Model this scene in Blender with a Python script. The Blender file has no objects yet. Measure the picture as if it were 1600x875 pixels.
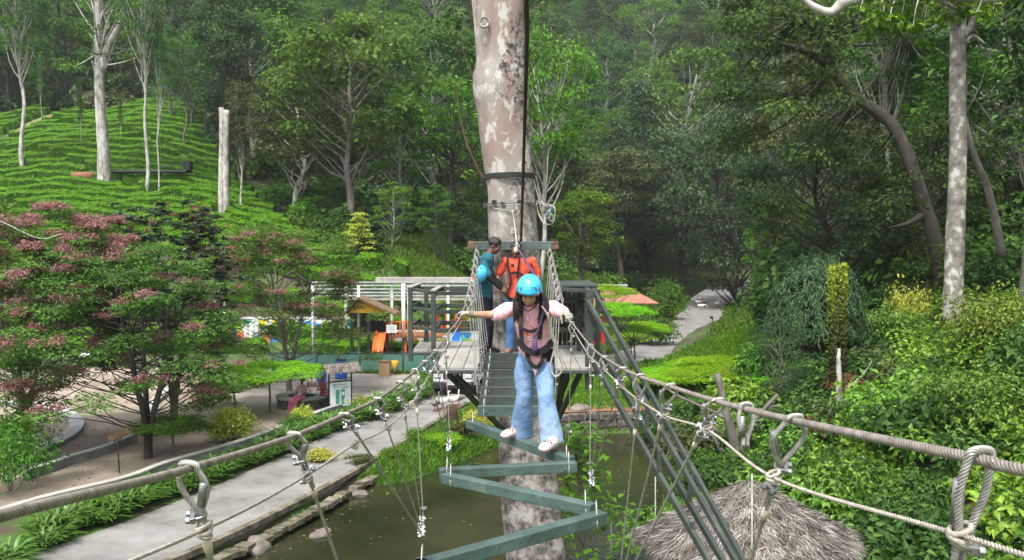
import bpy, math, random
import numpy as np
from mathutils import Vector, Matrix
R = math.radians
PI = math.pi
# ------------------------------------------------------------------ camera, world, sun
SC = bpy.context.scene
COL = SC.collection
FPX, CAMZ = 1300.0, 6.5
PITCH = math.atan(57.5 / FPX)
cam = bpy.data.cameras.new('camera')
cam.sensor_width = 36.0
cam.lens = 36.0 * FPX / 1600.0
cam.clip_start, cam.clip_end = 0.05, 2000
cam_o = bpy.data.objects.new('camera', cam)
COL.objects.link(cam_o)
cam_o.location = (0, 0, CAMZ)
cam_o.rotation_euler = (PI / 2 - PITCH, 0, 0)
SC.camera = cam_o

SUN_EL, SUN_AZ = R(62), R(200)          # high, behind and to the left of the camera
W = bpy.data.worlds.new('World')
SC.world = W
W.use_nodes = True
nt = W.node_tree
bg = nt.nodes['Background']
sky = nt.nodes.new('ShaderNodeTexSky')
sky.sky_type = 'NISHITA'
sky.sun_disc = False
sky.sun_elevation = SUN_EL
sky.sun_rotation = SUN_AZ
sky.air_density, sky.dust_density, sky.ozone_density = 1.0, 5.0, 1.0
hs = nt.nodes.new('ShaderNodeHueSaturation')
hs.inputs['Saturation'].default_value = 0.35       # overcast: the cloud layer takes the blue out
nt.links.new(sky.outputs[0], hs.inputs['Color'])
nt.links.new(hs.outputs[0], bg.inputs[0])
bg.inputs[1].default_value = 0.12
sl = bpy.data.lights.new('sun', 'SUN')
sl.energy, sl.angle, sl.color = 1.5, R(10), (1.0, 0.97, 0.91)
so = bpy.data.objects.new('sun', sl)
COL.objects.link(so)
so.location = (0, 0, 60)
so.rotation_euler = Vector((math.sin(SUN_AZ) * math.cos(SUN_EL), math.cos(SUN_AZ) * math.cos(SUN_EL), math.sin(SUN_EL))).to_track_quat('Z', 'Y').to_euler()
SC.view_settings.view_transform = 'Standard'
SC.view_settings.look = 'None'
SC.view_settings.gamma = 1
SC.view_settings.exposure = 1.52
SC.cycles.max_bounces = 6
SC.cycles.transparent_max_bounces = 4
SC.cycles.use_denoising = True

def P(px, py, d):
    """world point seen at pixel (px,py) of the 1600x875 photo at horizontal distance d"""
    u, v = (px - 800) / FPX, (437.5 - py) / FPX
    dy = math.cos(PITCH) + v * math.sin(PITCH)
    dz = -math.sin(PITCH) + v * math.cos(PITCH)
    return Vector((u * d / dy, d, CAMZ + dz * d / dy))

def G(px, py, z=0.0):
    """world point seen at pixel (px,py) on the level z"""
    p = P(px, py, 1.0)
    t = (z - CAMZ) / (p.z - CAMZ)
    return Vector((p.x * t, t, z))

# ------------------------------------------------------------------ mesh builder
class MB:
    def __init__(s):
        s.V, s.C, s.n = [], [], 0
    def add(s, V, F, v=0.5, m=0):
        V = np.asarray(V, dtype=np.float64).reshape(-1, 3)
        F = np.asarray(F, dtype=np.int64)
        if F.ndim == 1: F = F[None, :]
        s.V.append(V)
        s.C.append((F + s.n, np.broadcast_to(np.asarray(v, dtype=np.float32), (len(F),)), m))
        s.n += len(V)
        return s
    def merge(s, o, M=None, dv=0.0):
        V = np.concatenate(o.V)
        if M is not None:
            M = np.array(M); V = V @ M[:3, :3].T + M[:3, 3]
        s.V.append(V)
        for F, v, m in o.C: s.C.append((F + s.n, np.clip(v + dv, 0, 1), m))
        s.n += len(V)
    def mesh(s, name, mats, smooth=False):
        me = bpy.data.meshes.new(name)
        V = np.concatenate(s.V).astype(np.float32)
        loops = np.concatenate([F.ravel() for F, _, _ in s.C]).astype(np.int32)
        tot = np.concatenate([np.full(len(F), F.shape[1]) for F, _, _ in s.C]).astype(np.int32)
        st = (np.cumsum(tot) - tot).astype(np.int32)
        me.vertices.add(len(V)); me.vertices.foreach_set('co', V.ravel())
        me.loops.add(len(loops)); me.loops.foreach_set('vertex_index', loops)
        me.polygons.add(len(tot)); me.polygons.foreach_set('loop_start', st)
        me.polygons.foreach_set('loop_total', tot)
        mi = np.concatenate([np.full(len(F), m) for F, _, m in s.C]).astype(np.int32)
        me.polygons.foreach_set('material_index', mi)
        a = me.attributes.new('v', 'FLOAT', 'FACE')
        a.data.foreach_set('value', np.concatenate([v for _, v, _ in s.C]).astype(np.float32))
        me.polygons.foreach_set('use_smooth', np.full(len(tot), smooth))
        for m in (mats if isinstance(mats, (list, tuple)) else [mats]): me.materials.append(m)
        me.update(calc_edges=True); me.validate()
        return me

def link(name, me, parent=None, loc=None):
    o = bpy.data.objects.new(name, me)
    COL.objects.link(o)
    if parent: o.parent = parent
    if loc is not None: o.location = loc
    return o

def tag(o, label=None, cat=None, group=None, kind=None):
    if label: o['label'] = label
    if cat: o['category'] = cat
    if group: o['group'] = group
    if kind: o['kind'] = kind
    return o

def thing(name, label, cat, loc=(0, 0, 0), rz=0, group=None):
    o = bpy.data.objects.new(name, None)
    COL.objects.link(o)
    o.location = loc; o.rotation_euler = (0, 0, rz)
    return tag(o, label, cat, group)

def part(name, mb, mats, parent=None, smooth=False, bevel=0, loc=None, origin=None):
    """mb vertices are in the parent's frame unless origin (world position of the parent) is given"""
    if origin is not None:
        o3 = np.array(origin); mb.V = [v - o3 for v in mb.V]
    o = link(name, mb.mesh(name, mats, smooth), parent, loc)
    if bevel:
        b = o.modifiers.new('bevel', 'BEVEL'); b.width = bevel; b.segments = 2; b.limit_method = 'ANGLE'
    return o

def nrm(a):
    a = np.asarray(a, dtype=np.float64)
    return a / (np.linalg.norm(a, axis=-1, keepdims=True) + 1e-12)

def box(mb, c, s, rz=0.0, m=0, M=None, v=0.5):
    x, y, z = (k / 2 for k in s)
    V = np.array([(-x, -y, -z), (x, -y, -z), (x, y, -z), (-x, y, -z), (-x, -y, z), (x, -y, z), (x, y, z), (-x, y, z)])
    if M is not None: V = V @ np.array(M)[:3, :3].T
    if rz:
        ca, sa = math.cos(rz), math.sin(rz)
        V = V @ np.array([[ca, -sa, 0], [sa, ca, 0], [0, 0, 1]]).T
    mb.add(V + np.array(c), [(0, 3, 2, 1), (4, 5, 6, 7), (0, 1, 5, 4), (1, 2, 6, 5), (2, 3, 7, 6), (3, 0, 4, 7)], v, m)
    return mb

def beam(mb, p0, p1, w, h, m=0, v=0.5, up=(0, 0, 1)):
    """box from p0 to p1; w across, h along the up side"""
    p0, p1 = np.array(p0, float), np.array(p1, float)
    t = nrm(p1 - p0)
    if abs(np.dot(t, up)) > .999: up = (0, 1, 0)
    s = nrm(np.cross(t, up)); u = np.cross(s, t)
    V = []
    for p in (p0, p1):
        for a, b in ((-1, -1), (1, -1), (1, 1), (-1, 1)): V.append(p + s * a * w / 2 + u * b * h / 2)
    mb.add(V, [(0, 1, 2, 3), (7, 6, 5, 4), (0, 4, 5, 1), (1, 5, 6, 2), (2, 6, 7, 3), (3, 7, 4, 0)], v, m)
    return mb

def frames(P_):
    P_ = np.asarray(P_, float)
    T = nrm(np.gradient(P_, axis=0))
    n = np.cross(T[0], (0, 0, 1.0))
    if np.linalg.norm(n) < 1e-3: n = np.array((1.0, 0, 0))
    N = [nrm(n)]
    for t in T[1:]:
        k = N[-1] - t * np.dot(N[-1], t)
        N.append(nrm(k))
    N = np.array(N)
    return T, N, np.cross(T, N)

def tube(mb, pts, rad, sides=8, cap=True, m=0, v=0.5, closed=False, wob=0, rng=None):
    pts = np.asarray(pts, float); n = len(pts)
    rad = np.broadcast_to(np.asarray(rad, float), (n,))
    T, N, B = frames(pts)
    a = np.arange(sides) * 2 * PI / sides
    rr = rad[:, None] * np.ones(sides)[None, :]
    if wob: rr = rr * (1 + wob * (rng.random((n, sides)) - .5) * 2)
    V = pts[:, None, :] + rr[..., None] * (np.cos(a)[None, :, None] * N[:, None, :] + np.sin(a)[None, :, None] * B[:, None, :])
    i = np.arange(n - 1)[:, None] * sides; j = np.arange(sides)[None, :]; k = (j + 1) % sides
    F = np.stack([i + j, i + k, i + k + sides, i + j + sides], -1).reshape(-1, 4)
    mb.add(V.reshape(-1, 3), F, v, m)
    if cap:
        base = mb.n - n * sides
        for row, rev in ((0, True), (n - 1, False)):
            f = np.arange(sides) + row * sides
            if rev: f = f[::-1]
            mb.C.append(((f + base)[None, :], np.full(1, v, np.float32), m))
    return mb

def rope(mb, pts, rad, strands=6, pitch=None, sides=6, step=None, m=0, core=True):
    """laid rope: helical strands round a path"""
    pts = resample(pts, step or rad * 1.2)
    T, N, B = frames(pts)
    s = np.concatenate([[0], np.cumsum(np.linalg.norm(np.diff(pts, axis=0), axis=1))])
    pitch = pitch or rad * 9
    rs = rad / (1 + 1 / math.sin(PI / strands)) * (1 + .02)
    rs = rad * math.sin(PI / strands) / (1 + math.sin(PI / strands)) * 1.0
    rh = rad - rs
    for k in range(strands):
        a = 2 * PI * (s / pitch + k / strands)
        q = pts + rh * (np.cos(a)[:, None] * N + np.sin(a)[:, None] * B)
        tube(mb, q, rs, sides, True, m)
    if core: tube(mb, pts, rh, 6, True, m)
    return mb

def resample(pts, step):
    pts = np.asarray(pts, float)
    s = np.concatenate([[0], np.cumsum(np.linalg.norm(np.diff(pts, axis=0), axis=1))])
    n = max(2, int(s[-1] / step) + 1)
    t = np.linspace(0, s[-1], n)
    return np.stack([np.interp(t, s, pts[:, k]) for k in range(3)], 1)

def smooth_path(pts, n=8):
    """Catmull-Rom through the points"""
    p = [np.array(q, float) for q in pts]
    p = [2 * p[0] - p[1]] + p + [2 * p[-1] - p[-2]]
    out = []
    for i in range(1, len(p) - 2):
        for t in np.linspace(0, 1, n, endpoint=False):
            a, b, c, d = p[i - 1], p[i], p[i + 1], p[i + 2]
            out.append(.5 * ((2 * b) + (c - a) * t + (2 * a - 5 * b + 4 * c - d) * t * t + (3 * b - a - 3 * c + d) * t ** 3))
    out.append(p[-2])
    return np.array(out)

def ellipsoid(mb, c, r, seg=12, ring=8, m=0, v=0.5, M=None):
    th = np.linspace(0, PI, ring + 1)
    V = [(math.sin(t) * math.cos(a), math.sin(t) * math.sin(a), math.cos(t)) for t in th for a in np.arange(seg) * 2 * PI / seg]
    V = np.array(V) * np.array(r)
    if M is not None: V = V @ np.array(M)[:3, :3].T
    F = [(i * seg + j, (i + 1) * seg + j, (i + 1) * seg + (j + 1) % seg, i * seg + (j + 1) % seg) for i in range(ring) for j in range(seg)]
    mb.add(V + np.array(c), F, v, m)
    return mb

# ------------------------------------------------------------------ materials
MATS = {}
def _mat(name):
    m = bpy.data.materials.new(name); m.use_nodes = True
    MATS[name] = m
    return m, m.node_tree, m.node_tree.nodes['Principled BSDF']

def ramp(nt, stops):
    r = nt.nodes.new('ShaderNodeValToRGB')
    e = r.color_ramp.elements
    while len(e) < len(stops): e.new(0.5)
    for k, (p, c) in enumerate(stops):
        e[k].position = p; e[k].color = (*c, 1)
    return r

def noise(nt, scale, detail=4, rough=.6, obj=True, dist=0, stretch=None):
    tc = nt.nodes.new('ShaderNodeTexCoord')
    n = nt.nodes.new('ShaderNodeTexNoise')
    n.inputs['Scale'].default_value = scale; n.inputs['Detail'].default_value = detail
    n.inputs['Roughness'].default_value = rough; n.inputs['Distortion'].default_value = dist
    if stretch:
        mp = nt.nodes.new('ShaderNodeMapping'); mp.inputs['Scale'].default_value = stretch
        nt.links.new(tc.outputs['Object'], mp.inputs[0]); nt.links.new(mp.outputs[0], n.inputs['Vector'])
    else: nt.links.new(tc.outputs['Object' if obj else 'Generated'], n.inputs['Vector'])
    return n

def mat(name, stops, scale=3, rough=.7, bump=0, metal=0, detail=5, bscale=None, spec=.5, stretch=None, nrough=.6, coat=0):
    """noise ramp colour + bump; stops = colour or list of (pos, colour)"""
    m, nt, b = _mat(name)
    if not isinstance(stops, list): stops = [(0.3, tuple(c * .82 for c in stops)), (0.7, tuple(min(1, c * 1.12) for c in stops))]
    n = noise(nt, scale, detail, nrough, stretch=stretch)
    r = ramp(nt, stops)
    nt.links.new(n.outputs[0], r.inputs[0]); nt.links.new(r.outputs[0], b.inputs['Base Color'])
    b.inputs['Roughness'].default_value = rough; b.inputs['Metallic'].default_value = metal
    b.inputs['Specular IOR Level'].default_value = spec; b.inputs['Coat Weight'].default_value = coat
    if bump:
        n2 = noise(nt, bscale or scale * 4, 6, stretch=stretch)
        bp = nt.nodes.new('ShaderNodeBump'); bp.inputs['Strength'].default_value = bump; bp.inputs['Distance'].default_value = .02
        nt.links.new(n2.outputs[0], bp.inputs['Height']); nt.links.new(bp.outputs[0], b.inputs['Normal'])
    return m

def leafmat(name, stops, trans=.38, rough=.55, hue=.02, spec=.22):
    m, nt, b = _mat(name)
    at = nt.nodes.new('ShaderNodeAttribute'); at.attribute_name = 'v'
    r = ramp(nt, stops)
    nt.links.new(at.outputs['Fac'], r.inputs[0])
    oi = nt.nodes.new('ShaderNodeObjectInfo')
    hsv = nt.nodes.new('ShaderNodeHueSaturation')
    mr = nt.nodes.new('ShaderNodeMapRange'); mr.inputs[3].default_value = .5 - hue; mr.inputs[4].default_value = .5 + hue
    mv = nt.nodes.new('ShaderNodeMapRange'); mv.inputs[3].default_value = .8; mv.inputs[4].default_value = 1.2
    nt.links.new(oi.outputs['Random'], mr.inputs[0]); nt.links.new(oi.outputs['Random'], mv.inputs[0])
    nt.links.new(mr.outputs[0], hsv.inputs['Hue']); nt.links.new(mv.outputs[0], hsv.inputs['Value'])
    nt.links.new(r.outputs[0], hsv.inputs['Color'])
    nt.links.new(hsv.outputs[0], b.inputs['Base Color'])
    b.inputs['Roughness'].default_value = rough; b.inputs['Specular IOR Level'].default_value = spec
    t = nt.nodes.new('ShaderNodeBsdfTranslucent')
    nt.links.new(hsv.outputs[0], t.inputs[0])
    mx = nt.nodes.new('ShaderNodeMixShader'); mx.inputs[0].default_value = trans
    nt.links.new(b.outputs[0], mx.inputs[1]); nt.links.new(t.outputs[0], mx.inputs[2])
    nt.links.new(mx.outputs[0], nt.nodes['Material Output'].inputs[0])
    return m

def flat(name, c, rough=.6, metal=0, spec=.5, coat=0, emit=None):
    return mat(name, c, 8, rough, 0, metal, 3, None, spec, coat=coat)
# ------------------------------------------------------------------ terrain
def sstep(a, b, x):
    t = np.clip((x - a) / (b - a), 0, 1)
    return t * t * (3 - 2 * t)

ZW = -0.35
POND = [G(*q, ZW) for q in ((345, 893), (416, 848), (488, 819), (538, 778), (582, 762), (632, 758), (690, 738), (780, 702), (880, 680), (1015, 677), (1042, 700), (1035, 760), (1015, 830))]
POND = [(p.x, p.y) for p in POND] + [(3.6, 12), (3.4, 5), (-5.5, 5), (-7.6, 12)]
POND = np.array(POND)

def poly_sd(x, y, poly):
    """signed distance, positive inside"""
    x = np.asarray(x, float); y = np.asarray(y, float)
    d = np.full(x.shape, 1e9); ins = np.zeros(x.shape, bool)
    n = len(poly)
    for i in range(n):
        x0, y0 = poly[i]; x1, y1 = poly[(i + 1) % n]
        ex, ey = x1 - x0, y1 - y0
        t = np.clip(((x - x0) * ex + (y - y0) * ey) / (ex * ex + ey * ey), 0, 1)
        d = np.minimum(d, np.hypot(x - x0 - t * ex, y - y0 - t * ey))
        c = ((y0 > y) != (y1 > y)) & (x < ex * (y - y0) / (ey if abs(ey) > 1e-9 else 1e-9) + x0)
        ins ^= c
    return np.where(ins, d, -d)

def wave(x, y):
    return (np.sin(x * .21 + 1.3) * np.cos(y * .17 + .4) + .5 * np.sin(x * .53 + y * .31) + .3 * np.cos(x * .9 - y * .77)) / 1.8

def tea_edge(y):            # the right hand limit of the planted slope
    y = np.asarray(y, float)
    return np.where(y < 60, -4.5 - 2.45 * np.maximum(y - 56, 0), np.where(y < 80, -14.3 - .68 * (y - 60), -28 - .55 * (y - 80)))

def edge_x(y):
    y = np.minimum(y, 109)
    return 5.6 + .05 * np.maximum(y - 20, 0) + .0055 * np.maximum(y - 30, 0) ** 2

def height(x, y):
    x = np.asarray(x, float); y = np.asarray(y, float)
    # left tea hill
    foot = 49 + 0.10 * np.maximum(-x - 14, 0)
    t = np.maximum(y - foot, 0)
    left = (4.6 * sstep(0, 7, t) + (.21 + .11 * sstep(-16, -46, x)) * np.maximum(t - 3, 0) + 0.0006 * t * t) * sstep(2, -9, x + .02 * (y - 60))
    left *= 1 - .12 * sstep(-22, -10, x)
    # back slope
    back_line = 74 + 1.0 * np.maximum(x + 10, 0) * sstep(45, 20, x) + 22 * sstep(20, 45, x)
    b = np.maximum(y - back_line, 0)
    back = (.16 * np.minimum(b, 25) + .47 * np.maximum(b - 12, 0))
    back = back * sstep(-60, -25, x) + (.40 * np.maximum(y - 118, 0)) * (1 - sstep(-60, -25, x))
    mid = 3.2 * sstep(56, 84, y) * sstep(8.5, 0, x - .20 * (y - 60)) * sstep(-14, -2, x)
    # right bank
    xe = edge_x(y)
    r = np.maximum(x - xe, 0)
    right = .46 * r - .46 * 2.0 * (1 - np.exp(-r / 2.0))
    right = np.minimum(right, 30 + .1 * right)
    h = np.maximum(np.maximum(left, back), np.maximum(mid, right)) + .15 * np.minimum(left, back)
    h = h + wave(x, y) * np.clip(h, 0, 1.2) * .5
    # right shore shelf beyond the pond wall
    h = h + .34 * sstep(.3, 2.2, x) * sstep(29.8, 30.3, y) * sstep(41, 35, y) * sstep(14, 9, x)
    sd = poly_sd(x, y, POND)
    dep = sstep(-1.1, 1.1, sd)
    h = np.where(sd > -1.1, h * (1 - dep) - .9 * dep + (.35 - .45 * .9 + .105) * 0, h)
    # near the shoreline level equals the water level at sd = 0 (dep=.5 -> -.45)
    return h

def axis(lo, f0, f1, hi, fine, grow=1.09, cap=6):
    a = list(np.arange(f0, f1 + 1e-6, fine)); s = fine
    x = f1
    while x < hi: s = min(s * grow, cap); x += s; a.append(x)
    s, x, pre = fine, f0, []
    while x > lo: s = min(s * grow, cap); x -= s; pre.append(x)
    return np.array(pre[::-1] + a)

GX = axis(-230, -15, 14, 230, .4); GY = axis(-70, 14, 50, 330, .4)
X, Y = np.meshgrid(GX, GY)
Z = height(X, Y)
nx, ny = len(GX), len(GY)
mb = MB()
i = np.arange(ny - 1)[:, None] * nx; j = np.arange(nx - 1)[None, :]
mb.add(np.stack([X, Y, Z], -1).reshape(-1, 3), np.stack([i + j, i + j + 1, i + j + 1 + nx, i + j + nx], -1).reshape(-1, 4))
m_ground = mat('ground_soil_grass', [(.30, (.030, .022, .012)), (.42, (.060, .045, .025)), (.52, (.040, .075, .014)), (.70, (.065, .13, .018))], .55, .95, .6, detail=9, bscale=9)
o = part('ground', mb, m_ground, smooth=True); tag(o, kind='structure')

def hgt(x, y): return float(height(np.array([x]), np.array([y]))[0])

def sheet(name, poly, m, dz=.012, step=None, kind='structure'):
    """flat polygon just above the ground"""
    mb = MB(); pts = [(p[0], p[1], p[2] if len(p) > 2 else 0) for p in poly]
    mb.add([(x, y, z + dz) for x, y, z in pts], [list(range(len(pts)))])
    o = part(name, mb, m)
    return tag(o, kind=kind)

def strip(mb, L, Rr, z0=None, m=0):
    """quad strip between two polylines of equal length"""
    n = len(L); V = np.concatenate([np.array(L, float), np.array(Rr, float)])
    k = np.arange(n - 1)
    mb.add(V, np.stack([k, k + n, k + n + 1, k + 1], 1), .5, m)

# sandy plaza
m_sand = mat('plaza_sand', [(.25, (.13, .10, .075)), (.45, (.22, .175, .135)), (.62, (.29, .24, .19)), (.8, (.22, .185, .15))], .35, .95, .35, detail=10, bscale=14)
m_gravel = mat('gravel_forecourt', [(.3, (.17, .15, .125)), (.6, (.30, .27, .235)), (.8, (.36, .33, .29))], 1.2, .95, .4, detail=10, bscale=20)
plz = [G(-190, 840), G(0, 800), G(82, 780), G(194, 751), G(260, 728), G(400, 690), G(524, 641), G(614, 618), G(660, 600), G(655, 585), G(500, 583), G(300, 575), G(-150, 575), (-45, 40, 0), (-45, 18, 0)]
plz = [(p[0], p[1], 0) for p in plz]
sheet('sand_plaza', plz, m_sand, .010)
sheet('gravel_forecourt', [G(380, 640), G(520, 636), G(614, 615), G(664, 600), G(652, 588), G(520, 584), G(400, 584), G(350, 600)], m_gravel, .016)

# concrete road
ctr = [(-13.4, 8), (-10.6, 13), (-8.15, 17.6), (-6.95, 20.5), (-5.95, 23.6), (-4.6, 28.5), (-2.9, 34.3), (-.2, 39.5), (3.4, 42.5), (8.2, 49), (11.4, 56), (14.8, 67), (17.3, 76), (20.2, 86), (23.6, 95.5), (27.5, 104), (32, 110), (38, 113)]
ctr = smooth_path([(x, y, 0) for x, y in ctr], 10)
def road_w(y): return 1.42 + .75 * float(sstep(38, 62, np.array(y))) - .12 * float(sstep(24, 34, np.array(y))) * float(sstep(48, 38, np.array(y)))
T_ = nrm(np.gradient(ctr, axis=0)); S_ = np.stack([T_[:, 1], -T_[:, 0], 0 * T_[:, 0]], 1)
wd = np.array([road_w(p[1]) for p in ctr])[:, None]
rl, rr_ = ctr - S_ * wd, ctr + S_ * wd
for a in (rl, rr_): a[:, 2] = .02
rise = lambda p: np.maximum(0, p[:, 1] - 84) * .06
zr = np.maximum(0, ctr[:, 1] - 84) * .055
rl[:, 2] += zr; rr_[:, 2] += zr
m_conc = mat('road_concrete', [(.30, (.08, .076, .068)), (.43, (.15, .145, .134)), (.56, (.195, .19, .178)), (.72, (.25, .243, .23))], .8, .9, .25, detail=12, bscale=25, nrough=.7)
mb = MB(); strip(mb, rl, rr_)
# skirt so the slab has an edge
lo_ = rr_.copy(); lo_[:, 2] -= .5; strip(mb, rr_, lo_)
lo2 = rl.copy(); lo2[:, 2] -= .5; strip(mb, lo2, rl)
o = part('road', mb, m_conc, smooth=False); tag(o, kind='structure')
# kerb on the pond side: a low tan concrete edging, a dirt ledge and a lower footing
m_kerb = mat('kerb_concrete', [(.32, (.035, .04, .018)), (.46, (.09, .08, .05)), (.58, (.16, .14, .105)), (.72, (.24, .21, .165))], 3.2, .9, .5, detail=8, bscale=18)
sel = [k for k in range(len(ctr)) if 8 < ctr[k][1] < 34]
mb = MB()
pp = (ctr + S_ * (wd + .10))[sel]; pp[:, 2] = .045
T2, N2, B2 = frames(pp)
for k in range(len(pp) - 1): beam(mb, pp[k], pp[k + 1], .17, .13)
pp = (ctr + S_ * (wd + .52))[sel]; pp[:, 2] = -.16
rk = np.random.default_rng(77)
for k in range(len(pp) - 1):
    if rk.random() < .88: beam(mb, pp[k] + rk.normal(0, .02, 3), pp[k + 1] + rk.normal(0, .02, 3), .26 + .08 * rk.random(), .12)
o = part('road_kerb', mb, m_kerb); tag(o, kind='structure')
# kerb on the far right curve
mb = MB()
sel = [k for k in range(len(ctr)) if 47 < ctr[k][1] < 100]
pp = (ctr + S_ * (wd + .12))[sel]; pp[:, 2] = .04 + zr[sel]
for k in range(len(pp) - 1): beam(mb, pp[k], pp[k + 1], .22, .14)
o = part('road_kerb', mb, m_kerb); tag(o, kind='structure')

# water
m, nt, b = _mat('pond_water')
n = noise(nt, .35, 5); r = ramp(nt, [(.35, (.012, .016, .006)), (.65, (.034, .033, .017))])
nt.links.new(n.outputs[0], r.inputs[0]); nt.links.new(r.outputs[0], b.inputs['Base Color'])
b.inputs['Roughness'].default_value = .04
n2 = noise(nt, 4.5, 6, .65, stretch=(1.0, .6, 1)); bp = nt.nodes.new('ShaderNodeBump'); bp.inputs['Strength'].default_value = .30; bp.inputs['Distance'].default_value = .03
nt.links.new(n2.outputs[0], bp.inputs['Height']); nt.links.new(bp.outputs[0], b.inputs['Normal'])
mb = MB(); mb.add([(-9.5, 3, ZW), (6.6, 3, ZW), (6.6, 31.5, ZW), (-9.5, 31.5, ZW)], [(0, 1, 2, 3)])
o = part('water', mb, m); tag(o, kind='structure')

# walls ---------------------------------------------------------------
m_wallgrey = mat('painted_wall_grey', [(.3, (.13, .135, .14)), (.6, (.24, .245, .25)), (.8, (.30, .30, .29))], 1.5, .85, .3, detail=8, bscale=10)
m_walltop = mat('wall_cap_pale', [(.3, (.26, .25, .22)), (.7, (.42, .41, .38))], 2.5, .9, .2)
def curb_wall(name, pix, h, w, label, cat='low wall', group=None, cap=None, z0=-.1):
    pts = smooth_path([G(*q) for q in pix], 6)
    c = pts.mean(0); c[2] = 0
    t = thing(name, label, cat, c, 0, group)
    mb = MB(); mc = MB()
    T, N, B = frames(pts)
    S = np.stack([T[:, 1], -T[:, 0], 0 * T[:, 0]], 1)
    def run(mb, w, za, zb):
        V = []; n = len(pts)
        for p, s in zip(pts, S):
            for a, z in ((-1, za), (1, za), (1, zb), (-1, zb)): V.append((p[0] + s[0] * a * w / 2, p[1] + s[1] * a * w / 2, z))
        F = [(4 * k + q, 4 * k + (q + 1) % 4, 4 * k + 4 + (q + 1) % 4, 4 * k + 4 + q) for k in range(n - 1) for q in range(4)]
        mb.add(V, F); mb.C.append((np.array([[3, 2, 1, 0]]) + mb.n - len(V), np.full(1, .5, np.float32), 0)); mb.C.append((np.array([[0, 1, 2, 3]]) + mb.n - 4, np.full(1, .5, np.float32), 0))
    run(mb, w, z0, h - .04); run(mc, w + .05, h - .038, h)
    part('wall_body', mb, m_wallgrey, t, origin=c); part('wall_cap', mc, cap or m_walltop, t, origin=c)
    return t
curb_wall('garden_wall', [(-120, 860), (0, 815), (82, 790), (194, 762), (260, 737), (330, 716), (400, 694), (460, 670), (524, 645), (614, 620), (648, 608)], .30, .16, 'long low grey wall between the sandy plaza and the strap-leaved border plants')
m_wc = mat('wall_cap_light', [(.3, (.32, .33, .33)), (.7, (.48, .49, .49))], 2.5, .85, .2)
curb_wall('plaza_kerb', [(38, 752), (75, 740), (110, 727), (150, 715), (185, 702), (212, 690)], .30, .12, 'low dark-faced curved kerb running left from the foot of the pink-podded tree', 'kerb', cap=m_wc)
curb_wall('plaza_kerb', [(-60, 730), (0, 722), (40, 715), (78, 700), (108, 684), (120, 668), (112, 655), (96, 645), (70, 638), (30, 634), (-40, 632)], .16, .42, 'broad pale concrete ring kerb curving round a bed at the left edge', 'kerb', cap=m_wc)
curb_wall('plaza_kerb', [(240, 676), (238, 655), (236, 640), (250, 622), (270, 610)], .14, .3, 'short pale curved kerb seen behind the trunk of the pink-podded tree', 'kerb', cap=m_wc)

# stone retaining wall beyond the pond
m_stone, nt, b = _mat('dark_stone_wall')
tc = nt.nodes.new('ShaderNodeTexCoord'); vo = nt.nodes.new('ShaderNodeTexVoronoi'); vo.inputs['Scale'].default_value = 5.5
vo.feature = 'DISTANCE_TO_EDGE'; nt.links.new(tc.outputs['Object'], vo.inputs['Vector'])
vc = nt.nodes.new('ShaderNodeTexVoronoi'); vc.inputs['Scale'].default_value = 5.5; nt.links.new(tc.outputs['Object'], vc.inputs['Vector'])
r = ramp(nt, [(.0, (.025, .022, .018)), (.5, (.10, .09, .075)), (1, (.17, .15, .12))]); nt.links.new(vc.outputs['Color'], r.inputs[0])
r2 = ramp(nt, [(.0, (.012, .012, .01)), (.06, (1, 1, 1))]); nt.links.new(vo.outputs[0], r2.inputs[0])
mx = nt.nodes.new('ShaderNodeMixRGB'); mx.blend_type = 'MULTIPLY'; mx.inputs[0].default_value = 1
nt.links.new(r.outputs[0], mx.inputs[1]); nt.links.new(r2.outputs[0], mx.inputs[2]); nt.links.new(mx.outputs[0], b.inputs['Base Color'])
bp = nt.nodes.new('ShaderNodeBump'); bp.inputs['Strength'].default_value = .8; bp.inputs['Distance'].default_value = .05
nt.links.new(vo.outputs[0], bp.inputs['Height']); nt.links.new(bp.outputs[0], b.inputs['Normal']); b.inputs['Roughness'].default_value = .9
rg = np.random.default_rng(5)
t = thing('stone_wall', 'dark dry stone retaining wall along the far shore of the pond', 'stone wall', (3.5, 30.1, ZW))
wp = resample([(1.0, 29.6, 0), (2.6, 30.0, 0), (6.0, 30.25, 0), (8.5, 29.7, 0), (11, 28.8, 0)], .35)
mb = MB()
for k in range(len(wp) - 1):
    for r_ in range(3):
        z = ZW - .1 + r_ * .27
        beam(mb, wp[k] + (rg.normal(0, .03), rg.normal(0, .05), z + .135), wp[k + 1] + (rg.normal(0, .03), 0, z + .135 + rg.normal(0, .02)), .4 + rg.random() * .1, .262, v=rg.random())
part('stones', mb, m_stone, t, bevel=.04, origin=(3.5, 30.1, ZW))
mb = MB(); tt = wp.copy(); tt[:, 2] = .39; t2 = tt.copy(); t2[:, 1] += 2.2 + .6 * np.sin(tt[:, 0] * 1.7); t2[:, 2] = .42
strip(mb, tt, t2)
m_red = mat('red_soil', [(.3, (.12, .055, .03)), (.55, (.24, .11, .06)), (.75, (.30, .16, .09))], 2, .95, .5, detail=9, bscale=14)
o = part('red_soil_ledge', mb, m_red); tag(o, kind='structure')
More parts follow.
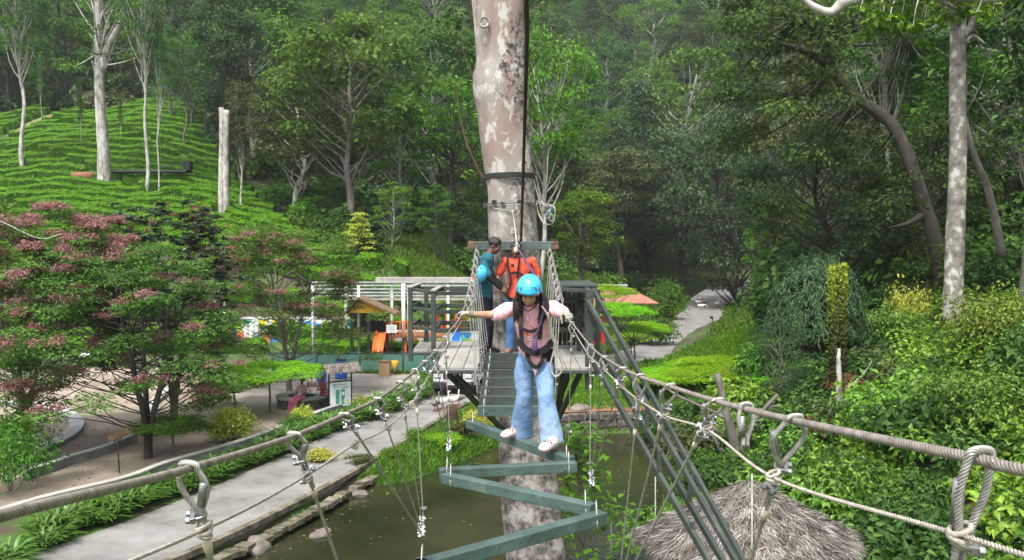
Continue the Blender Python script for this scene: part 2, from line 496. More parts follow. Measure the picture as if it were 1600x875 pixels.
# ------------------------------------------------------------------ foliage tools
def leaves(mb, pos, nv, dv, L, W, v, kind='quad', m=0, fold=.15):
    n = len(pos)
    L = np.broadcast_to(L, (n,))[:, None]; Wd = np.broadcast_to(W, (n,))[:, None]
    dv = nrm(dv - nv * np.sum(dv * nv, 1, keepdims=True)); sv = np.cross(dv, nv)
    i = np.arange(n)[:, None]
    if kind == 'quad':
        V = np.stack([pos, pos + dv * L * .45 + sv * Wd * .5 + nv * Wd * fold, pos + dv * L - nv * L * .12, pos + dv * L * .45 - sv * Wd * .5 + nv * Wd * fold], 1)
        F = i * 4 + np.array([[0, 1, 2, 3]])
        mb.add(V.reshape(-1, 3), F, v, m)
    else:
        mid = pos + dv * L * .42 - nv * L * .01
        tip = pos + dv * L - nv * L * .22
        a = pos + dv * L * .38 + sv * Wd * .5 + nv * Wd * fold
        c = pos + dv * L * .38 - sv * Wd * .5 + nv * Wd * fold
        V = np.stack([pos, mid, tip, a, c], 1)
        F = (i[:, None, :] * 5 + np.array([[0, 3, 1], [3, 2, 1], [0, 1, 4], [1, 2, 4]])[None]).reshape(-1, 3)
        mb.add(V.reshape(-1, 3), F, np.repeat(np.broadcast_to(v, (n,)), 4), m)

def clump(rng, c, r, n, up=.6, flat=False):
    u = nrm(rng.normal(size=(n, 3)))
    u[:, 2] = np.where(u[:, 2] < -.3, -u[:, 2] * rng.random(n), u[:, 2])
    rad = rng.random(n) ** .42
    r = np.array(r if np.ndim(r) else (r, r, r), float)
    # ragged outline: the radius varies with direction
    ph = rng.random(3) * 6.3
    rag = 1 + .22 * np.sin(u[:, 0] * 5 + ph[0]) * np.cos(u[:, 1] * 5 + ph[1]) + .15 * np.sin(u[:, 2] * 7 + ph[2])
    pos = np.asarray(c) + u * r * (rad * rag)[:, None]
    nv = nrm(u * (.15 if flat else .55) + np.array((0, 0, up)) + rng.normal(0, .18 if flat else .42, (n, 3)))
    dv = u * .9 + rng.normal(0, .6, (n, 3)) + np.array((0, 0, -.25))
    return pos, nv, dv

def limb(mb, a, b, r0, r1, rng, bend=.15, sides=5, n=5):
    a, b = np.array(a, float), np.array(b, float)
    t = np.linspace(0, 1, n)[:, None]; d = np.linalg.norm(b - a)
    off = rng.normal(0, bend * d, 3); off[2] = -abs(off[2]) * .6
    p = a + (b - a) * t + off * (t * (1 - t)) * 2.2
    tube(mb, p, np.linspace(r0, r1, n), sides, False)

PROF = {
    'round': lambda t: math.sqrt(max(0, 1 - (2 * t - 1) ** 2)) * .85 + .15,
    'cone': lambda t: (1 - t) * .9 + .12,
    'umbrella': lambda t: .45 + .55 * math.sin(min(1, t * 1.4) * PI / 2) if t < .75 else .9 * math.sqrt(max(0, 1 - ((t - .75) / .28) ** 2)) + .1,
    'column': lambda t: .35 + .2 * math.sin(t * 9),
}

def grow(seed, H=16, r0=.3, clear=.4, cr=4, shape='round', n=34, cl=1.5, flat=.75, nl=130, ll=.34, lw=.2, lean=(0, 0), kind='quad', forks=0, layered=False, wander=.25, sparse=1.0, twig=True, sides=8, top=.92):
    rng = np.random.default_rng(seed)
    tr, cw = MB(), MB()
    k = 9; tt = np.linspace(0, 1, k)
    path = np.stack([lean[0] * tt ** 1.3 + np.cumsum(rng.normal(0, wander, k)) * (tt > 0), lean[1] * tt ** 1.3 + np.cumsum(rng.normal(0, wander, k)) * (tt > 0), tt * H * top], 1)
    path[0] = 0; path = np.vstack([[path[0] - (0, 0, .6)], path])
    path = smooth_path(path, 3)
    m = len(path)
    rad = r0 * (1 - .80 * np.linspace(0, 1, m) ** 1.1); rad[:3] *= (1.35, 1.2, 1.08)
    tube(tr, path, rad, sides, True, wob=.06, rng=rng)
    at = lambda t: np.array([np.interp(t, np.linspace(0, 1, m), path[:, q]) for q in range(3)])
    for i in range(n):
        t = (i + .5) / n; t = t ** .9
        f = clear + (1 - clear) * t
        a = i * 2.4 + rng.normal(0, .4)
        rr = cr * PROF[shape](t) * rng.uniform(.35, 1) ** .6
        if i > n - 3: rr *= .3
        c = at(min(1, f)) * (1, 1, 0) + (math.cos(a) * rr, math.sin(a) * rr, f * H + rng.normal(0, .03 * H * (1 - clear)))
        base = at(max(clear * .7, f - .10 - .25 * rr / H))
        limb(tr, base, c, max(.025, r0 * .34 * (1 - .6 * t)), .015 * H / 12, rng)
        s = rng.uniform(.7, 1.25) * cl
        cv = rng.uniform(.15, .85)
        if layered:
            for q in range(3):
                cc = c + (rng.normal(0, s * .5), rng.normal(0, s * .5), (q - 1) * s * .3)
                ps, nv, dv = clump(rng, cc, (s, s, s * .16), int(nl / 3 * sparse), 1.3, True)
                leaves(cw, ps, nv, dv, ll * rng.uniform(.7, 1.3, len(ps)), lw * rng.uniform(.7, 1.3, len(ps)), np.clip(cv * .6 + rng.normal(.2, .16, len(ps)), 0, 1), kind)
        else:
            ps, nv, dv = clump(rng, c, (s, s, s * flat), int(nl * sparse))
            leaves(cw, ps, nv, dv, ll * rng.uniform(.6, 1.3, len(ps)), lw * rng.uniform(.7, 1.3, len(ps)), np.clip(cv * .6 + rng.normal(.2, .16, len(ps)), 0, 1), kind)
        if twig:
            for q in range(3):
                e = c + nrm(rng.normal(size=3) + (0, 0, .3)) * s * .75
                limb(tr, c, e, .012 * H / 10, .006, rng, sides=3, n=3)
    return tr, cw

LEAF = {
    'dark': leafmat('leaf_dark', [(0, (.017, .042, .009)), (.5, (.052, .115, .020)), (1, (.125, .235, .042))]),
    'bluedark': leafmat('leaf_bluish_dark', [(0, (.020, .046, .020)), (.5, (.062, .122, .046)), (1, (.145, .235, .098))]),
    'mid': leafmat('leaf_mid', [(0, (.026, .070, .008)), (.5, (.072, .170, .018)), (1, (.16, .30, .036))]),
    'bright': leafmat('leaf_bright', [(0, (.050, .115, .010)), (.5, (.095, .21, .014)), (1, (.18, .33, .03))]),
    'lime': leafmat('leaf_lime', [(0, (.12, .25, .010)), (.5, (.21, .42, .014)), (1, (.33, .56, .035))], .5),
    'olive': leafmat('leaf_olive', [(0, (.045, .058, .018)), (.5, (.085, .11, .032)), (1, (.16, .19, .065))]),
    'yellow': leafmat('leaf_yellow_green', [(0, (.20, .26, .02)), (.5, (.40, .46, .06)), (1, (.60, .62, .15))]),
    'pink': leafmat('seed_pods_pink', [(0, (.14, .055, .05)), (.5, (.30, .135, .13)), (1, (.47, .28, .26))], .3),
    'glossy': leafmat('leaf_glossy_dark', [(0, (.020, .036, .018)), (.5, (.050, .082, .038)), (1, (.13, .17, .10))], .15, .3, .02, .7),
    'coral': leafmat('leaf_coral_tips', [(0, (.22, .07, .04)), (1, (.42, .16, .10))]),
    'dry': leafmat('leaf_dry_red', [(0, (.10, .04, .025)), (.5, (.22, .09, .05)), (1, (.32, .16, .09))]),
    'strap': leafmat('leaf_strap', [(0, (.035, .085, .012)), (.5, (.075, .17, .022)), (1, (.14, .27, .045))], .3, .4, .01, .5),
    'grass': leafmat('grass_blades', [(0, (.05, .10, .012)), (.5, (.09, .20, .015)), (1, (.18, .31, .03))]),
}
def bark(name, stops, scale=2.2, bump=.5): return mat(name, stops, scale, .9, bump, detail=9, bscale=9, stretch=(1, 1, .45))
BARK = {
    'grey': bark('bark_grey', [(.3, (.05, .045, .038)), (.5, (.12, .11, .095)), (.7, (.22, .205, .18))]),
    'pale': bark('bark_pale_lichen', [(.28, (.075, .068, .06)), (.42, (.25, .235, .21)), (.55, (.42, .40, .37)), (.75, (.56, .54, .51))], 3.2),
    'dark': bark('bark_dark', [(.3, (.018, .015, .012)), (.6, (.05, .042, .034)), (.8, (.09, .078, .06))]),
    'brown': bark('bark_brown', [(.3, (.05, .03, .018)), (.6, (.11, .07, .045)), (.8, (.17, .12, .08))]),
}
for k_ in BARK: MATS['bark_' + k_] = BARK[k_]
BARK['mottled'] = mat('bark_mottled', [(.34, (.07, .065, .055)), (.44, (.17, .155, .135)), (.54, (.24, .225, .20)), (.60, (.46, .45, .42))], 3.0, .9, .6, detail=9, bscale=9, stretch=(1, 1, .9))

PROTO = {}
def proto(key, leaf, bk, **kw):
    tr, cw = grow(**kw)
    PROTO[key] = (tr.mesh(key + '_trunk', BARK[bk], True), cw.mesh(key + '_crown', LEAF[leaf]), kw.get('H', 16))

def place(key, loc, H=None, rz=0, leaf=None, bk=None, label=None, cat='tree', group=None, name='tree', wide=1.0, pn=('trunk', 'crown')):
    tm, cm, h0 = PROTO[key]
    s = (H or h0) / h0
    t = thing(name, label, cat, loc, rz, group)
    t.scale = (s * wide, s * wide, s)
    for nm, me, ov in ((pn[0], tm, BARK.get(bk) if bk else None), (pn[1], cm, LEAF.get(leaf) if leaf else None)):
        o = link(nm, me, t)
        if ov: o.material_slots[0].link = 'OBJECT'; o.material_slots[0].material = ov
    return t

proto('broad_a', 'mid', 'grey', seed=1, H=16, r0=.32, clear=.42, cr=4.6, n=38, cl=1.7, nl=150, ll=.42, lw=.26)
proto('broad_b', 'dark', 'grey', seed=2, H=15, r0=.28, clear=.35, cr=4.2, n=34, cl=1.8, nl=160, ll=.40, lw=.24, wander=.4)
proto('dome', 'bluedark', 'dark', seed=3, H=13, r0=.3, clear=.30, cr=4.4, n=46, cl=1.35, nl=190, ll=.30, lw=.20, wander=.2)
proto('slender', 'mid', 'pale', seed=4, H=18, r0=.20, clear=.45, cr=2.3, shape='column', n=30, cl=1.25, nl=110, ll=.38, lw=.2, wander=.18)
proto('cone', 'bluedark', 'grey', seed=5, H=17, r0=.24, clear=.28, cr=3.6, shape='cone', n=40, cl=1.3, nl=120, ll=.34, lw=.18, wander=.15)
proto('umbrella', 'mid', 'pale', seed=6, H=16, r0=.28, clear=.58, cr=5.2, shape='umbrella', n=34, cl=1.5, flat=.5, nl=140, ll=.36, lw=.22)
proto('sparse', 'olive', 'pale', seed=7, H=16, r0=.22, clear=.35, cr=3.6, n=26, cl=1.3, nl=70, ll=.34, lw=.18, wander=.35)
proto('broad_c', 'mid', 'grey', seed=8, H=17, r0=.34, clear=.50, cr=5.0, shape='umbrella', n=44, cl=1.55, nl=150, ll=.38, lw=.24, wander=.3)

# ---- far woodland, one tree at a time ---------------------------------
rg = np.random.default_rng(11)
def px_of(x, y, z):
    # approximate photo pixel of a world point
    v = np.array((x, y, z - CAMZ)); f = v[1] * math.cos(PITCH) - v[2] * math.sin(PITCH); u = v[1] * math.sin(PITCH) + v[2] * math.cos(PITCH)
    return 800 + FPX * v[0] / f, 437.5 - FPX * u / f
taken = []
def free(x, y, d):
    for a, b, c in taken:
        if (a - x) ** 2 + (b - y) ** 2 < (d * .5 + c * .5) ** 2: return False
    return True
ZONES = {
    'l': ('trees of the dark wood on the left slope', ['tall dark tree in the wood that closes off the tea slope', 'mid green tree in the wood that closes off the tea slope', 'pale olive tree in the wood that closes off the tea slope', '']),
    'm': ('trees of the wood behind the big trunk', ['dark crowned tree on the slope behind the big trunk', 'mid green tree on the slope behind the big trunk', 'pale olive tree on the slope behind the big trunk', 'bright yellow-green tree on the slope behind the big trunk']),
    'c': ('trees on the hazy valley slope', ['dark bluish tree on the hazy slope above the winding road', 'mid green tree on the hazy slope above the winding road', 'pale olive tree on the hazy slope above the winding road', 'bright yellow-green tree on the hazy slope above the winding road']),
    'r': ('trees of the wood on the right slope', ['dark tree in the dense wood on the right slope', 'mid green tree in the dense wood on the right slope', 'pale olive tree in the dense wood on the right slope']),
}
def want(x, y):
    u = x / y
    if abs(u) > .70: return 0
    te = float(tea_edge(y))
    if x < te + 3.5 and y < 108: return 0
    if x < -3 and x >= te + 3.5: return 1 if y > 66 else 0
    bl = 74 + 1.0 * max(x + 10, 0) if x < 20 else 150
    if y > 116 and u > -.1: return 1
    if x > 20 and u > .2:
        if x < float(edge_x(y)) + 4 or y < 40: return 0
        return 1
    if x < te + 3.5: return 1
    return 1 if y > min(bl, 122) else 0
cnt = 0
for _ in range(16000):
    y = 38 + 240 * rg.random(); x = (rg.random() * 2 - 1) * y * .68
    if not want(x, y): continue
    u = x / y
    d = 7.1 + .020 * min(y, 140)
    if not free(x, y, d): continue
    z = hgt(x, y)
    if z > 105: continue
    zone = 'l' if u < -.16 else 'm' if u < .045 else 'c' if u < .22 else 'r'
    kind = rg.choice(['broad_a', 'broad_b', 'dome', 'slender', 'cone', 'umbrella', 'sparse', 'broad_c'], p=[.17, .17, .13, .12, .13, .10, .06, .12])
    tone = rg.choice([0, 1, 2], p=[.46, .42, .12] if zone in 'lmr' else [.38, .48, .14])
    leaf = [rg.choice(['dark', 'dark', 'bluedark']), 'mid', 'olive'][tone]
    if zone in 'mc' and rg.random() < (.34 if y < 112 else .14): tone, leaf = 3, 'bright'
    g, labs = ZONES[zone]
    H = rg.uniform(12, 19) * (1.0 if y < 185 else 1.3)
    place(kind, (x, y, z - .3), H, rg.random() * 6.28, leaf, rg.choice(['grey', 'pale', 'dark']), labs[tone], 'tree', g, 'forest_tree', 1.12)
    taken.append((x, y, d)); cnt += 1
print('forest trees', cnt)

# understorey filling the woodland floor: nobody could count it
def shrub_arr(seed, n, r, ll, lw, kind, flat=.7):
    rng = np.random.default_rng(seed); mb = MB()
    k = max(3, n // 110)
    for i in range(k):
        a = rng.random() * 6.28; q = r * .62 * rng.random() ** .5
        c = (math.cos(a) * q, math.sin(a) * q, r * flat * rng.uniform(.25, .8))
        ps, nv, dv = clump(rng, c, (r * .5, r * .5, r * .42), n // k)
        leaves(mb, ps, nv, dv, ll * rng.uniform(.6, 1.3, len(ps)), lw * rng.uniform(.7, 1.25, len(ps)), np.clip(rng.uniform(.1, .5) + rng.normal(.22, .17, len(ps)), 0, 1), kind)
    return mb
SV = [shrub_arr(s, 400, 1.6, .32, .20, 'quad') for s in (21, 22, 23)]
def mass(name, label, leafs, pts, variants, rng, dz=-.2, group=None):
    mb = MB()
    for (x, y, s, m) in pts:
        z = hgt(x, y)
        M = Matrix.Translation((x, y, z + dz)) @ Matrix.Rotation(rng.random() * 6.28, 4, 'Z') @ Matrix.Scale(s, 4)
        sub = variants[rng.integers(len(variants))]
        sub2 = MB(); sub2.V = sub.V; sub2.n = sub.n; sub2.C = [(F, v, m) for F, v, _ in sub.C]
        mb.merge(sub2, M, rng.normal(0, .08))
    o = part(name, mb, [LEAF[k] for k in leafs])
    return tag(o, label, 'undergrowth', group, 'stuff')
pts = []
for _ in range(5200):
    y = 40 + 205 * rg.random() ** 1.15; x = (rg.random() * 2 - 1) * y * .70
    if not want(x, y) and not (y > 36 and x > float(edge_x(y)) + 3.5 and (y > 62 or x / y > .36)): continue
    u = x / y
    pts.append((x, y, rg.uniform(.8, 1.7) * (1 + y / 260), rg.choice([0, 1, 2, 3], p=[.42, .34, .18, .06])))
    if len(pts) > 2000: break
mass('woodland_undergrowth', 'dense dark undergrowth covering the woodland floor', ['dark', 'bluedark', 'mid', 'olive'], pts, SV, rg)
# ------------------------------------------------------------------ tea slope
def hit(px, py, d0=12, d1=260):
    """where the line of sight of a photo pixel meets the ground"""
    prev = d0
    for d in np.arange(d0, d1, .5):
        p = P(px, py, d)
        if p.z < hgt(p.x, p.y):
            return Vector((p.x, p.y, hgt(p.x, p.y)))
    return P(px, py, d1)

rg = np.random.default_rng(31)
TP = [hit(*q) for q in ((-30, 232), (30, 210), (90, 180), (140, 165), (200, 132), (225, 118))]
TPx = resample([tuple(p) for p in TP], .5)[:, :2]
ys = np.arange(50.5, 112, 1.9)
mb = MB()
LV = []
for k, y0 in enumerate(ys):
    x0 = -.72 * y0 - 6; x1 = float(tea_edge(y0))
    xs = np.arange(x0, x1 + 3, .33)
    yy = y0 + .7 * np.sin(xs * .08 + 1) + .16 * np.sin(xs * .27 + k * .15) - .004 * (xs + 34) ** 2
    zz = height(xs, yy)
    n = len(xs)
    gap = (np.sin(xs * .8 + k * 2.1) + np.sin(xs * .37 + k) > 1.72) | (np.min((TPx[None, :, 0] - xs[:, None]) ** 2 + (TPx[None, :, 1] - yy[:, None]) ** 2, 1) < 1.3 ** 2)
    bush = .5 + .5 * np.sin(xs * 2.4 + k * 1.3 + .8 * np.sin(xs * .7))
    w = np.where(gap, .05, .64 + .06 * bush) ; hh = np.where(gap, .02, .80 + .10 * bush + rg.normal(0, .03, n))
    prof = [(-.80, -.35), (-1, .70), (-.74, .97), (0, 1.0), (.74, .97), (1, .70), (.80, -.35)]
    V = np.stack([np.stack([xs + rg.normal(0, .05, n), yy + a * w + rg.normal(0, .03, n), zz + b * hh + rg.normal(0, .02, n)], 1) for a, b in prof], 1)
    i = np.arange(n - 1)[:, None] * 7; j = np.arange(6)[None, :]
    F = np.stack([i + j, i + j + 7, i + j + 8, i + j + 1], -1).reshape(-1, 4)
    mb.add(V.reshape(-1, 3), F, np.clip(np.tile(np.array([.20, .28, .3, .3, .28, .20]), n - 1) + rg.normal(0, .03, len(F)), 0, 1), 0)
    m = int(n * (21 if y0 < 85 else 13)); q = rg.integers(0, n, m)
    q = q[~gap[q]]
    a = rg.uniform(-1.45, .95, len(q)); z = zz[q] + hh[q] * (1 - .12 * np.abs(a) ** 3 - 1.3 * np.maximum(-a - .95, 0)) + rg.normal(0, .03, len(q)); a = np.maximum(a, -1.02)
    pos = np.stack([xs[q] + rg.uniform(-.3, .3, len(q)), yy[q] + a * w[q], z], 1)
    leaves(mb, pos, nrm(rg.normal(0, .45, (len(q), 3)) + np.stack([0 * a, a * .5, 0 * a + 1], 1)), rg.normal(0, 1, (len(q), 3)), rg.uniform(.12, .24, len(q)), .12, np.clip(.45 + rg.normal(0, .16, len(q)), 0, 1), 'quad', 0)
mp_ = MB(); q_ = np.array([(p[0], p[1], 0) for p in TPx]); T__ = nrm(np.gradient(q_, axis=0)); s__ = np.stack([T__[:, 1], -T__[:, 0], 0 * T__[:, 0]], 1) * .9
l_, r__ = q_ + s__, q_ - s__
for a_ in (l_, r__): a_[:, 2] = height(a_[:, 0], a_[:, 1]) + .12
strip(mp_, r__, l_)
o = part('path', mp_, mat('worn_path', [(.3, (.10, .09, .03)), (.6, (.17, .17, .06)), (.8, (.24, .21, .10))], 1.5, .95, .4), smooth=True); tag(o, kind='structure')
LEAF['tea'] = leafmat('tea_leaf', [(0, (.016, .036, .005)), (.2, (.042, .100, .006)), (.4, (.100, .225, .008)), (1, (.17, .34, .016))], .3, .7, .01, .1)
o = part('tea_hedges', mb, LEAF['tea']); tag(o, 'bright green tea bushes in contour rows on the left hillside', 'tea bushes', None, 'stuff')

# ------------------------------------------------------------------ single trees by name
proto('gum', 'mid', 'pale', seed=41, H=25, r0=.40, clear=.66, cr=5.0, shape='umbrella', n=34, cl=1.7, flat=.6, nl=170, ll=.34, lw=.2, wander=.22)
proto('gum_b', 'mid', 'pale', seed=42, H=25, r0=.40, clear=.60, cr=3.6, shape='round', n=34, cl=1.6, flat=.6, nl=170, ll=.32, lw=.2, wander=.35)
proto('young', 'bright', 'grey', seed=43, H=9, r0=.14, clear=.12, cr=2.3, shape='cone', n=30, cl=.75, flat=.5, nl=90, ll=.30, lw=.17, wander=.12)
proto('leafy', 'bright', 'grey', seed=44, H=13, r0=.20, clear=.28, cr=3.4, shape='round', n=36, cl=1.1, flat=.55, nl=110, ll=.36, lw=.2, wander=.2)
def tree_at(key, px, py, top, wide=1.0, d=None, **kw):
    b = P(px, py, d) if d else hit(px, py)
    if d: b.z = hgt(b.x, b.y)
    H = P(px, top, b.y).z - b.z
    kw.setdefault('cat', 'tree')
    return place(key, (b.x, b.y, b.z - .15), H, kw.pop('rz', px * .7), wide=wide, **kw)
gp = dict(group='pale trunked shade trees on the tea slope')
for k_, (px_, py_, top_, w_, lf_) in enumerate(((8, 175, 60, .9, 'dark'), (88, 158, 40, .8, 'mid'), (112, 150, 62, .8, 'dark'), (150, 140, 30, .8, 'dark'), (205, 150, 70, .8, 'mid'), (270, 190, 40, .9, 'dark'), (300, 205, 60, .9, 'mid'), (320, 225, 20, 1.0, 'dark'), (60, 140, 20, 1.0, 'dark'), (180, 118, 10, 1.0, 'mid'), (240, 128, 10, 1.0, 'dark'))):
    tree_at(('broad_b', 'slender', 'cone')[k_ % 3], px_, py_, top_, w_, leaf=lf_, bk='grey', label='small shade tree on the upper edge of the tea slope', group='shade trees on the upper edge of the tea slope')
tree_at('gum_b', 36, 272, -60, .75, label='tall pale-barked tree at the left edge of the tea slope', **gp)
tree_at('gum', 228, 306, -50, .6, label='tall slim pale tree, left one of the close pair on the tea slope', **gp)
tree_at('gum_b', 248, 304, 55, .45, label='slimmest pale trunk, right one of the close pair on the tea slope', **gp)
tree_at('slender', 128, 238, 125, .45, leaf='dark', label='thin ivy-clad tree standing between two tall pale trunks on the tea', **gp)
tree_at('slender', 378, 336, 132, .9, leaf='olive', bk='pale', label='feathery olive young tree beside the broken pale trunk', **gp)
tree_at('slender', 188, 232, 150, .5, leaf='mid', label='small thin green tree just right of the forked pale trunk', **gp)
tree_at('slender', 66, 190, 90, .5, leaf='mid', label='small thin tree high on the tea slope near the left edge', **gp)
tree_at('umbrella', 292, 235, 60, .6, leaf='dark', bk='grey', label='dark slender tree at the crest right of the close pale pair', **gp)
# the big forked pale tree
rng = np.random.default_rng(50)
b = hit(162, 294); t = thing('forked_tree', 'thickest pale tree on the tea slope, its trunk forking near the top', 'tree', (b.x, b.y, b.z - .3), 0, gp['group'])
k = b.y / FPX
mb, cw = MB(), MB()
def pp(px, py, dy=0): q = P(px, py, b.y + dy); return (q.x - b.x, dy, q.z - b.z + .3)
tube(mb, smooth_path([pp(163, 300), pp(162, 240), pp(157, 170), pp(155, 95), pp(154, 0), pp(150, -60)], 6), np.linspace(.62, .26, 31), 10, wob=.07, rng=rng)
tube(mb, smooth_path([pp(158, 112), pp(168, 75), pp(180, 52), pp(192, 20), pp(196, -40)], 5), np.linspace(.36, .2, 21), 8, wob=.06, rng=rng)
tube(mb, smooth_path([pp(156, 120), pp(148, 105), pp(144, 95)], 4), np.linspace(.3, .08, 9), 7)
for q in range(26):
    c = np.array(pp(rng.uniform(95, 235), rng.choice([rng.uniform(-60, 10), rng.uniform(20, 115)]), rng.uniform(-3, 3)))
    limb(mb, pp(rng.uniform(154, 170), min(110, P(0, 0, 1).x * 0 + rng.uniform(10, 110))), c, .09, .03, rng)
    ps, nv, dv = clump(rng, c, (1.5, 1.5, .8), 85)
    leaves(cw, ps, nv, dv, .34, .2, np.clip(rng.uniform(.2, .6) + rng.normal(.1, .16, len(ps)), 0, 1))
part('trunk', mb, BARK['pale'], t, True); part('crown', cw, LEAF['mid'], t)
# broken double trunk
b = hit(350, 334); t = thing('broken_trunk', 'leafless pale double trunk broken off short beside the feathery young tree', 'dead tree', (b.x, b.y, b.z - .3), 0, gp['group'])
mb = MB()
tube(mb, smooth_path([pp(347, 340), pp(346, 280), pp(347, 220), pp(346, 168)], 6), np.linspace(.30, .20, 19), 9, wob=.08, rng=rng)
tube(mb, smooth_path([pp(354, 342), pp(353, 280), pp(353, 220), pp(354, 172)], 6), np.linspace(.30, .22, 19), 9, wob=.08, rng=rng)
part('trunk', mb, BARK['pale'], t, True)
# dense dark round-crowned tree above it
proto('dense', 'dark', 'dark', seed=51, H=20, r0=.35, clear=.42, cr=3.4, shape='round', n=70, cl=1.5, flat=.9, nl=200, ll=.24, lw=.16, wander=.1)
tree_at('dense', 356, 300, -8, 1.0, d=76, leaf='bluedark', label='dense dark oval-crowned tree towering over the broken pale trunk')
# bright young trees at the wood's edge
tree_at('young', 516, 346, 200, 1.05, label='bright green young tree in front of the dark wood right of the tea slope')
tree_at('leafy', 634, 420, 145, .95, d=74, bk='pale', label='tall bright-leaved tree with a pale bare stretch of trunk, left of the big trunk')
tree_at('leafy', 612, 400, 285, 1.25, d=62, label='lower bright leafy tree in front of the tall bright-leaved tree', bk='pale')
tree_at('leafy', 680, 402, 290, 1.0, d=66, leaf='mid', label='mid green leafy tree just left of the big trunk')
tree_at('young', 560, 400, 330, 1.5, d=58, leaf='yellow', label='small yellow-green tree above the left end of the pergola')
tree_at('umbrella', 846, 440, 58, .62, d=60, leaf='bright', bk='pale', label='pale forked tree with a light green crown right behind the big trunk')
tree_at('broad_a', 905, 416, 300, 1.15, d=72, leaf='bright', label='bright broad-leaved tree on the grassy rise right of the big trunk')
tree_at('umbrella', 1066, 225, 92, .95, d=118, leaf='mid', bk='pale', label='flat-crowned tree with a thin white forked trunk on the far slope')
tree_at('cone', 1004, 262, 128, .9, d=112, leaf='bluedark', label='bluish pointed tree on the far slope left of the white forked trunk')
tree_at('dome', 1056, 290, 208, 1.1, d=104, leaf='bluedark', label='round dark dome-shaped tree below the white forked trunk')
tree_at('cone', 1128, 362, 180, .8, d=102, leaf='bluedark', bk='brown', label='slim bluish tree with a reddish trunk at the foot of the far slope')
tree_at('cone', 968, 352, 185, .8, d=104, leaf='bluedark', label='slim grey-green tree at the foot of the far slope above the grassy rise')
# the mossy brown trunk beside the big one
proto('straight', 'mid', 'brown', seed=52, H=22, r0=.36, clear=.62, cr=3.4, n=22, cl=1.5, nl=120, ll=.3, lw=.19, wander=.05)
tree_at('straight', 769, 640, -120, .8, d=33, bk='brown', leaf='dark', label='brown mossy trunk standing close behind the left side of the big trunk')

# right side giants
b = P(1490, 474, 29); b.z = min(b.z, hgt(b.x, b.y) + .4); t = thing('mottled_tree', 'tall straight tree with pale mottled bark rising from the right bank', 'tree', (b.x, b.y, b.z - .4), 0)
rng = np.random.default_rng(60)
mb, cw = MB(), MB()
kk = b.y / 29
tube(mb, smooth_path([pp(1488, 500), pp(1490, 430), pp(1494, 330), pp(1497, 230), pp(1496, 120), pp(1498, 0), pp(1500, -110)], 6), np.linspace(.34, .22, 37) * kk, 14, wob=.04, rng=rng)
tube(mb, smooth_path([pp(1498, 55), pp(1512, 45), pp(1522, 20), pp(1530, -30)], 4), np.linspace(.15, .07, 13) * kk, 8)
tube(mb, smooth_path([pp(1493, 26), pp(1470, 30), pp(1452, 42), pp(1425, 40)], 4), np.linspace(.07, .03, 13) * kk, 6)
tube(mb, smooth_path([pp(1500, 75), pp(1518, 52), pp(1540, 66)], 4), np.linspace(.09, .05, 9) * kk, 6)
for q in range(30):
    c = np.array(pp(rng.uniform(1400, 1600), rng.uniform(-190, 25), rng.uniform(-3, 3)))
    limb(mb, pp(rng.uniform(1494, 1500), rng.uniform(-90, 50)), c, .07, .02, rng)
    ps, nv, dv = clump(rng, c, (1.0, 1.0, .6), 110)
    leaves(cw, ps, nv, dv, .2, .11, np.clip(rng.uniform(.2, .6) + rng.normal(.1, .16, len(ps)), 0, 1), 'leaf')
part('trunk', mb, BARK['mottled'], t, True); part('crown', cw, LEAF['mid'], t)

b = P(1475, 420, 36); b.z = hgt(b.x, b.y); t = thing('leaning_tree', 'big dark tree leaning left across the wood on the right, behind the mottled trunk', 'tree', (b.x, b.y, b.z - .4), 0)
mb, cw = MB(), MB()
tube(mb, smooth_path([pp(1478, 470), pp(1462, 380), pp(1445, 320), pp(1400, 200, .5), pp(1340, 150, 1), pp(1300, 105, 1.5), pp(1286, 60, 1.5), pp(1262, 30, 1), pp(1215, 15)], 6), np.linspace(.36, .13, 49), 10, wob=.12, rng=rng)
tube(mb, smooth_path([pp(1288, 70, 1.5), pp(1300, 30, 2), pp(1330, -20, 2)], 5), np.linspace(.25, .12, 11), 8)
tube(mb, smooth_path([pp(1295, 100, 1.5), pp(1255, 75, .5), pp(1200, 60), pp(1150, 50, -1)], 5), np.linspace(.2, .06, 16), 8)
tube(mb, smooth_path([pp(1445, 330), pp(1420, 345, -.5), pp(1390, 352, -1)], 5), np.linspace(.16, .05, 11), 6)
for q in range(74):
    ax = rng.uniform(1130, 1415); ay = rng.uniform(-60, 60) if rng.random() < .55 else rng.uniform(60, 330)
    if 1330 < ax and 60 < ay < 200 and rng.random() < .5: continue
    c = np.array(pp(ax, ay, rng.uniform(-2.5, 4)))
    a0 = np.array(pp(*min([(1460, 370), (1430, 290), (1400, 200), (1340, 150), (1300, 105), (1286, 60), (1240, 25)], key=lambda z: (z[0] - ax) ** 2 + (z[1] - ay) ** 2), .8))
    limb(mb, a0, c, .08, .02, rng)
    ps, nv, dv = clump(rng, c, (1.25, 1.25, .8), 190)
    leaves(cw, ps, nv, dv, .24, .12, np.clip(rng.uniform(.1, .6) + rng.normal(.15, .17, len(ps)), 0, 1), 'quad')
part('trunk', mb, BARK['dark'], t, True); part('crown', cw, LEAF['dark'], t)
tree_at('slender', 1594, 420, -120, .9, d=27, leaf='dark', bk='grey', label='grey trunk at the right edge of the picture with dark leaves')
tree_at('gum_b', 1393, 350, -60, .8, d=46, leaf='dark', bk='pale', label='short stretch of straight pale trunk between the leaning tree and the mottled trunk')
b = P(1562, 380, 30); b.z = hgt(b.x, b.y); t = thing('leaning_sapling', 'thin pale trunk leaning left at the right edge behind the bank', 'tree', (b.x, b.y, b.z - .3), 0)
mb, cw = MB(), MB()
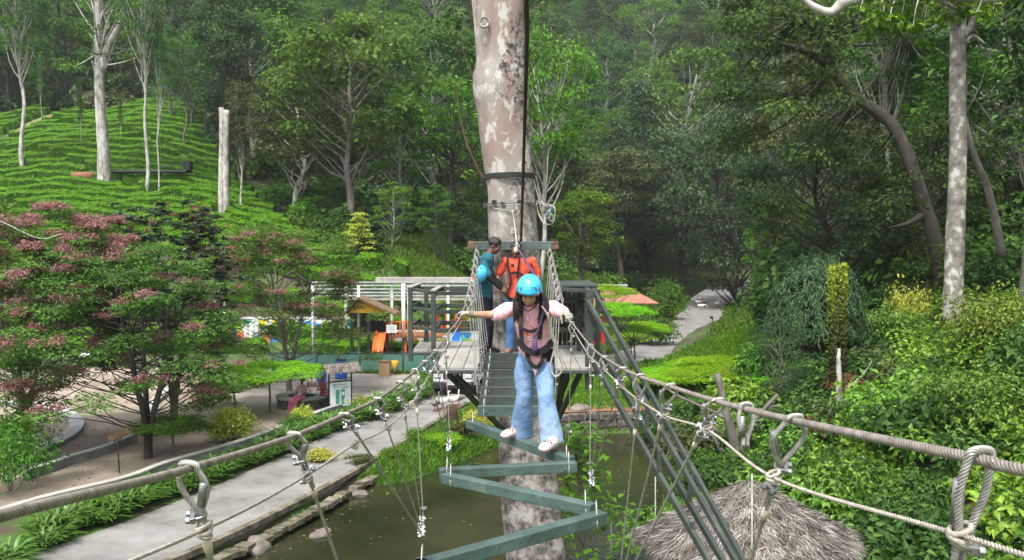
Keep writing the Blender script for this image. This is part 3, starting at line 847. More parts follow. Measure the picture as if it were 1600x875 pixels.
tube(mb, smooth_path([pp(1566, 400), pp(1545, 300), pp(1520, 235), pp(1500, 150, 1)], 5), np.linspace(.16, .07, 16), 8)
for q in range(8):
    c = np.array(pp(rng.uniform(1470, 1540), rng.uniform(80, 200), rng.uniform(0, 2))); limb(mb, pp(1506, 180, 1), c, .04, .015, rng)
    ps, nv, dv = clump(rng, c, (.8, .8, .5), 70); leaves(cw, ps, nv, dv, .2, .1, rng.random(len(ps)) * .7)
part('trunk', mb, BARK['grey'], t, True); part('crown', cw, LEAF['mid'], t)
# trees making up the right-hand wood's front
fr = 'trees at the front of the right-hand wood'
proto('bushy', 'dark', 'dark', seed=61, H=9, r0=.22, clear=.12, cr=3.6, n=60, cl=1.05, flat=.7, nl=170, ll=.24, lw=.13, wander=.3)
proto('bushy_b', 'mid', 'grey', seed=62, H=9, r0=.2, clear=.10, cr=3.2, n=54, cl=.95, flat=.6, nl=150, ll=.26, lw=.13, wander=.3)
tree_at('bushy', 1405, 440, 190, .8, d=40, leaf='dark', label='dark bushy tree under the leaning trunk, left of the mottled trunk', group=fr)
tree_at('bushy', 1585, 420, 120, .85, d=42, leaf='dark', label='dark bushy tree just right of the mottled trunk', group=fr)
tree_at('bushy_b', 1250, 420, 75, .85, d=56, leaf='olive', bk='pale', label='olive bushy tree with fine twigs above the dark dome', group=fr)
tree_at('bushy', 1330, 430, 215, 1.1, d=42, leaf='bluedark', label='bluish dark tree directly above the dark drooping dome', group=fr)
tree_at('bushy_b', 1196, 455, 305, .62, d=62, leaf='bright', label='light green willowy bush beside the end of the winding road', group=fr)
tree_at('bushy_b', 1250, 445, 320, .6, d=50, leaf='mid', label='mid green bush between the willowy bush and the dark dome', group=fr)
tree_at('bushy', 1160, 400, 200, .8, d=84, leaf='bluedark', label='dark tree where the right wood meets the far slope', group=fr)
# drooping dark dome
def droopy(seed, n, r, H, ll, lw):
    rng = np.random.default_rng(seed); tr, cw = MB(), MB()
    tube(tr, smooth_path([(0, 0, -.4), (.1, 0, H * .3), (0, .1, H * .7)], 4), np.linspace(.2, .08, 9), 8)
    for i in range(n):
        u = nrm(rng.normal(size=3)); u[2] = abs(u[2]) * 1.1 - .15
        c = np.array((0, 0, H * .45)) + u * (r, r, H * .52) * rng.uniform(.8, 1.02)
        limb(tr, (0, 0, H * .35), c, .04, .012, rng)
        m = 16
        dv = nrm(rng.normal(0, .8, (m, 3)) + (u[0] * .5, u[1] * .5, -.55)); nv = nrm(u + rng.normal(0, .3, (m, 3)) + (0, 0, .5))
        leaves(cw, c + rng.normal(0, .12, (m, 3)), nv, dv, ll * rng.uniform(.7, 1.2, m), lw, np.clip(rng.uniform(0, .5) + rng.normal(.2, .2, m), 0, 1), 'leaf')
    return tr, cw
tr, cw = droopy(63, 620, 2.7, 5.4, .34, .075)
PROTO['mango'] = (tr.mesh('mango_trunk', BARK['dark'], True), cw.mesh('mango_crown', LEAF['bluedark']), 5.6)
tree_at('mango', 1275, 600, 372, .70, d=30, leaf='bluedark', label='dark dome-shaped tree of long drooping leaves on the right bank')
# feathery blue-grey bush in front of it
proto('feather', 'bluedark', 'grey', seed=64, H=3, r0=.07, clear=.1, cr=1.5, n=30, cl=.5, nl=150, ll=.16, lw=.035, layered=True, wander=.1)
tree_at('feather', 1212, 620, 488, .62, d=28, leaf='bluedark', label='feathery blue-grey bush at the foot of the dark drooping dome', cat='bush')
# overhanging branch at the top right
t = thing('overhanging_branch', 'pale crooked branch with bright leaves reaching in at the top right corner', 'branch', P(1400, -20, 15))
b = P(1400, -20, 15)
def pq(px, py, d=15): q = P(px, py, d); return (q.x - b.x, q.y - b.y, q.z - b.z)
mb, cw = MB(), MB()
tube(mb, smooth_path([pq(1245, -8), pq(1275, 12), pq(1300, 19), pq(1318, 4), pq(1350, -4), pq(1440, -12), pq(1560, -10), pq(1660, -60)], 6), np.linspace(.05, .16, 43), 8, wob=.08, rng=rng)
for q in range(46):
    ax = rng.uniform(1340, 1600); ay = rng.uniform(-25, 45) if rng.random() < .7 else rng.uniform(30, 92)
    if ay > 30 and not (1345 < ax < 1450): continue
    c = np.array(pq(ax, ay, 15 + rng.uniform(-.6, .8))); limb(mb, pq(ax + 10, -8), c, .012, .005, rng, sides=4)
    ps, nv, dv = clump(rng, c, .16, 16); leaves(cw, ps, nv, dv + (0, 0, -.4), .16, .11, np.clip(rng.uniform(.2, .8, len(ps)), 0, 1), 'leaf')
part('trunk', mb, BARK['pale'], t, True); part('crown', cw, LEAF['bright'], t)

# ------------------------------------------------------------------ garden trees on the left
def garden_tree(name, px, py, d, top, label, seed, cr, leaf, n, pods=.5, cl=.62, trunks=3, lowest=.27, fine=(.15, .06), side=(0, 0), podmat='pink', bk='grey', layered=True, kind='quad', nl=200, podn=70, tilt=0):
    rng = np.random.default_rng(seed)
    b = P(px, py, d); b.z = hgt(b.x, b.y)
    H = P(px, top, d).z - b.z
    t = thing(name, label, 'tree', (b.x, b.y, b.z - .05), 0)
    tr, cw, pd = MB(), MB(), MB()
    stems = []
    for s in range(trunks):
        a = s * 2.1 + rng.random(); q = .3 * cr
        pth = smooth_path([(0, 0, -.3), (math.cos(a) * .08, math.sin(a) * .08, H * .15), (math.cos(a) * q * .5, math.sin(a) * q * .5, H * .42), (math.cos(a) * q, math.sin(a) * q, H * .72)], 5)
        tube(tr, pth, np.linspace(.13, .035, len(pth)), 9, wob=.12, rng=rng); stems.append(pth)
    for i in range(n):
        f = lowest + (1 - lowest) * ((i + .5) / n) ** .8
        a = i * 2.4 + rng.normal(0, .3)
        prof = math.sqrt(max(0.02, 1 - ((f - .5) / .56) ** 2))
        q = cr * prof * rng.uniform(.3, 1) ** .55
        c = np.array((math.cos(a) * q + side[0], math.sin(a) * q * .8 + side[1], f * H - .06 * H * rng.random()))
        st = stems[i % trunks]; k = min(len(st) - 1, int(len(st) * max(.25, f * .97)))
        limb(tr, st[k], c, .024, .008, rng, .12)
        s = cl * rng.uniform(.7, 1.3); cv = rng.uniform(.1, .8)
        if layered:
            for z in (-.16, .05):
                ps, nv, dv = clump(rng, c + (rng.normal(0, .2), rng.normal(0, .2), z), (s, s, s * .36), nl // 2, 1.0, True); nv = nrm(nv + rng.normal(0, .22, nv.shape))
                leaves(cw, ps, nv, dv, fine[0] * rng.uniform(.7, 1.3, len(ps)), fine[1], np.clip(cv * .6 + rng.normal(.2, .14, len(ps)), 0, 1), 'quad')
        else:
            for w_ in range(7):          # whorls of long leaves at the twig tips
                cc = c + rng.normal(0, s * .45, 3); m = nl // 14
                dv = nrm(rng.normal(0, 1, (m, 3)) * (1, 1, .5) + (0, 0, .15)); nv = nrm(np.array((0, 0, 1.0)) + dv * -.3 + rng.normal(0, .2, (m, 3)))
                leaves(cw, cc + 0 * dv, nv, dv, fine[0] * rng.uniform(.7, 1.2, m), fine[1], np.clip(cv * .6 + rng.normal(.2, .2, m), 0, 1), 'leaf')
                limb(tr, c - (0, 0, .2), cc, .012, .006, rng, sides=3, n=3)
        if pods and rng.random() < pods:
            if layered:
                for w_ in range(3):
                    ps, nv, dv = clump(rng, c + (rng.normal(0, s * .45), rng.normal(0, s * .45) - .1, .16), (s * .48, s * .48, .20), int(podn * 1.5), .3)
                    leaves(pd, ps, nv, dv + (0, 0, .35), .09, .035, np.clip(rng.random(len(ps)), 0, 1), 'quad')
            else:
                for w_ in range(4):
                    cc = c + rng.normal(0, s * .4, 3) + (0, 0, s * .4)
                    leaves(pd, cc + rng.normal(0, .02, (5, 3)), nrm(rng.normal(size=(5, 3))), np.array([(0, 0, 1.)] * 5) + rng.normal(0, .25, (5, 3)), .16, .05, rng.random(5), 'quad')
    part('trunk', tr, BARK[bk], t, True); part('crown', cw, LEAF[leaf], t)
    if pods: tag(part('seed_pods' if layered else 'leaf_tips', pd, LEAF[podmat], t), kind='stuff')
    return t
LEAF['garden'] = leafmat('leaf_feathery_green', [(0, (.038, .082, .014)), (.5, (.090, .175, .028)), (1, (.19, .31, .055))])
garden_tree('pink_podded_tree', 232, 722, 24.9, 372, 'spreading feathery tree with pink pods, its dark trunk in the sand by the grey wall', 70, 3.6, 'garden', 78, .5, .58, side=(-.7, -.2), bk='dark', nl=310)
garden_tree('pink_podded_tree', 40, 690, 26.5, 322, 'pinkest tree, full of dusky pink pods, at the left edge of the picture', 71, 3.9, 'garden', 76, .9, .62, side=(.5, 0), bk='grey', podn=240, nl=300)
garden_tree('pink_podded_tree', 452, 622, 36.0, 352, 'feathery green tree with a few pink pods in front of the pergola', 72, 4.1, 'garden', 84, .4, .62, side=(-.2, 0), bk='grey', nl=320)
garden_tree('glossy_leaved_tree', 272, 670, 29.0, 316, 'dark glossy-leaved tree with coral shoot tips between pink-podded ones', 73, 2.7, 'glossy', 64, .6, .55, fine=(.27, .075), podmat='coral', layered=False, nl=520)
# pine-like sapling and small things in the sand
garden_tree('sapling', 320, 636, 33.0, 560, 'thin green sapling standing alone in the sand', 74, .9, 'garden', 12, 0, .3, trunks=1, nl=90)
def lime_tree(px, py, d, top, w, label, seed, leaf='lime', group=None, cat='tree'):
    rng = np.random.default_rng(seed)
    b = P(px, py, d); b.z = hgt(b.x, b.y); H = P(px, top, d).z - b.z
    t = thing('flat_topped_tree', label, cat, (b.x, b.y, b.z - .05), 0, group)
    tr, cw = MB(), MB()
    st = smooth_path([(0, 0, -.3), (.05, .02, H * .4), (-.03, 0, H * .85)], 4)
    tube(tr, st, np.linspace(.045, .02, len(st)) * (1 + H * .12), 7)
    for i in range(max(10, int(9 * w * w + 6))):
        a = i * 2.4; q = w * rng.uniform(.1, 1) ** .6
        c = np.array((math.cos(a) * q, math.sin(a) * q, H * (.98 - .10 * (q / w) ** 2) - .16 * rng.random()))
        limb(tr, st[-3], c, .018, .006, rng, .08, 4)
        ps, nv, dv = clump(rng, c, (.5, .5, .14), 260, 1.2, True)
        leaves(cw, ps, nv, dv, .11 * rng.uniform(.7, 1.3, len(ps)), .05, np.clip(rng.uniform(.2, .6) + rng.normal(.15, .14, len(ps)), 0, 1))
    part('trunk', tr, BARK['grey'], t, True); part('crown', cw, LEAF[leaf], t)
    return t
lime_tree(420, 652, 31.5, 566, 1.9, 'lime green flat-topped tree shading the people on the round bench', 80)
lime_tree(365, 650, 31, 590, 1.2, 'smaller lime flat-topped tree at the left of the seated people', 81)
lime_tree(268, 716, 25.2, 652, 1.0, 'small flat green sapling in front of the dark trunk in the sand', 82, 'bright')
lf = 'lime feathery saplings in the clearing right of the platform'
rg = np.random.default_rng(90)
LIME = [(965, 560, 38, 470, 1.5), (990, 590, 40, 500, 1.5), (1010, 612, 34, 582, 1.1), (945, 530, 46, 442, 1.7), (1040, 605, 34.5, 578, 1.2), (1075, 600, 36, 568, 1.2), (1085, 610, 33, 575, 1.2), (1120, 610, 35, 560, 1.6), (1150, 620, 33, 575, 1.3), (1030, 620, 32.5, 585, 1.1), (1175, 600, 37, 570, 1.5), (985, 560, 44, 520, 1.0), (1100, 585, 38, 560, 1.2), (1200, 640, 31, 590, 1.0), (1290, 680, 25, 640, 1.0)]
for i, (px, py, d, top, w) in enumerate(LIME):
    lime_tree(px, py, d, top, w, 'lime green feathery flat-topped sapling in the clearing between platform and right bank', 91 + i, 'lime', lf)

# broadleaf sapling in front of the lower trunk
def broad_sapling(px, py, d, top, w, label, seed, leaf='bright', n=26, ll=.24, lw=.12, name='broadleaf_sapling', z=None, m=14):
    rng = np.random.default_rng(seed)
    b = P(px, py, d); b.z = hgt(b.x, b.y) if z is None else z; H = P(px, top, d).z - b.z
    t = thing(name, label, 'sapling', b, 0)
    tr, cw = MB(), MB()
    st = smooth_path([(0, 0, -.3), (.08, .02, H * .4), (-.03, 0, H * .95)], 5); tube(tr, st, np.linspace(.05, .015, len(st)), 7)
    for i in range(n):
        f = .30 + .70 * i / n; a = i * 2.4; q = w * (1.15 - f) * rng.uniform(.5, 1.1)
        c = np.array((math.cos(a) * q, math.sin(a) * q, f * H)); limb(tr, st[min(len(st) - 1, int(f * len(st) * .9))], c, .015, .006, rng, sides=4)
        dv = nrm(rng.normal(0, 1, (m, 3)) * (1, 1, .35)); nv = nrm(np.array((0, 0, 1.)) + rng.normal(0, .25, (m, 3)))
        leaves(cw, c + rng.normal(0, .16, (m, 3)) * (1, 1, .25), nv, dv, ll * rng.uniform(.7, 1.2, m), lw, np.clip(rng.uniform(.1, .6) + rng.normal(.2, .15, m), 0, 1), 'leaf')
    part('trunk', tr, BARK['grey'], t, True); part('crown', cw, LEAF[leaf], t)
broad_sapling(905, 900, 16.5, 660, 1.15, 'bright broad-leaved sapling growing out of the pond right of the lower trunk', 110, z=-.7, n=34)
broad_sapling(1010, 860, 17.5, 790, .9, 'low broad-leaved sapling between the pond and the thatched hut', 111, n=16)
# ------------------------------------------------------------------ grass, bank plants
def on_road(x, y):
    k = np.argmin((ctr[:, 0] - x) ** 2 + (ctr[:, 1] - y) ** 2)
    return math.hypot(ctr[k, 0] - x, ctr[k, 1] - y) < wd[k, 0] + .15
PLZ = np.array([(p[0], p[1]) for p in plz])
def grass(name, label, region, n, rng, h=(.10, .28), w=.02, leaf='grass', den=None):
    xs, ys = [], []
    while len(xs) < n:
        y = rng.uniform(region[2], region[3], 4000); x = rng.uniform(region[0], region[1], 4000)
        u = x / y
        ok = (np.abs(u) < .66)
        if den is not None: ok &= den(x, y)
        ok &= poly_sd(x, y, POND) < -.15
        ok &= poly_sd(x, y, PLZ) < .1
        dd = np.min((ctr[None, ::3, 0] - x[:, None]) ** 2 + (ctr[None, ::3, 1] - y[:, None]) ** 2, 1)
        ok &= dd > (1.75 + .5 * sstep(40, 60, y)) ** 2
        ok &= wave(x * 3.1 + 4, y * 2.7) + rng.random(4000) * 1.2 > .1
        ok &= (height(x, y) > -5)
        xs += list(x[ok]); ys += list(y[ok])
    x, y = np.array(xs[:n]), np.array(ys[:n]); z = height(x, y)
    sc = 1 + np.maximum(y - 25, 0) / 30
    pos = np.stack([x, y, z - .01], 1)
    a = rng.random(n) * 6.28
    nv = np.stack([np.cos(a), np.sin(a), rng.uniform(.1, .7, n)], 1)
    dv = np.stack([rng.normal(0, .45, n), rng.normal(0, .45, n), np.ones(n)], 1)
    mb = MB(); leaves(mb, pos, nrm(nv), dv, rng.uniform(h[0], h[1], n) * sc ** .6, w * sc, np.clip(rng.normal(.45, .22, n), 0, 1), 'quad')
    o = part(name, mb, LEAF[leaf]); tag(o, label, 'grass', None, 'stuff')
rg = np.random.default_rng(120)
grass('grass', 'grass and low weeds on the banks of the pond and the clearing', (-8, 16, 17, 50), 60000, rg, (.10, .30), .035, den=lambda x, y: x < edge_x(y) + 3)
LEAF['lawn'] = leafmat('lawn_lime', [(0, (.07, .16, .008)), (.5, (.13, .30, .012)), (1, (.22, .42, .03))], .35)
grass('grass', 'lime green low groundcover in the clearing beyond the pond wall', (2, 16, 31, 48), 60000, rg, (.08, .20), .06, 'lawn', den=lambda x, y: (x < .35 * y))
grass('grass', 'dense grass on the narrow bank between road kerb and pond', (-9, 0, 17, 31), 12000, rg, (.08, .24), .03, den=lambda x, y: (poly_sd(x, y, POND) > -2.2))
grass('grass', 'bright meadow grass on the rise beside the winding road', (-14, 30, 50, 96), 90000, rg, (.10, .30), .045)

NB = [shrub_arr(s, 1150, 1.0, .145, .078, 'leaf', .8) for s in (131, 132, 133, 134)]
LEAF['bank'] = leafmat('leaf_bank_green', [(0, (.026, .068, .006)), (.45, (.085, .19, .014)), (1, (.21, .38, .035))], .35, .4, .015, .45)
LEAF['bank_lime'] = leafmat('leaf_bank_yellowish', [(0, (.055, .11, .006)), (.45, (.14, .245, .014)), (1, (.28, .42, .035))], .35, .4, .015, .45)
rng = np.random.default_rng(140)
pts = []
for _ in range(6000):
    y = rng.uniform(10.5, 44); x = rng.uniform(2, 32)
    if x / y > .68 or x < edge_x(y) - .4: continue
    if y < 17.5 and x < 6.6: continue
    if x < 9.5 and 29.4 < y < 33: continue
    if 30 < y < 47 and x < .33 * y: continue
    if any((x - a) ** 2 + (y - b) ** 2 < (.62 + .018 * y) ** 2 for a, b, _, _ in pts): continue
    m = rng.choice([0, 1, 2, 3], p=[.46, .20, .28, .06]) if x / y > .42 else rng.choice([0, 1, 2, 3], p=[.34, .10, .42, .14])
    q_ = math.sin(x * 1.1 + 2) * math.cos(y * .9 + x * .4)
    if rng.random() < .55: m = 2 if q_ < -.25 else 1 if q_ > .55 else m
    pts.append((x, y, rng.uniform(.62, 1.25) * (1.45 if rng.random() < .2 else 1) * (.9 + y / 90), m))
print('bank shrubs', len(pts))
mass('bank_undergrowth', 'leafy green undergrowth smothering the steep right bank', ['bank', 'bank_lime', 'dark', 'olive'], pts, NB, rng, -.15)
# taller single shrubs on the bank
BS = [(1290, 700, 640, 'dry', 'reddish dry bush beside the columnar plant', 1.4), (1400, 560, 470, 'bank', 'mid green bush at the left foot of the mottled trunk', 1.5), (1425, 530, 430, 'yellow', 'yellow-tipped bush left of the mottled trunk', 1.0), (1560, 560, 430, 'bank_lime', 'big yellow-green bush at the right edge below the dark wood', 1.9), (1540, 700, 560, 'bank', 'large glossy-leaved bush at the right edge of the picture', 1.9), (1400, 700, 590, 'bank', 'broad bush in the middle of the right bank', 1.7), (1300, 820, 700, 'bank', 'bright bush standing behind the right side of the thatched roof', 1.3), (1230, 720, 650, 'bank', 'small bright bush behind the thatched roof peak', 1.1), (1340, 640, 580, 'dry', 'bush with a few rusty dry leaves left of the bank middle', 1.0)]
for i, (px, py, top, leaf, lab, w) in enumerate(BS):
    b = hit(px, py, 9); H = P(px, top, b.y).z - b.z
    t = thing('bush', lab, 'bush', (b.x, b.y, b.z - .1), 0)
    c = part('foliage', shrub_arr(160 + i, int(2000 * w), 1.0, .14 / w, .075 / w, 'leaf', .95), LEAF[leaf], t); c.scale = (w * .9, w * .9, H * .9); c.rotation_euler.z = i * 1.3
    mb = MB()
    for q in range(5): limb(mb, (0, 0, -.2), (rng.normal(0, w * .35), rng.normal(0, w * .35), H * .75), .03, .01, rng)
    part('stem', mb, BARK['grey'], t, True)
# yellow-topped twin columnar plant
b = hit(1312, 660, 10); t = thing('columnar_plant', 'twin-columned shrub with flat yellow-green tops on a bare stem', 'shrub', b, 0)
kz = b.y / FPX
mb, cw = MB(), MB()
tube(mb, smooth_path([pp(1313, 690), pp(1311, 640), pp(1309, 560)], 4), np.linspace(.12, .07, 9) * b.y / 22, 8)
limb(mb, pp(1320, 625), pp(1362, 580), .05, .02, rng)
for cx, y0, y1, w_ in ((1300, 432, 612, .085), (1317, 429, 600, .08)):
    n = 2600; f = rng.random(n) ** .8; yy_ = y0 + 3 * 0 + f * (y1 - y0)
    a = rng.random(n) * 6.28; r_ = w_ * b.y / 22 * (1.25 - .4 * f + .35 * np.sin(yy_ * .16 + cx) * f) * np.sqrt(rng.uniform(.3, 1.35, n))
    base = np.array([pp(cx, q) for q in yy_]); pos = base + np.stack([np.cos(a) * r_, np.sin(a) * r_, 0 * a], 1)
    keep = rng.random(n) > f * .6
    nv = nrm(np.stack([np.cos(a), np.sin(a), .4 + 0 * a], 1) + rng.normal(0, .3, (n, 3)))
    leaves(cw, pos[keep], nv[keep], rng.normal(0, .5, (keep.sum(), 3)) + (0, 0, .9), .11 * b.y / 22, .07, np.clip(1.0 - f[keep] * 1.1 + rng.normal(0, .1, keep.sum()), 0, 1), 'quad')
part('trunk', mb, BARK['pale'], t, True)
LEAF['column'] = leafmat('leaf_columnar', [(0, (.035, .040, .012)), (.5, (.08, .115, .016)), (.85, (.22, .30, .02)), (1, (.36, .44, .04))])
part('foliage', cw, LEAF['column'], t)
# bare pruned tree beside the pond
b = P(1145, 755, 24.0); b.z = hgt(b.x, b.y); t = thing('pruned_tree', 'bare pruned grey trunk with cut-off limbs behind the cables right of the pond', 'dead tree', b, 0)
mb = MB()
for pth, r0, r1 in (([pp(1148, 775), pp(1152, 745), pp(1145, 700), pp(1134, 660), pp(1120, 600)], .17, .10), ([pp(1150, 742), pp(1168, 700), pp(1180, 672), pp(1215, 632)], .12, .05), ([pp(1147, 735), pp(1128, 722), pp(1110, 690)], .10, .06), ([pp(1138, 672), pp(1105, 655), pp(1060, 635), pp(1020, 608)], .06, .03), ([pp(1120, 690), pp(1102, 672), pp(1096, 650)], .07, .06), ([pp(1216, 650), pp(1200, 655), pp(1182, 690)], .04, .03)):
    q = smooth_path(pth, 5); tube(mb, q, np.linspace(r0, r1, len(q)), 9, wob=.1, rng=rng)
part('trunk', mb, BARK['grey'], t, True)
# strap-leaved border clumps
def strap(seed, n=46, L=.62, W=.045, spread=1.0):
    rng = np.random.default_rng(seed); mb = MB(); k = 6
    for i in range(n):
        a = rng.random() * 6.28; Lq = L * rng.uniform(.65, 1.15); up = rng.uniform(.7, 1.35)
        d = np.array((math.cos(a), math.sin(a), 0)); s = np.array((-d[1], d[0], 0)); b0 = d * rng.uniform(0, .1) + s * rng.normal(0, .05)
        V = []
        for q in range(k):
            f = q / (k - 1); p = b0 + d * (Lq * spread * (f * .75 * (1.5 - up * .5) + .0)) + np.array((0, 0, Lq * up * (f - .62 * f * f * spread)))
            w = W * math.sin(PI * (.18 + .80 * f)) * .5
            V += [p - s * w + (0, 0, w * .5), p + s * w + (0, 0, w * .5)]
        F = [(2 * q, 2 * q + 1, 2 * q + 3, 2 * q + 2) for q in range(k - 1)]
        mb.add(V, F, np.clip(rng.normal(.5, .22), 0, 1))
    return mb
SM = [strap(s, 70).mesh('strap_plant', LEAF['strap'], True) for s in (170, 171, 172, 173)]
line = smooth_path([G(*q) for q in ((-60, 905), (20, 868), (110, 822), (200, 783), (290, 752), (390, 715), (470, 680), (560, 652), (625, 625), (655, 612))], 12)
line = resample(line, .42)
for i, p in enumerate(line):
    if rng.random() < .08: continue
    for side in (.02, .42, .74):
        if rng.random() < .42: continue
        o = link('strap_leaved_plant', SM[rng.integers(4)]); s = rng.uniform(1.1, 1.6)
        o.location = (p[0] + side * .8 + rng.normal(0, .06), p[1] - side * .35 + rng.normal(0, .1), 0); o.rotation_euler.z = rng.random() * 6.28; o.scale = (s, s, s * rng.uniform(.85, 1.1))
        tag(o, 'strap-leaved green plant in the border between the long grey wall and the road', 'plant', 'strap-leaved plants along the road')
# yellow garden shrubs
def small_shrub(px, py, d, w, H, leaf, label, seed, name='shrub', ll=.09, lw=.045, n=1400):
    b = P(px, py, d); b.z = max(hgt(b.x, b.y), -.5); t = thing(name, label, 'shrub', b, 0)
    mb = shrub_arr(seed, n, 1.0, ll / w, lw / w, 'quad', 1.0); c = part('foliage', mb, LEAF[leaf], t); c.scale = (w, w, H)
    m2 = MB(); r_ = np.random.default_rng(seed)
    for q in range(5): limb(m2, (0, 0, -.1), (r_.normal(0, w * .3), r_.normal(0, w * .3), H * .7), .015, .006, r_, sides=4)
    part('stem', m2, BARK['grey'], t, True)
small_shrub(365, 690, 27.2, .85, 1.0, 'yellow', 'round yellow-leaved shrub on the grass patch by the long grey wall', 181, n=3600, ll=.11, lw=.06)
small_shrub(470, 660, 29.6, .5, .62, 'yellow', 'small yellow shrub in front of the seated people', 182)
small_shrub(562, 640, 32.5, .8, .5, 'yellow', 'low yellow-green shrub right of the notice board', 183)
small_shrub(455, 676, 28.6, .6, .5, 'mid', 'low green shrub left of the notice board by the wall', 184)
small_shrub(20, 830, 21.5, 1.3, 1.7, 'mid', 'leafy green bush in the bottom left corner beyond the cable', 185, ll=.12, lw=.06, n=2400)
small_shrub(1, 700, 24, 1.0, 1.5, 'bright', 'bright bush at the left edge below the pink-podded tree', 186, ll=.12, lw=.06, n=1800)
for i, (px, py, d, w, H, lf_) in enumerate([(505, 700, 24.6, .55, .35, 'yellow'), (725, 690, 27.5, .55, .65, 'olive'), (655, 690, 27.0, .5, .4, 'bright'), (745, 665, 28.6, .6, .7, 'yellow'), (690, 720, 26.4, .7, .4, 'lime'), (610, 735, 24.9, .5, .3, 'bright'), (560, 745, 24.2, .45, .3, 'olive')]):
    small_shrub(px, py, d, w, H, lf_, ['low yellowish shrub at the road edge nearest the cable loops', 'reddish-olive shrub beside the tree stump', 'bright low shrub on the grassy bank by the road', 'yellow-green croton-like shrub left of the big trunk', 'lime low shrub at the water edge left of the big trunk', 'bright low shrub on the bank below the road curve', 'small olive shrub on the bank below the road'][i], 190 + i)
# bushes along the winding road and behind the platform
for i, (px, py, top, w, lf_, lab) in enumerate([(985, 455, 425, 2.2, 'dark', 'dark bush on the rise left of the tiled shelter roof'), (1030, 450, 395, 3, 'bright', 'bright loose bush left of the winding road'), (1078, 445, 395, 3.2, 'mid', 'mid green bush by the top of the winding road'), (1045, 500, 440, 1.8, 'mid', 'flowering bush on the left verge of the winding road'), (1020, 540, 490, 1.7, 'dark', 'dark bush at the road bend near the tiled shelter'), (1200, 520, 460, .9, 'dark', 'dark bush on the right verge of the winding road'), (1185, 600, 535, .9, 'mid', 'green bush below the feathery blue-grey bush'), (1100, 425, 365, 3.6, 'bright', 'bright bush above the far end of the winding road'), (1010, 410, 350, 3.5, 'lime', 'yellow-green bush at the foot of the hazy slope'), (950, 410, 375, 3, 'mid', 'mid green bush on the grassy rise'), (985, 405, 365, 3.2, 'lime', 'yellow-green bush right of the mid green one on the grassy rise'), (1062, 418, 372, 3.4, 'lime', 'light yellow-green bush just left of the far road end'), (1030, 425, 385, 2.6, 'mid', 'small mid green bush between the two yellow-green ones'), (925, 425, 385, 2.4, 'bright', 'bright bush directly right of the railing slab on the rise'), (1150, 400, 340, 2.8, 'bright', 'bright tall bush right above the far road end'), (920, 500, 470, 1.4, 'bright', 'bright bush behind the right-hand platform railing')]):
    b = hit(px, py, 20); H = max(.8, P(px, top, b.y).z - b.z)
    t = thing('bush', lab, 'bush', (b.x, b.y, b.z - .2), 0)
    c = part('foliage', shrub_arr(210 + i, 2600, 1.0, .20 / w, .10 / w, 'quad', 1.0), LEAF[lf_], t); c.scale = (w, w, H)
    m2 = MB()
    for q in range(4): limb(m2, (0, 0, -.1), (rng.normal(0, w * .3), rng.normal(0, w * .3), H * .7), .05, .02, rng, sides=4)
    part('stem', m2, BARK['grey'], t, True)
for i, (px, py, w) in enumerate(((430, 318, 1.9), (455, 335, 1.7), (478, 350, 1.8), (500, 362, 1.6), (520, 375, 1.8), (545, 385, 1.6), (490, 335, 2.0), (530, 352, 2.0), (465, 368, 1.4), (505, 392, 1.5), (575, 398, 1.6))):
    b = hit(px, py, 45); t = thing('bush', 'leafy bush at the right-hand foot of the tea slope', 'bush', (b.x, b.y, b.z - .3), i * 1.7, 'bushes at the right-hand foot of the tea slope')
    c = part('foliage', shrub_arr(240 + i, 1500, 1.0, .26 / w, .15 / w, 'quad', 1.0), LEAF[('mid', 'dark', 'bright')[i % 3]], t); c.scale = (w, w, w * 1.1)
# rocks and stump
def rock(loc, s, label, seed, m='rock_grey', cat='rock'):
    r_ = np.random.default_rng(seed); mb = MB(); ellipsoid(mb, (0, 0, 0), (1, 1, 1), 14, 9)
    V = mb.V[0]; k = 1 + .18 * np.sin(V @ r_.normal(0, 2.6, 3) + 1) + .12 * np.sin(V @ r_.normal(0, 4.6, 3)); mb.V[0] = V * k[:, None] * s
    o = part('rock', mb, MATS[m], None, True, loc=loc); tag(o, label, cat); o.rotation_euler.z = r_.random() * 6
mat('rock_grey', [(.3, (.07, .06, .05)), (.55, (.17, .145, .125)), (.75, (.27, .24, .21))], 2.5, .9, .6)
rock(G(402, 853, -.3), (.45, .32, .18), 'brown flat rock at the water edge below the road', 1)
rock(G(500, 835, -.35), (.3, .2, .12), 'small rock in the shallow water by the left bank', 2)
rock(G(560, 772, -.3), (.28, .2, .1), 'small pale rock in the grass at the pond edge', 3)
rock(G(905, 640, .35), (.5, .35, .25), 'pale rock on the red ledge by the platform strut', 4)
rock(G(960, 580, .1), (.7, .4, .35), 'grey rock among the lime saplings', 5)
rock(G(885, 618, .2), (.4, .3, .2), 'rounded rock right of the lower trunk', 6)
b = G(704, 660, 0); b.x += .05
mb = MB(); tube(mb, [(0, 0, -.5), (0, 0, 0), (.01, 0, .35), (0, .01, .62)], [.30, .25, .20, .20], 12, wob=.12, rng=rng)
part_ = part('tree_stump', mb, mat('stump_wood', [(.3, (.02, .012, .008)), (.6, (.07, .04, .025)), (.8, (.12, .075, .05))], 4, .95, .8), None, True, loc=b); tag(part_, 'dark brown tree stump at the road edge beside the white geese', 'stump')

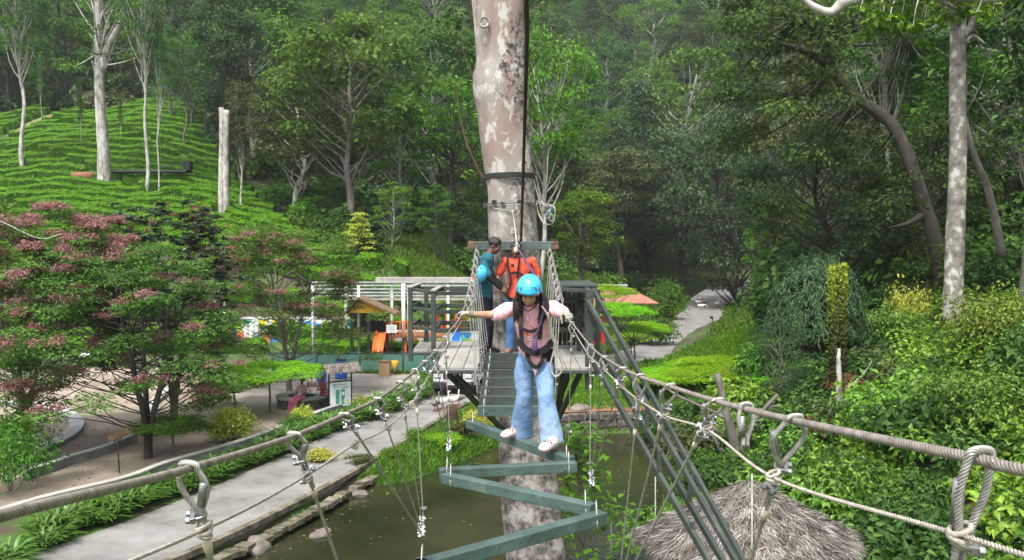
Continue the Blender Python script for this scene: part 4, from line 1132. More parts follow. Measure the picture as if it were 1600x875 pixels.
# ------------------------------------------------------------------ the big trunk
m_tr, nt, bs = _mat('big_trunk_bark')
nA = noise(nt, .9, 6, stretch=(1, 1, .35)); rA = ramp(nt, [(.35, (.18, .165, .15)), (.46, (.27, .245, .225)), (.53, (.25, .18, .16)), (.60, (.27, .24, .22)), (.7, (.36, .34, .315))])
nB = noise(nt, 5.5, 9, .7, stretch=(1, 1, .6)); rB = ramp(nt, [(.52, (0, 0, 0)), (.58, (1, 1, 1))])
tc = nt.nodes.new('ShaderNodeTexCoord'); sx = nt.nodes.new('ShaderNodeSeparateXYZ'); nt.links.new(tc.outputs['Object'], sx.inputs[0]); sn = nt.nodes.new('ShaderNodeSeparateXYZ'); nt.links.new(tc.outputs['Normal'], sn.inputs[0])
nC = noise(nt, 1.6, 6, .7, stretch=(1, 1, .5))
ma = nt.nodes.new('ShaderNodeMath'); ma.operation = 'MULTIPLY_ADD'; ma.inputs[1].default_value = .17; nt.links.new(sn.outputs[0], ma.inputs[0]); nt.links.new(nC.outputs[0], ma.inputs[2])
rC = ramp(nt, [(.555, (0, 0, 0)), (.60, (1, 1, 1))]); nt.links.new(ma.outputs[0], rC.inputs[0])
nt.links.new(nA.outputs[0], rA.inputs[0]); nt.links.new(nB.outputs[0], rB.inputs[0])
mk = nt.nodes.new('ShaderNodeMath'); mk.operation = 'MULTIPLY'
nD = noise(nt, 9, 9, .75); rD = ramp(nt, [(.42, (1, 1, 1)), (.52, (0, 0, 0))]); nt.links.new(nD.outputs[0], rD.inputs[0])
nt.links.new(rC.outputs[0], mk.inputs[0]); nt.links.new(rD.outputs[0], mk.inputs[1])
mxa = nt.nodes.new('ShaderNodeMixRGB'); nt.links.new(rB.outputs[0], mxa.inputs[0]); nt.links.new(rA.outputs[0], mxa.inputs[1]); mxa.inputs[2].default_value = (.44, .43, .40, 1)
mxb = nt.nodes.new('ShaderNodeMixRGB'); nt.links.new(mk.outputs[0], mxb.inputs[0]); nt.links.new(mxa.outputs[0], mxb.inputs[1]); mxb.inputs[2].default_value = (.035, .033, .028, 1)
# lower down the bark is darker and mottled with moss
nE = noise(nt, 4, 9, .75); rE = ramp(nt, [(.42, (.055, .05, .04)), (.50, (.20, .18, .16)), (.59, (.40, .38, .35))]); nt.links.new(nE.outputs[0], rE.inputs[0])
mr = nt.nodes.new('ShaderNodeMapRange'); mr.inputs[1].default_value = 6.9; mr.inputs[2].default_value = 8.2; mr.inputs[3].default_value = 1; mr.inputs[4].default_value = 0; nt.links.new(sx.outputs[2], mr.inputs[0])
mxc = nt.nodes.new('ShaderNodeMixRGB'); nt.links.new(mr.outputs[0], mxc.inputs[0]); nt.links.new(mxb.outputs[0], mxc.inputs[1]); nt.links.new(rE.outputs[0], mxc.inputs[2])
nt.links.new(mxc.outputs[0], bs.inputs['Base Color']); bs.inputs['Roughness'].default_value = .9
bp = nt.nodes.new('ShaderNodeBump'); bp.inputs['Strength'].default_value = .5; bp.inputs['Distance'].default_value = .03; nt.links.new(nE.outputs[0], bp.inputs['Height']); nt.links.new(bp.outputs[0], bs.inputs['Normal'])
TD = 12.75
prof = [(-260, 733, 815), (-120, 736, 818), (0, 739, 823), (50, 742, 822), (100, 745, 822), (122, 740, 823), (145, 741, 825), (170, 746, 825), (200, 749, 826), (235, 753, 829), (270, 758, 832), (300, 761, 834), (340, 761, 836), (400, 763, 842), (480, 768, 848), (550, 771, 853), (620, 774, 860), (700, 779, 868), (800, 786, 878), (900, 794, 888), (1100, 800, 905), (1180, 795, 925)]
base = P(850, 1150, TD); base.z = -1.0
pts, rad = [], []
for y, a, c in prof:
    p = P((a + c) / 2, y, TD); pts.append(p - base); rad.append((c - a) / 2 * TD / FPX)
pts, rad = pts[::-1], rad[::-1]
t = thing('big_trunk_tree', 'huge pale pinkish-grey trunk with black moss carrying the wooden platform', 'tree', base, 0)
mb = MB(); rr0 = np.random.default_rng(7)
q = smooth_path(pts, 5); s = np.linspace(0, len(rad) - 1, len(q)); rd = np.interp(s, np.arange(len(rad)), rad)
q2 = resample(q, .12); zz = np.interp(np.linspace(0, 1, len(q2)), np.linspace(0, 1, len(q)), rd)
zz = np.interp(q2[:, 2], q[:, 2], rd)
tube(mb, q2, zz, 36)
V = mb.V[0]; ang = np.tile(np.arange(36), len(q2)) * 2 * PI / 36; zc = V[:, 2]
cen = np.repeat(q2, 36, 0); off = V - cen
mb.V[0] = cen + off * (1 + .035 * np.sin(ang * 3 + zc * .8) + .02 * np.sin(ang * 5 - zc * 2.1) + .012 * np.sin(ang * 9 + zc * 5))[:, None]
part('trunk', mb, m_tr, t, True)
# knot
mb = MB(); kp = P(757, 36, TD - .38) - base; tube(mb, [kp + Vector((math.cos(a) * .06, -.03 + .02 * math.cos(a * 2), math.sin(a) * .075)) for a in np.linspace(0, 2 * PI, 13)], .022, 7, False)
part('branch_scar', mb, m_tr, t, True)
# straps, plates and marks round the trunk
m_rub = mat('black_rubber', (.016, .016, .017), 6, .7, .2); m_wire = mat('weathered_wire', [(.3, (.10, .09, .08)), (.7, (.26, .25, .23))], 30, .55, 0, .6)
def ring(mb, y, w, d_, h, tilt=0, wobz=0):
    c = P((np.interp(y, [k[0] for k in prof], [k[1] for k in prof]) + np.interp(y, [k[0] for k in prof], [k[2] for k in prof])) / 2, y, TD) - base
    r0 = (np.interp(y, [k[0] for k in prof], [k[2] - k[1] for k in prof])) / 2 * TD / FPX * 1.03 + d_
    n = 40; V = []
    for k in range(n):
        a = 2 * PI * k / n; rr = r0 * (1 + .035 * math.sin(a * 3 + .2))
        for dr, z in ((0, -h / 2), (w, -h / 2), (w, h / 2), (0, h / 2)):
            V.append((c.x + math.cos(a) * (rr + dr), c.y + math.sin(a) * (rr + dr), c.z + z + math.cos(a) * tilt + wobz * math.sin(a * 7)))
    F = [(4 * k + j, (4 * k + 4 + j) % (4 * n), (4 * k + 4 + (j + 1) % 4) % (4 * n), 4 * k + (j + 1) % 4) for k in range(n) for j in range(4)]
    mb.add(V, F)
for y, w, h, lab, mm in ((276, .02, .075, 'wide black rubber strap, the uppermost band round the trunk', m_rub), (319, .015, .022, 'thin wire sling round the trunk above the men', m_wire), (322.5, .02, .014, None, m_wire)):
    mb = MB(); ring(mb, y, w, .004 if h > .05 else .03, h, .01); o = part('trunk_strap', mb, mm, None, loc=base, bevel=.004); tag(o, lab or 'second thin wire sling just below the first, above the men', 'strap')
for i, px in enumerate((772, 786, 812, 826)):
    mb = MB(); c = P(px, 315 + (i % 2) * 3, TD - .36 - .03 * (1 if 780 < px < 820 else -1)); box(mb, c, (.07, .05, .045)); o = part('packing_block', mb, m_rub, None, bevel=.006)
    tag(o, ['leftmost black block tucked behind the wire sling', 'second black block from the left behind the wire sling', 'third black block from the left behind the wire sling', 'rightmost black block tucked behind the wire sling'][i], 'block')
# small square sign mark
mb = MB(); c = P(803, 360, TD - .415)
m_mk = mat('mark_paint_white', (.5, .5, .47), 20, .8)
for a, w_, h_ in (((0, .033), .075, .009), ((0, -.033), .075, .009), ((-.033, 0), .009, .057), ((.033, 0), .009, .057), ((0, 0), .055, .008), ((-.02, .015), .008, .022)):
    box(mb, (c.x + a[0], c.y, c.z + a[1]), (w_, .006, h_))
o = part('painted_mark', mb, m_mk, None); tag(o, 'small white square painted mark on the trunk between the two men', 'mark')

# ------------------------------------------------------------------ platform
m_tim = mat('teal_painted_timber', [(.28, (.035, .050, .048)), (.5, (.060, .085, .080)), (.68, (.085, .115, .105)), (.80, (.20, .21, .19))], 3.0, .6, .35, detail=9, bscale=18, stretch=(1, 1, 1))
m_timd = mat('dark_green_timber', [(.3, (.018, .026, .022)), (.55, (.036, .048, .040)), (.75, (.070, .080, .068))], 3, .65, .35, detail=8, bscale=18)
m_deck = mat('weathered_deck_board', [(.28, (.16, .15, .13)), (.5, (.27, .26, .235)), (.7, (.34, .33, .305))], 2.2, .8, .3, detail=9, bscale=14, stretch=(1, .4, 1))
ZD = 4.9
pf = thing('platform', 'wooden tree platform with pale deck and dark green railings round the big trunk', 'platform', (0, 11.8, ZD))
pO = (0, 11.8, ZD)
mb = MB()
def deckrect(x0, x1, y0, y1, n):
    w = (x1 - x0) / n
    for k in range(n): box(mb, (x0 + w * (k + .5), (y0 + y1) / 2, ZD - .02), (w - .008, y1 - y0, .04), v=.5)
deckrect(-1.0, -.44, 10.67, 13.5, 3); deckrect(.52, 1.06, 10.67, 13.5, 3); deckrect(-.44, -.40, 11.98, 12.34, 1)
deckrect(-.40, .52, 11.98, 12.3, 2); deckrect(-1.50, -1.008, 12.45, 13.5, 2); 
part('deck', mb, m_deck, pf, origin=pO, bevel=.004)
def timb(name, segs, m=m_timd, par=pf, org=pO, w=.07, h=.07, bev=.006):
    mb = MB()
    for s in segs: beam(mb, s[0], s[1], s[2] if len(s) > 2 else w, s[3] if len(s) > 3 else h)
    return part(name, mb, m, par, origin=org, bevel=bev)
zf = ZD - .058
for s in ([((-1.03, 10.66, zf), (-.40, 10.66, zf), .06, .040)], [((.48, 10.66, zf), (1.09, 10.66, zf), .06, .040)], [((-1.03, 10.7, zf), (-1.03, 13.5, zf), .06, .040)], [((1.09, 10.7, zf), (1.09, 13.5, zf), .06, .040)], [((-.41, 10.7, zf), (-.41, 12, zf), .06, .040)], [((.49, 10.7, zf), (.49, 12, zf), .06, .040)], [((-1.5, 12.44, zf), (-1.06, 12.44, zf), .05, .040)], [((-1.0, 12.15, zf - .12), (1.06, 12.15, zf - .12), .1, .12)], [((-1.0, 13.3, zf - .12), (1.06, 13.3, zf - .12), .1, .12)]): timb('joist', s)
# knee braces to the trunk
for a, c in (((700, 584, 10.75), (790, 676, 12.35)), ((908, 580, 10.75), (866, 668, 12.4)), ((890, 582, 11.4), (868, 640, 12.5)), ((870, 590, 13.2), (842, 655, 13.0))): timb('brace', [(P(*a), P(*c), .055, .065)])
timb('brace', [(P(712, 586, 11.6), P(752, 622, 12.3), .05, .05)]); timb('brace', [(P(880, 584, 10.9), P(872, 642, 12.4), .09, .10)])
# railings
def post(px, d, ytop, w=.065, zb=ZD - .17):
    p = P(px, ytop, d); timb('post', [((p.x, d, zb), (p.x, d, p.z), w, w)]); return p.x
def rail(p0, p1, w=.05, h=.06, m=None): timb('rail', [(p0, p1, w, h)], m or m_timd)
xl = [post(677, 12.45, 455), post(641, 12.45, 449), post(666, 13.45, 451), post(752, 12.75, 446, .07)]
z1 = P(677, 458, 12.45).z
for k, (ya) in enumerate((459, 488, 517)):
    z = P(677, ya, 12.45).z
    rail((xl[0], 12.45, z), (xl[3], 12.75, z)); rail((xl[0], 12.5, z), (xl[0] + .02, 13.9, z + .02), .05, .05); 
    rail((xl[1], 12.45, z + .07), (xl[0], 12.45, z + .02), .04, .05)
    rail((xl[1], 12.45, z + .07), (xl[1] + .02, 13.5, z + .07), .04, .05); rail((xl[1], 13.5, z + .02), (-.5, 13.5, z + .02), .05, .07)
rail((xl[1] - .02, 12.5, z1 + .08), (xl[1], 13.6, z1 + .08), .09, .03, m_deck); rail((xl[0], 12.4, z1 + .04), (xl[0] + .02, 13.6, z1 + .04), .09, .03, m_deck)
# right railing cage with its slab top
xr = [post(921, 10.75, 452, .10, ZD - .3), post(905, 12.3, 450), post(866, 12.6, 445), post(934, 12.3, 452)]
for ya in (457, 484, 511, 536):
    z = P(921, ya, 10.75).z
    rail((.60, 12.45, z), (xr[0], 12.3, z), .05, .07); rail((xr[0], 10.75, z), (xr[0] + .05, 12.4, z), .05, .07); rail((.66, 12.9, z), (1.1, 12.9, z), .05, .09)
z = P(921, 455, 10.75).z; rail((.52, 11.3, z), (xr[0] + .04, 10.75, z), .06, .05)
mb = MB(); box(mb, (.88, 12.0, 5.915), (.60, 1.25, .035)); box(mb, (.88, 12.0, 5.88), (.56, 1.2, .04), v=.3); part('railing_slab', mb, m_timd, pf, origin=pO, bevel=.005)
mb = MB()
for k in range(6): box(mb, (.74 + k * .07, 12.75, ZD + .46), (.060, .03, .86))
part('slat_panel', mb, m_rub, pf, origin=pO)
# stair flight down to the right
def stair_part(name, a, c, w=.048, h=.062, m=m_timd): timb(name, [(P(*a), P(*c), w, h)], m, st, sO)
sO = P(1040, 640, 10)
st = thing('stair_rail', 'steep dark green timber stair rails slanting down from the platform towards the thatched roof', 'stairs', sO)
L1 = ((926, 452, 11.0), (1168, 888, 8.6)); L2 = ((918, 470, 10.7), (1156, 888, 8.1)); L3 = ((925, 560, 10.7), (1114, 888, 8.1)); L4 = ((940, 550, 11.1), (1136, 888, 8.6))
for L in (L1, L2): stair_part('handrail', *L, m=m_timd)
for L in (L3, L4): stair_part('stringer', *L, w=.05, h=.075)
def lerp(L, f): a, c = P(*L[0]), P(*L[1]); return a + (c - a) * f
for f, LA, LB in ((.25, L3, L2), (.62, L3, L2), (.86, L3, L2), (.42, L4, L1), (.75, L4, L1)):
    lo = lerp(LA, f); hi = lerp(LB, 0); a, c = P(*LB[0]), P(*LB[1]); g = (lo.y - a.y) / (c.y - a.y); up = a + (c - a) * g
    mb = MB(); beam(mb, lo, (lo.x, lo.y, up.z), .045, .045); part('baluster', mb, m_timd, st, origin=sO, bevel=.005)
# the cross beam bolted to the trunk that carries the cables
cb = thing('anchor_beam', 'dark teal steel beam with rusty ends bolted across the trunk, holding both cables', 'beam', P(800, 383, 12.3))
mb = MB(); a, c = P(742, 384, 12.30), P(862, 384, 12.30); a.z = c.z = P(800, 384, 12.3).z; beam(mb, a, c, .09, .13); part('beam_body', mb, m_tim, cb, origin=cb.location, bevel=.008)
m_rust = mat('rusty_wood_end', [(.3, (.06, .03, .02)), (.6, (.20, .12, .08)), (.8, (.34, .25, .19))], 8, .9, .5)
for sx_ in (-1, 1):
    mb = MB(); e = a if sx_ < 0 else c; beam(mb, e + Vector((sx_ * .002, 0, .0)), e + Vector((sx_ * .10, -.02, .01)), .11, .13); part('beam_end', mb, m_rust, cb, origin=cb.location, bevel=.02)
# ------------------------------------------------------------------ cables, hangers, steps
m_cable, nt, bs = _mat('steel_cable_brownish')
n_ = noise(nt, 40, 6); r_ = ramp(nt, [(.3, (.20, .17, .145)), (.55, (.34, .30, .26)), (.75, (.48, .44, .40))]); nt.links.new(n_.outputs[0], r_.inputs[0]); nt.links.new(r_.outputs[0], bs.inputs['Base Color'])
bs.inputs['Metallic'].default_value = .55; bs.inputs['Roughness'].default_value = .48
m_wirer = mat('wire_rope_grey', [(.3, (.26, .25, .23)), (.7, (.52, .51, .48))], 60, .45, 0, .45)
m_galv = mat('galvanised_fitting', [(.3, (.22, .22, .225)), (.7, (.42, .42, .43))], 40, .42, .1, .8)
m_cord = mat('weathered_cord', [(.3, (.25, .22, .18)), (.6, (.42, .39, .33)), (.8, (.52, .50, .45))], 50, .75, .3)
m_tape = mat('masking_tape', [(.3, (.42, .36, .25)), (.7, (.60, .54, .42))], 30, .8, .2)
RC = .0068
CL = [P(-2600, 1500, .2), P(-500, 900, .5), P(0, 806, .8125), P(290, 734, 1.275), P(460, 681, 1.91), P(538, 648, 2.48), P(590, 624, 3.1), P(625, 599, 3.7), P(648, 580, 4.3), P(664, 565, 4.8), P(680, 549, 5.4), P(702, 518, 6.5), P(720, 494, 7.0), P(733, 455, 8.6), P(740, 420, 10.3), P(745, 384, 12.25)]
CR = [P(5000, 1500, .2), P(2150, 850, .5), P(1600, 735, .8125), P(1530, 718, .89), P(1240, 657, 1.48), P(1120, 627, 2.03), P(1047, 604, 2.63), P(1001, 589, 3.2), P(973, 576, 3.75), P(942, 557, 4.6), P(923, 541, 5.3), P(900, 512, 6.0), P(888, 497, 6.5), P(878, 470, 7.8), P(868, 428, 9.8), P(858, 384, 12.25)]
CL[0] = Vector((-.5, -1.2, CAMZ + .05)); CL[1] = Vector((-.5, 0, CAMZ - .13)); CR[0] = Vector((.5, -1.2, CAMZ + .05)); CR[1] = Vector((.5, 0, CAMZ - .10))
def cable(name, pts, label, col):
    t = thing(name, label, 'cable', pts[7], 0, 'main cables of the rope bridge')
    q = smooth_path(pts, 14); s = resample(q, .01)
    near = s[s[:, 1] < 3.6]; far = s[s[:, 1] > 3.55]
    mb = MB(); rope(mb, near, RC, 6, .043, 8, step=.0035)
    rope(mb, far, RC, 6, .05, 5, step=.012)
    part('rope_strands', mb, m_cable, t, True, origin=t.location)
    return q
QL = cable('main_cable', CL, 'left thick twisted steel cable swooping from the left edge up to the trunk beam', m_cable)
QR = cable('main_cable', CR, 'right thick twisted steel cable swooping from the right edge up to the trunk beam', m_cable)
def on(Q, d):
    return Vector([float(np.interp(d, Q[:, 1], Q[:, k])) for k in range(3)])

def clip(mb, c, t, s, r=.0085, k=1.0, nuts=True):
    """wire rope clip: U bolt, saddle and two nuts; t = rope direction, s = side the nuts point to"""
    t = Vector(t).normalized(); s = Vector(s); s = (s - t * s.dot(t)).normalized(); w = t.cross(s); c = Vector(c)
    th = .0033 * k; r *= k
    for sg in (0,):
        pts = [c + s * r * 2.7 + w * r, c + w * r] + [c + w * r * math.cos(a) - s * r * math.sin(a) for a in np.linspace(.3, PI - .3, 6)] + [c - w * r, c + s * r * 2.7 - w * r]
        tube(mb, [tuple(p) for p in pts], th, 7)
    M = Matrix((s, w, t)).transposed()
    box(mb, c + s * r * 1.25, (r * .9, r * 3.3, r * 1.3), M=M.to_4x4())
    if nuts:
        for g in (-1, 1):
            tube(mb, [tuple(c + w * r * g + s * r * 1.75), tuple(c + w * r * g + s * r * 2.5)], th * 1.9, 6)

LAST = {}
def hanger(Q, d, side, foot, label, group, nclip=2, sleeve=True, detail=2, tape=True, kl=1.0, stub=False):
    """wire rope hanger looped over the main cable"""
    top = on(Q, d); sx_ = side
    t = thing('hanger', label, 'rope hanger', top, 0, group)
    O = top
    dn = ((foot - top) if not stub else Vector((0, .02, -1))).normalized()
    h = .080 * kl; w = (.015 if (side > 0 and d < 1) else .024) * kl; rr = .0050
    T = (on(Q, d + .03) - on(Q, d - .03)).normalized()
    ax = (Vector((1, 0, 0)) * sx_ + T * .2).normalized()          # plane of the loop: across and a little along the cable
    ax = (ax - dn * ax.dot(dn)).normalized()
    nb = dn.cross(ax)
    loop = []
    for a in np.linspace(0, PI, 11): loop.append(top + ax * (RC + rr * 1.05 + .008 * math.sin(a) ** 2) * math.cos(a) * 1.15 - dn * (RC + rr) * (math.sin(a) * 1.1 - .1))
    neck = top + dn * h
    A = [neck + ax * .0052 + dn * .02, neck + ax * .006, top + ax * (w * .95) + dn * h * .45] + loop + [top - ax * (w * .95) + dn * h * .45, neck - ax * .006, neck - ax * .0052 + dn * .02]
    # main leg continues to the step; the tail ends in a sleeve beside the last clip
    tail = dn * (.05 + .042 * (nclip - 1)) * kl
    if not stub:
        end = foot
        main = smooth_path([neck + ax * .0052 + dn * .02, neck + ax * .0045 + dn * .06, neck + tail + dn * .05, neck.lerp(end, .5), end], 8)
    mb = MB()
    lp = smooth_path(A, 5)
    if detail == 2: rope(mb, lp, rr, 6, .030, 6, step=.003)
    else: tube(mb, lp, rr, 6)
    part('loop', mb, m_wirer, t, True, origin=O)
    if stub:
        mb = MB(); tube(mb, [tuple(neck - ax * .008 - dn * .045), tuple(neck - ax * .0075)], .0068, 8); part('sleeve', mb, m_galv, t, True, origin=O); return t
    mb = MB()
    tl = [neck - ax * .0052 + dn * .02, neck - ax * .0052 + tail]
    if detail == 2:
        rope(mb, resample(main, .02), .0044, 6, .030, 5, step=.0045); rope(mb, tl, .0044, 6, .03, 5, step=.0045)
    elif detail == 1: rope(mb, resample(main, .02), .0042, 4, .04, 4, step=.014); tube(mb, tl, .004, 5)
    else: tube(mb, main, .0042, 5); tube(mb, tl, .004, 5)
    part('leg', mb, m_wirer, t, True, origin=O)
    if sleeve:
        mb = MB(); a0 = top - ax * w * .93 + dn * h * .28; a1 = neck - ax * .0085 - dn * .012
        tube(mb, [tuple(a0 - nb * .004), tuple(a1 - nb * .004)], .0066, 9); part('sleeve', mb, m_galv, t, True, origin=O)
    sd = Vector((sx_, -.25, -.12))
    for k in range(nclip):
        mb = MB(); c = neck + dn * (.012 + .040 * k * kl); clip(mb, c, dn, sd if k % 2 == 0 else sd * -1 + Vector((0, -1.2, 0)), k=1.0)
        part('rope_clip', mb, m_galv, t, False, bevel=.0008 if detail == 2 else 0, origin=O)
    if tape:
        c = neck + tail + dn * .030; mb = MB(); tube(mb, [tuple(c - dn * .018), tuple(c), tuple(c + dn * .018)], [.0070, .0078, .0062], 8); part('tape', mb, m_tape, t, True, origin=O)
    # lower end: clip and split round the step
    if detail >= 0 and (foot - top).length > .5:
        c = foot - dn * .12; mb = MB(); clip(mb, c, dn, (sx_, -.3, 0)); part('rope_clip', mb, m_galv, t, origin=O); mb = MB(); clip(mb, c - dn * .05, dn, (-sx_, -.6, 0)); part('rope_clip', mb, m_galv, t, origin=O)
    return t

ZS = CAMZ - 1.70      # top of the steps
VX = {'R': {1.2: .45, 2.3: .47, 3.65: .47, 5.28: .50, 6.45: .44}, 'L': {1.8: -.47, 2.9: -.47, 4.4: -.47, 6.17: -.46, 7.7: -.37}}
def foot(s, d): return Vector((VX[s][d], d, ZS + .12))
gl = 'wire hangers looped over the left cable'; gr_ = 'wire hangers looped over the right cable'
LH = [(1.29, 1.8, 1, 2, 'nearest hanger on the left cable, its big loop hanging in front of the border plants'),
      (1.91, 2.9, 3, 2, 'second nearest hanger on the left cable, with three clips and a tape end'),
      (2.48, 4.4, 2, 2, 'third hanger from the camera on the left cable'), (3.1, 4.4, 2, 1, 'fourth hanger from the camera on the left cable, taped above the pond bank'),
      (3.7, 4.4, 2, 1, 'fifth hanger from the camera on the left cable'), (4.3, 4.4, 2, 1, 'sixth hanger from the camera on the left cable'),
      (4.8, 6.17, 2, 1, 'seventh hanger from the camera on the left cable'), (5.4, 6.17, 2, 1, 'eighth hanger from the camera on the left cable'), (6.15, 6.17, 3, 1, 'upright hanger on the left cable nearest to the gloved hand')]
for i, (d, fd, nc, dt, lab) in enumerate(LH): hanger(QL, d, -1, foot('L', fd), lab, gl, nc, True, dt, kl=1.0 if dt == 2 else 1.1)
RH = [(.89, 1.2, 2, 2, 'nearest hanger on the right cable, big loop at the right edge'), (1.48, 2.3, 2, 2, 'second nearest hanger on the right cable, a long open loop above the thatched roof'),
      (2.03, 3.65, 3, 2, 'third hanger from the camera on the right cable'), (2.63, 3.65, 2, 2, 'fourth hanger from the camera on the right cable'), (3.2, 3.65, 3, 1, 'fifth hanger from the camera on the right cable'),
      (3.75, 5.28, 2, 1, 'sixth hanger from the camera on the right cable'), (4.5, 5.28, 2, 1, 'seventh hanger from the camera on the right cable'), (5.3, 5.28, 3, 1, 'upright hanger on the right cable at the beam corner with two clips'), (6.2, 6.45, 2, 1, 'upright hanger on the right cable beside the girl')]
for i, (d, fd, nc, dt, lab) in enumerate(RH): hanger(QR, d, 1, foot('R', fd), lab, gr_, nc, True, dt, kl=(1.35 if i == 1 else 1.15) if dt == 2 else 1.1)
t = hanger(QR, 1.78, 1, Vector((.5, 1.9, 5)), 'empty short hook left hanging on the right cable between two hangers', gr_, 0, False, 2, False, .75, stub=True)
# secondary cord tied to every hanger
def sec(pts, label):
    q = smooth_path(pts, 10); t = thing('tie_cord', label, 'cord', q[len(q) // 2], 0, 'tie cords below the main cables')
    mb = MB(); rope(mb, q[q[:, 1] < 4], .0036, 3, .02, 5, step=.004); tube(mb, q[q[:, 1] > 3.8], .0036, 6)
    part('cord_strands', mb, m_cord, t, True, origin=t.location)
    for p in pts[1:-2]:
        mb = MB(); p = Vector(p)
        for dz, rr in ((-.007, .011), (.0, .0115), (.007, .011)):
            tube(mb, [(p.x + rr * math.cos(a) * 1.0, p.y + rr * math.sin(a), p.z + dz + .005 * math.sin(a * 1 + dz * 200)) for a in np.linspace(0, 2 * PI, 14)], .0036, 6, False)
        part('hitch_knot', mb, m_cord, t, True, origin=t.location)
sec([P(-400, 1120, .6), P(318, 828, 1.32), P(477, 744, 1.98), P(553, 695, 2.6), P(606, 668, 3.25), P(643, 630, 3.9), P(660, 604, 4.5), P(686, 560, 5.6), P(722, 500, 7.1)], 'thin pale cord knotted to the hangers below the left cable')
sec([P(2050, 1010, .5), P(1500, 836, .91), P(1208, 746, 1.52), P(1106, 672, 2.1), P(1040, 650, 2.7), P(997, 624, 3.3), P(972, 604, 3.85), P(938, 572, 4.7), P(918, 552, 5.4), P(888, 502, 6.6)], 'thin pale cord knotted to the hangers below the right cable')

# steps
m_step = mat('teal_step_paint', [(.27, (.022, .028, .022)), (.38, (.038, .066, .056)), (.60, (.062, .108, .094)), (.72, (.10, .15, .13)), (.80, (.22, .24, .21))], 3.4, .6, .5, detail=10, bscale=22)
def step(a, b, label, w=.085, h=.075, cat='step', mt=None):
    a, b = Vector(a), Vector(b); c = (a + b) / 2
    t = thing('step_beam', label, cat, c, 0, 'painted steps of the rope bridge')
    mb = MB(); beam(mb, a, b, w, h); part('beam_body', mb, mt or m_step, t, bevel=.006, origin=c)
    for e, o_ in ((a, b), (b, a)):
        dr = (o_ - e).normalized(); p = e + dr * .06; mb = MB()
        q = [p + Vector((0, w * .56, -h * .6)), p + Vector((0, w * .6, 0)), p + Vector((0, .02, .115)), p + Vector((0, -w * .62, 0)), p + Vector((0, -w * .58, -h * .6))]
        tube(mb, smooth_path([tuple(k) for k in q], 4), .004, 6); part('sling', mb, m_wirer, t, True, origin=c)
        mb = MB(); k = p + dr * .03 + Vector((0, -w * .5 - .003, 0)); tube(mb, [tuple(k), tuple(k + Vector((0, -.008, 0)))], .008, 6); part('bolt', mb, m_galv, t, origin=c)
z0 = ZS - .038
step((.53, 1.2, z0), (-.5, 1.85, z0), 'painted step out of sight close below the camera')
step((-.5, 1.78, z0), (.53, 2.35, z0), 'painted step low in front of the camera, below the picture')
step((.53, 2.25, z0), (-.5, 2.95, z0), 'painted step below the bottom of the picture on the left cable side')
step((-.5, 2.85, z0), (.53, 3.7, z0), 'painted step just below the bottom edge of the picture')
step((.53, 3.6, z0), (-.53, 4.42, z0), 'painted step hidden below the nearest visible one')
step((-.53, 4.36, z0), (.58, 5.22, z0), 'nearest visible teal step, rising to the right along the bottom edge')
step((.53, 5.36, z0), (-.50, 6.10, z0), 'second teal step, slanting down right to meet the nearest one')
step((-.55, 6.22, z0), (.50, 6.42, z0), 'third teal step, almost level, passing under the clogs')
step((.47, 6.52, z0 + .01), (-.40, 7.72, z0 + .05), 'fourth teal step, slanting, that the girl is standing on')
tl = ['broad flat step right behind the girl', 'second flat step behind the girl', 'third flat step behind the girl', 'fourth flat step behind the girl', 'fifth flat step behind the girl', 'sixth flat step behind the girl', 'flat step nearest the deck, seen through the notch']
TR = [(8.05, 642), (8.6, 626), (9.15, 611), (9.75, 596), (10.35, 583), (11.0, 569.5), (11.65, 557)]
for k, (d, y) in enumerate(TR):
    z = P(800, y, d).z; step((-.335 - .005 * k, d, z), (.42, d, z), tl[k], .055, .10, mt=m_timd if k > 3 else m_step if k < 1 else MATS['dark_step'] if 'dark_step' in MATS else mat('dark_step', [(.3, (.022, .030, .024)), (.55, (.045, .062, .050)), (.75, (.10, .12, .10))], 3, .6, .4))
    for s, Q in ((-1, QL), (1, QR)):
        xx = -.335 if s < 0 else .42
        hanger(Q, d + .12 * s * 0 + .15, s, Vector((xx, d, z + .14)), ('hanger from the %s cable to the ' % ('left' if s < 0 else 'right')) + tl[k].split(',')[0], gl if s < 0 else gr_, 3, False, 0, False, kl=1.4)
for s, Q in ((-1, QL), (1, QR)):
    for k, dd in enumerate((9.35, 10.55, 11.2, 11.75)):
        hanger(Q, dd, s, Vector((-.40 if s < 0 else .49, min(dd, 11.9), ZD + .02)), ('spare hanger on the %s cable tied to the deck timbers, ' % ('left' if s < 0 else 'right')) + ['farthest from the trunk', 'second from the far end', 'third from the far end', 'closest to the trunk'][k], gl if s < 0 else gr_, 3, False, 0, False, kl=1.5)
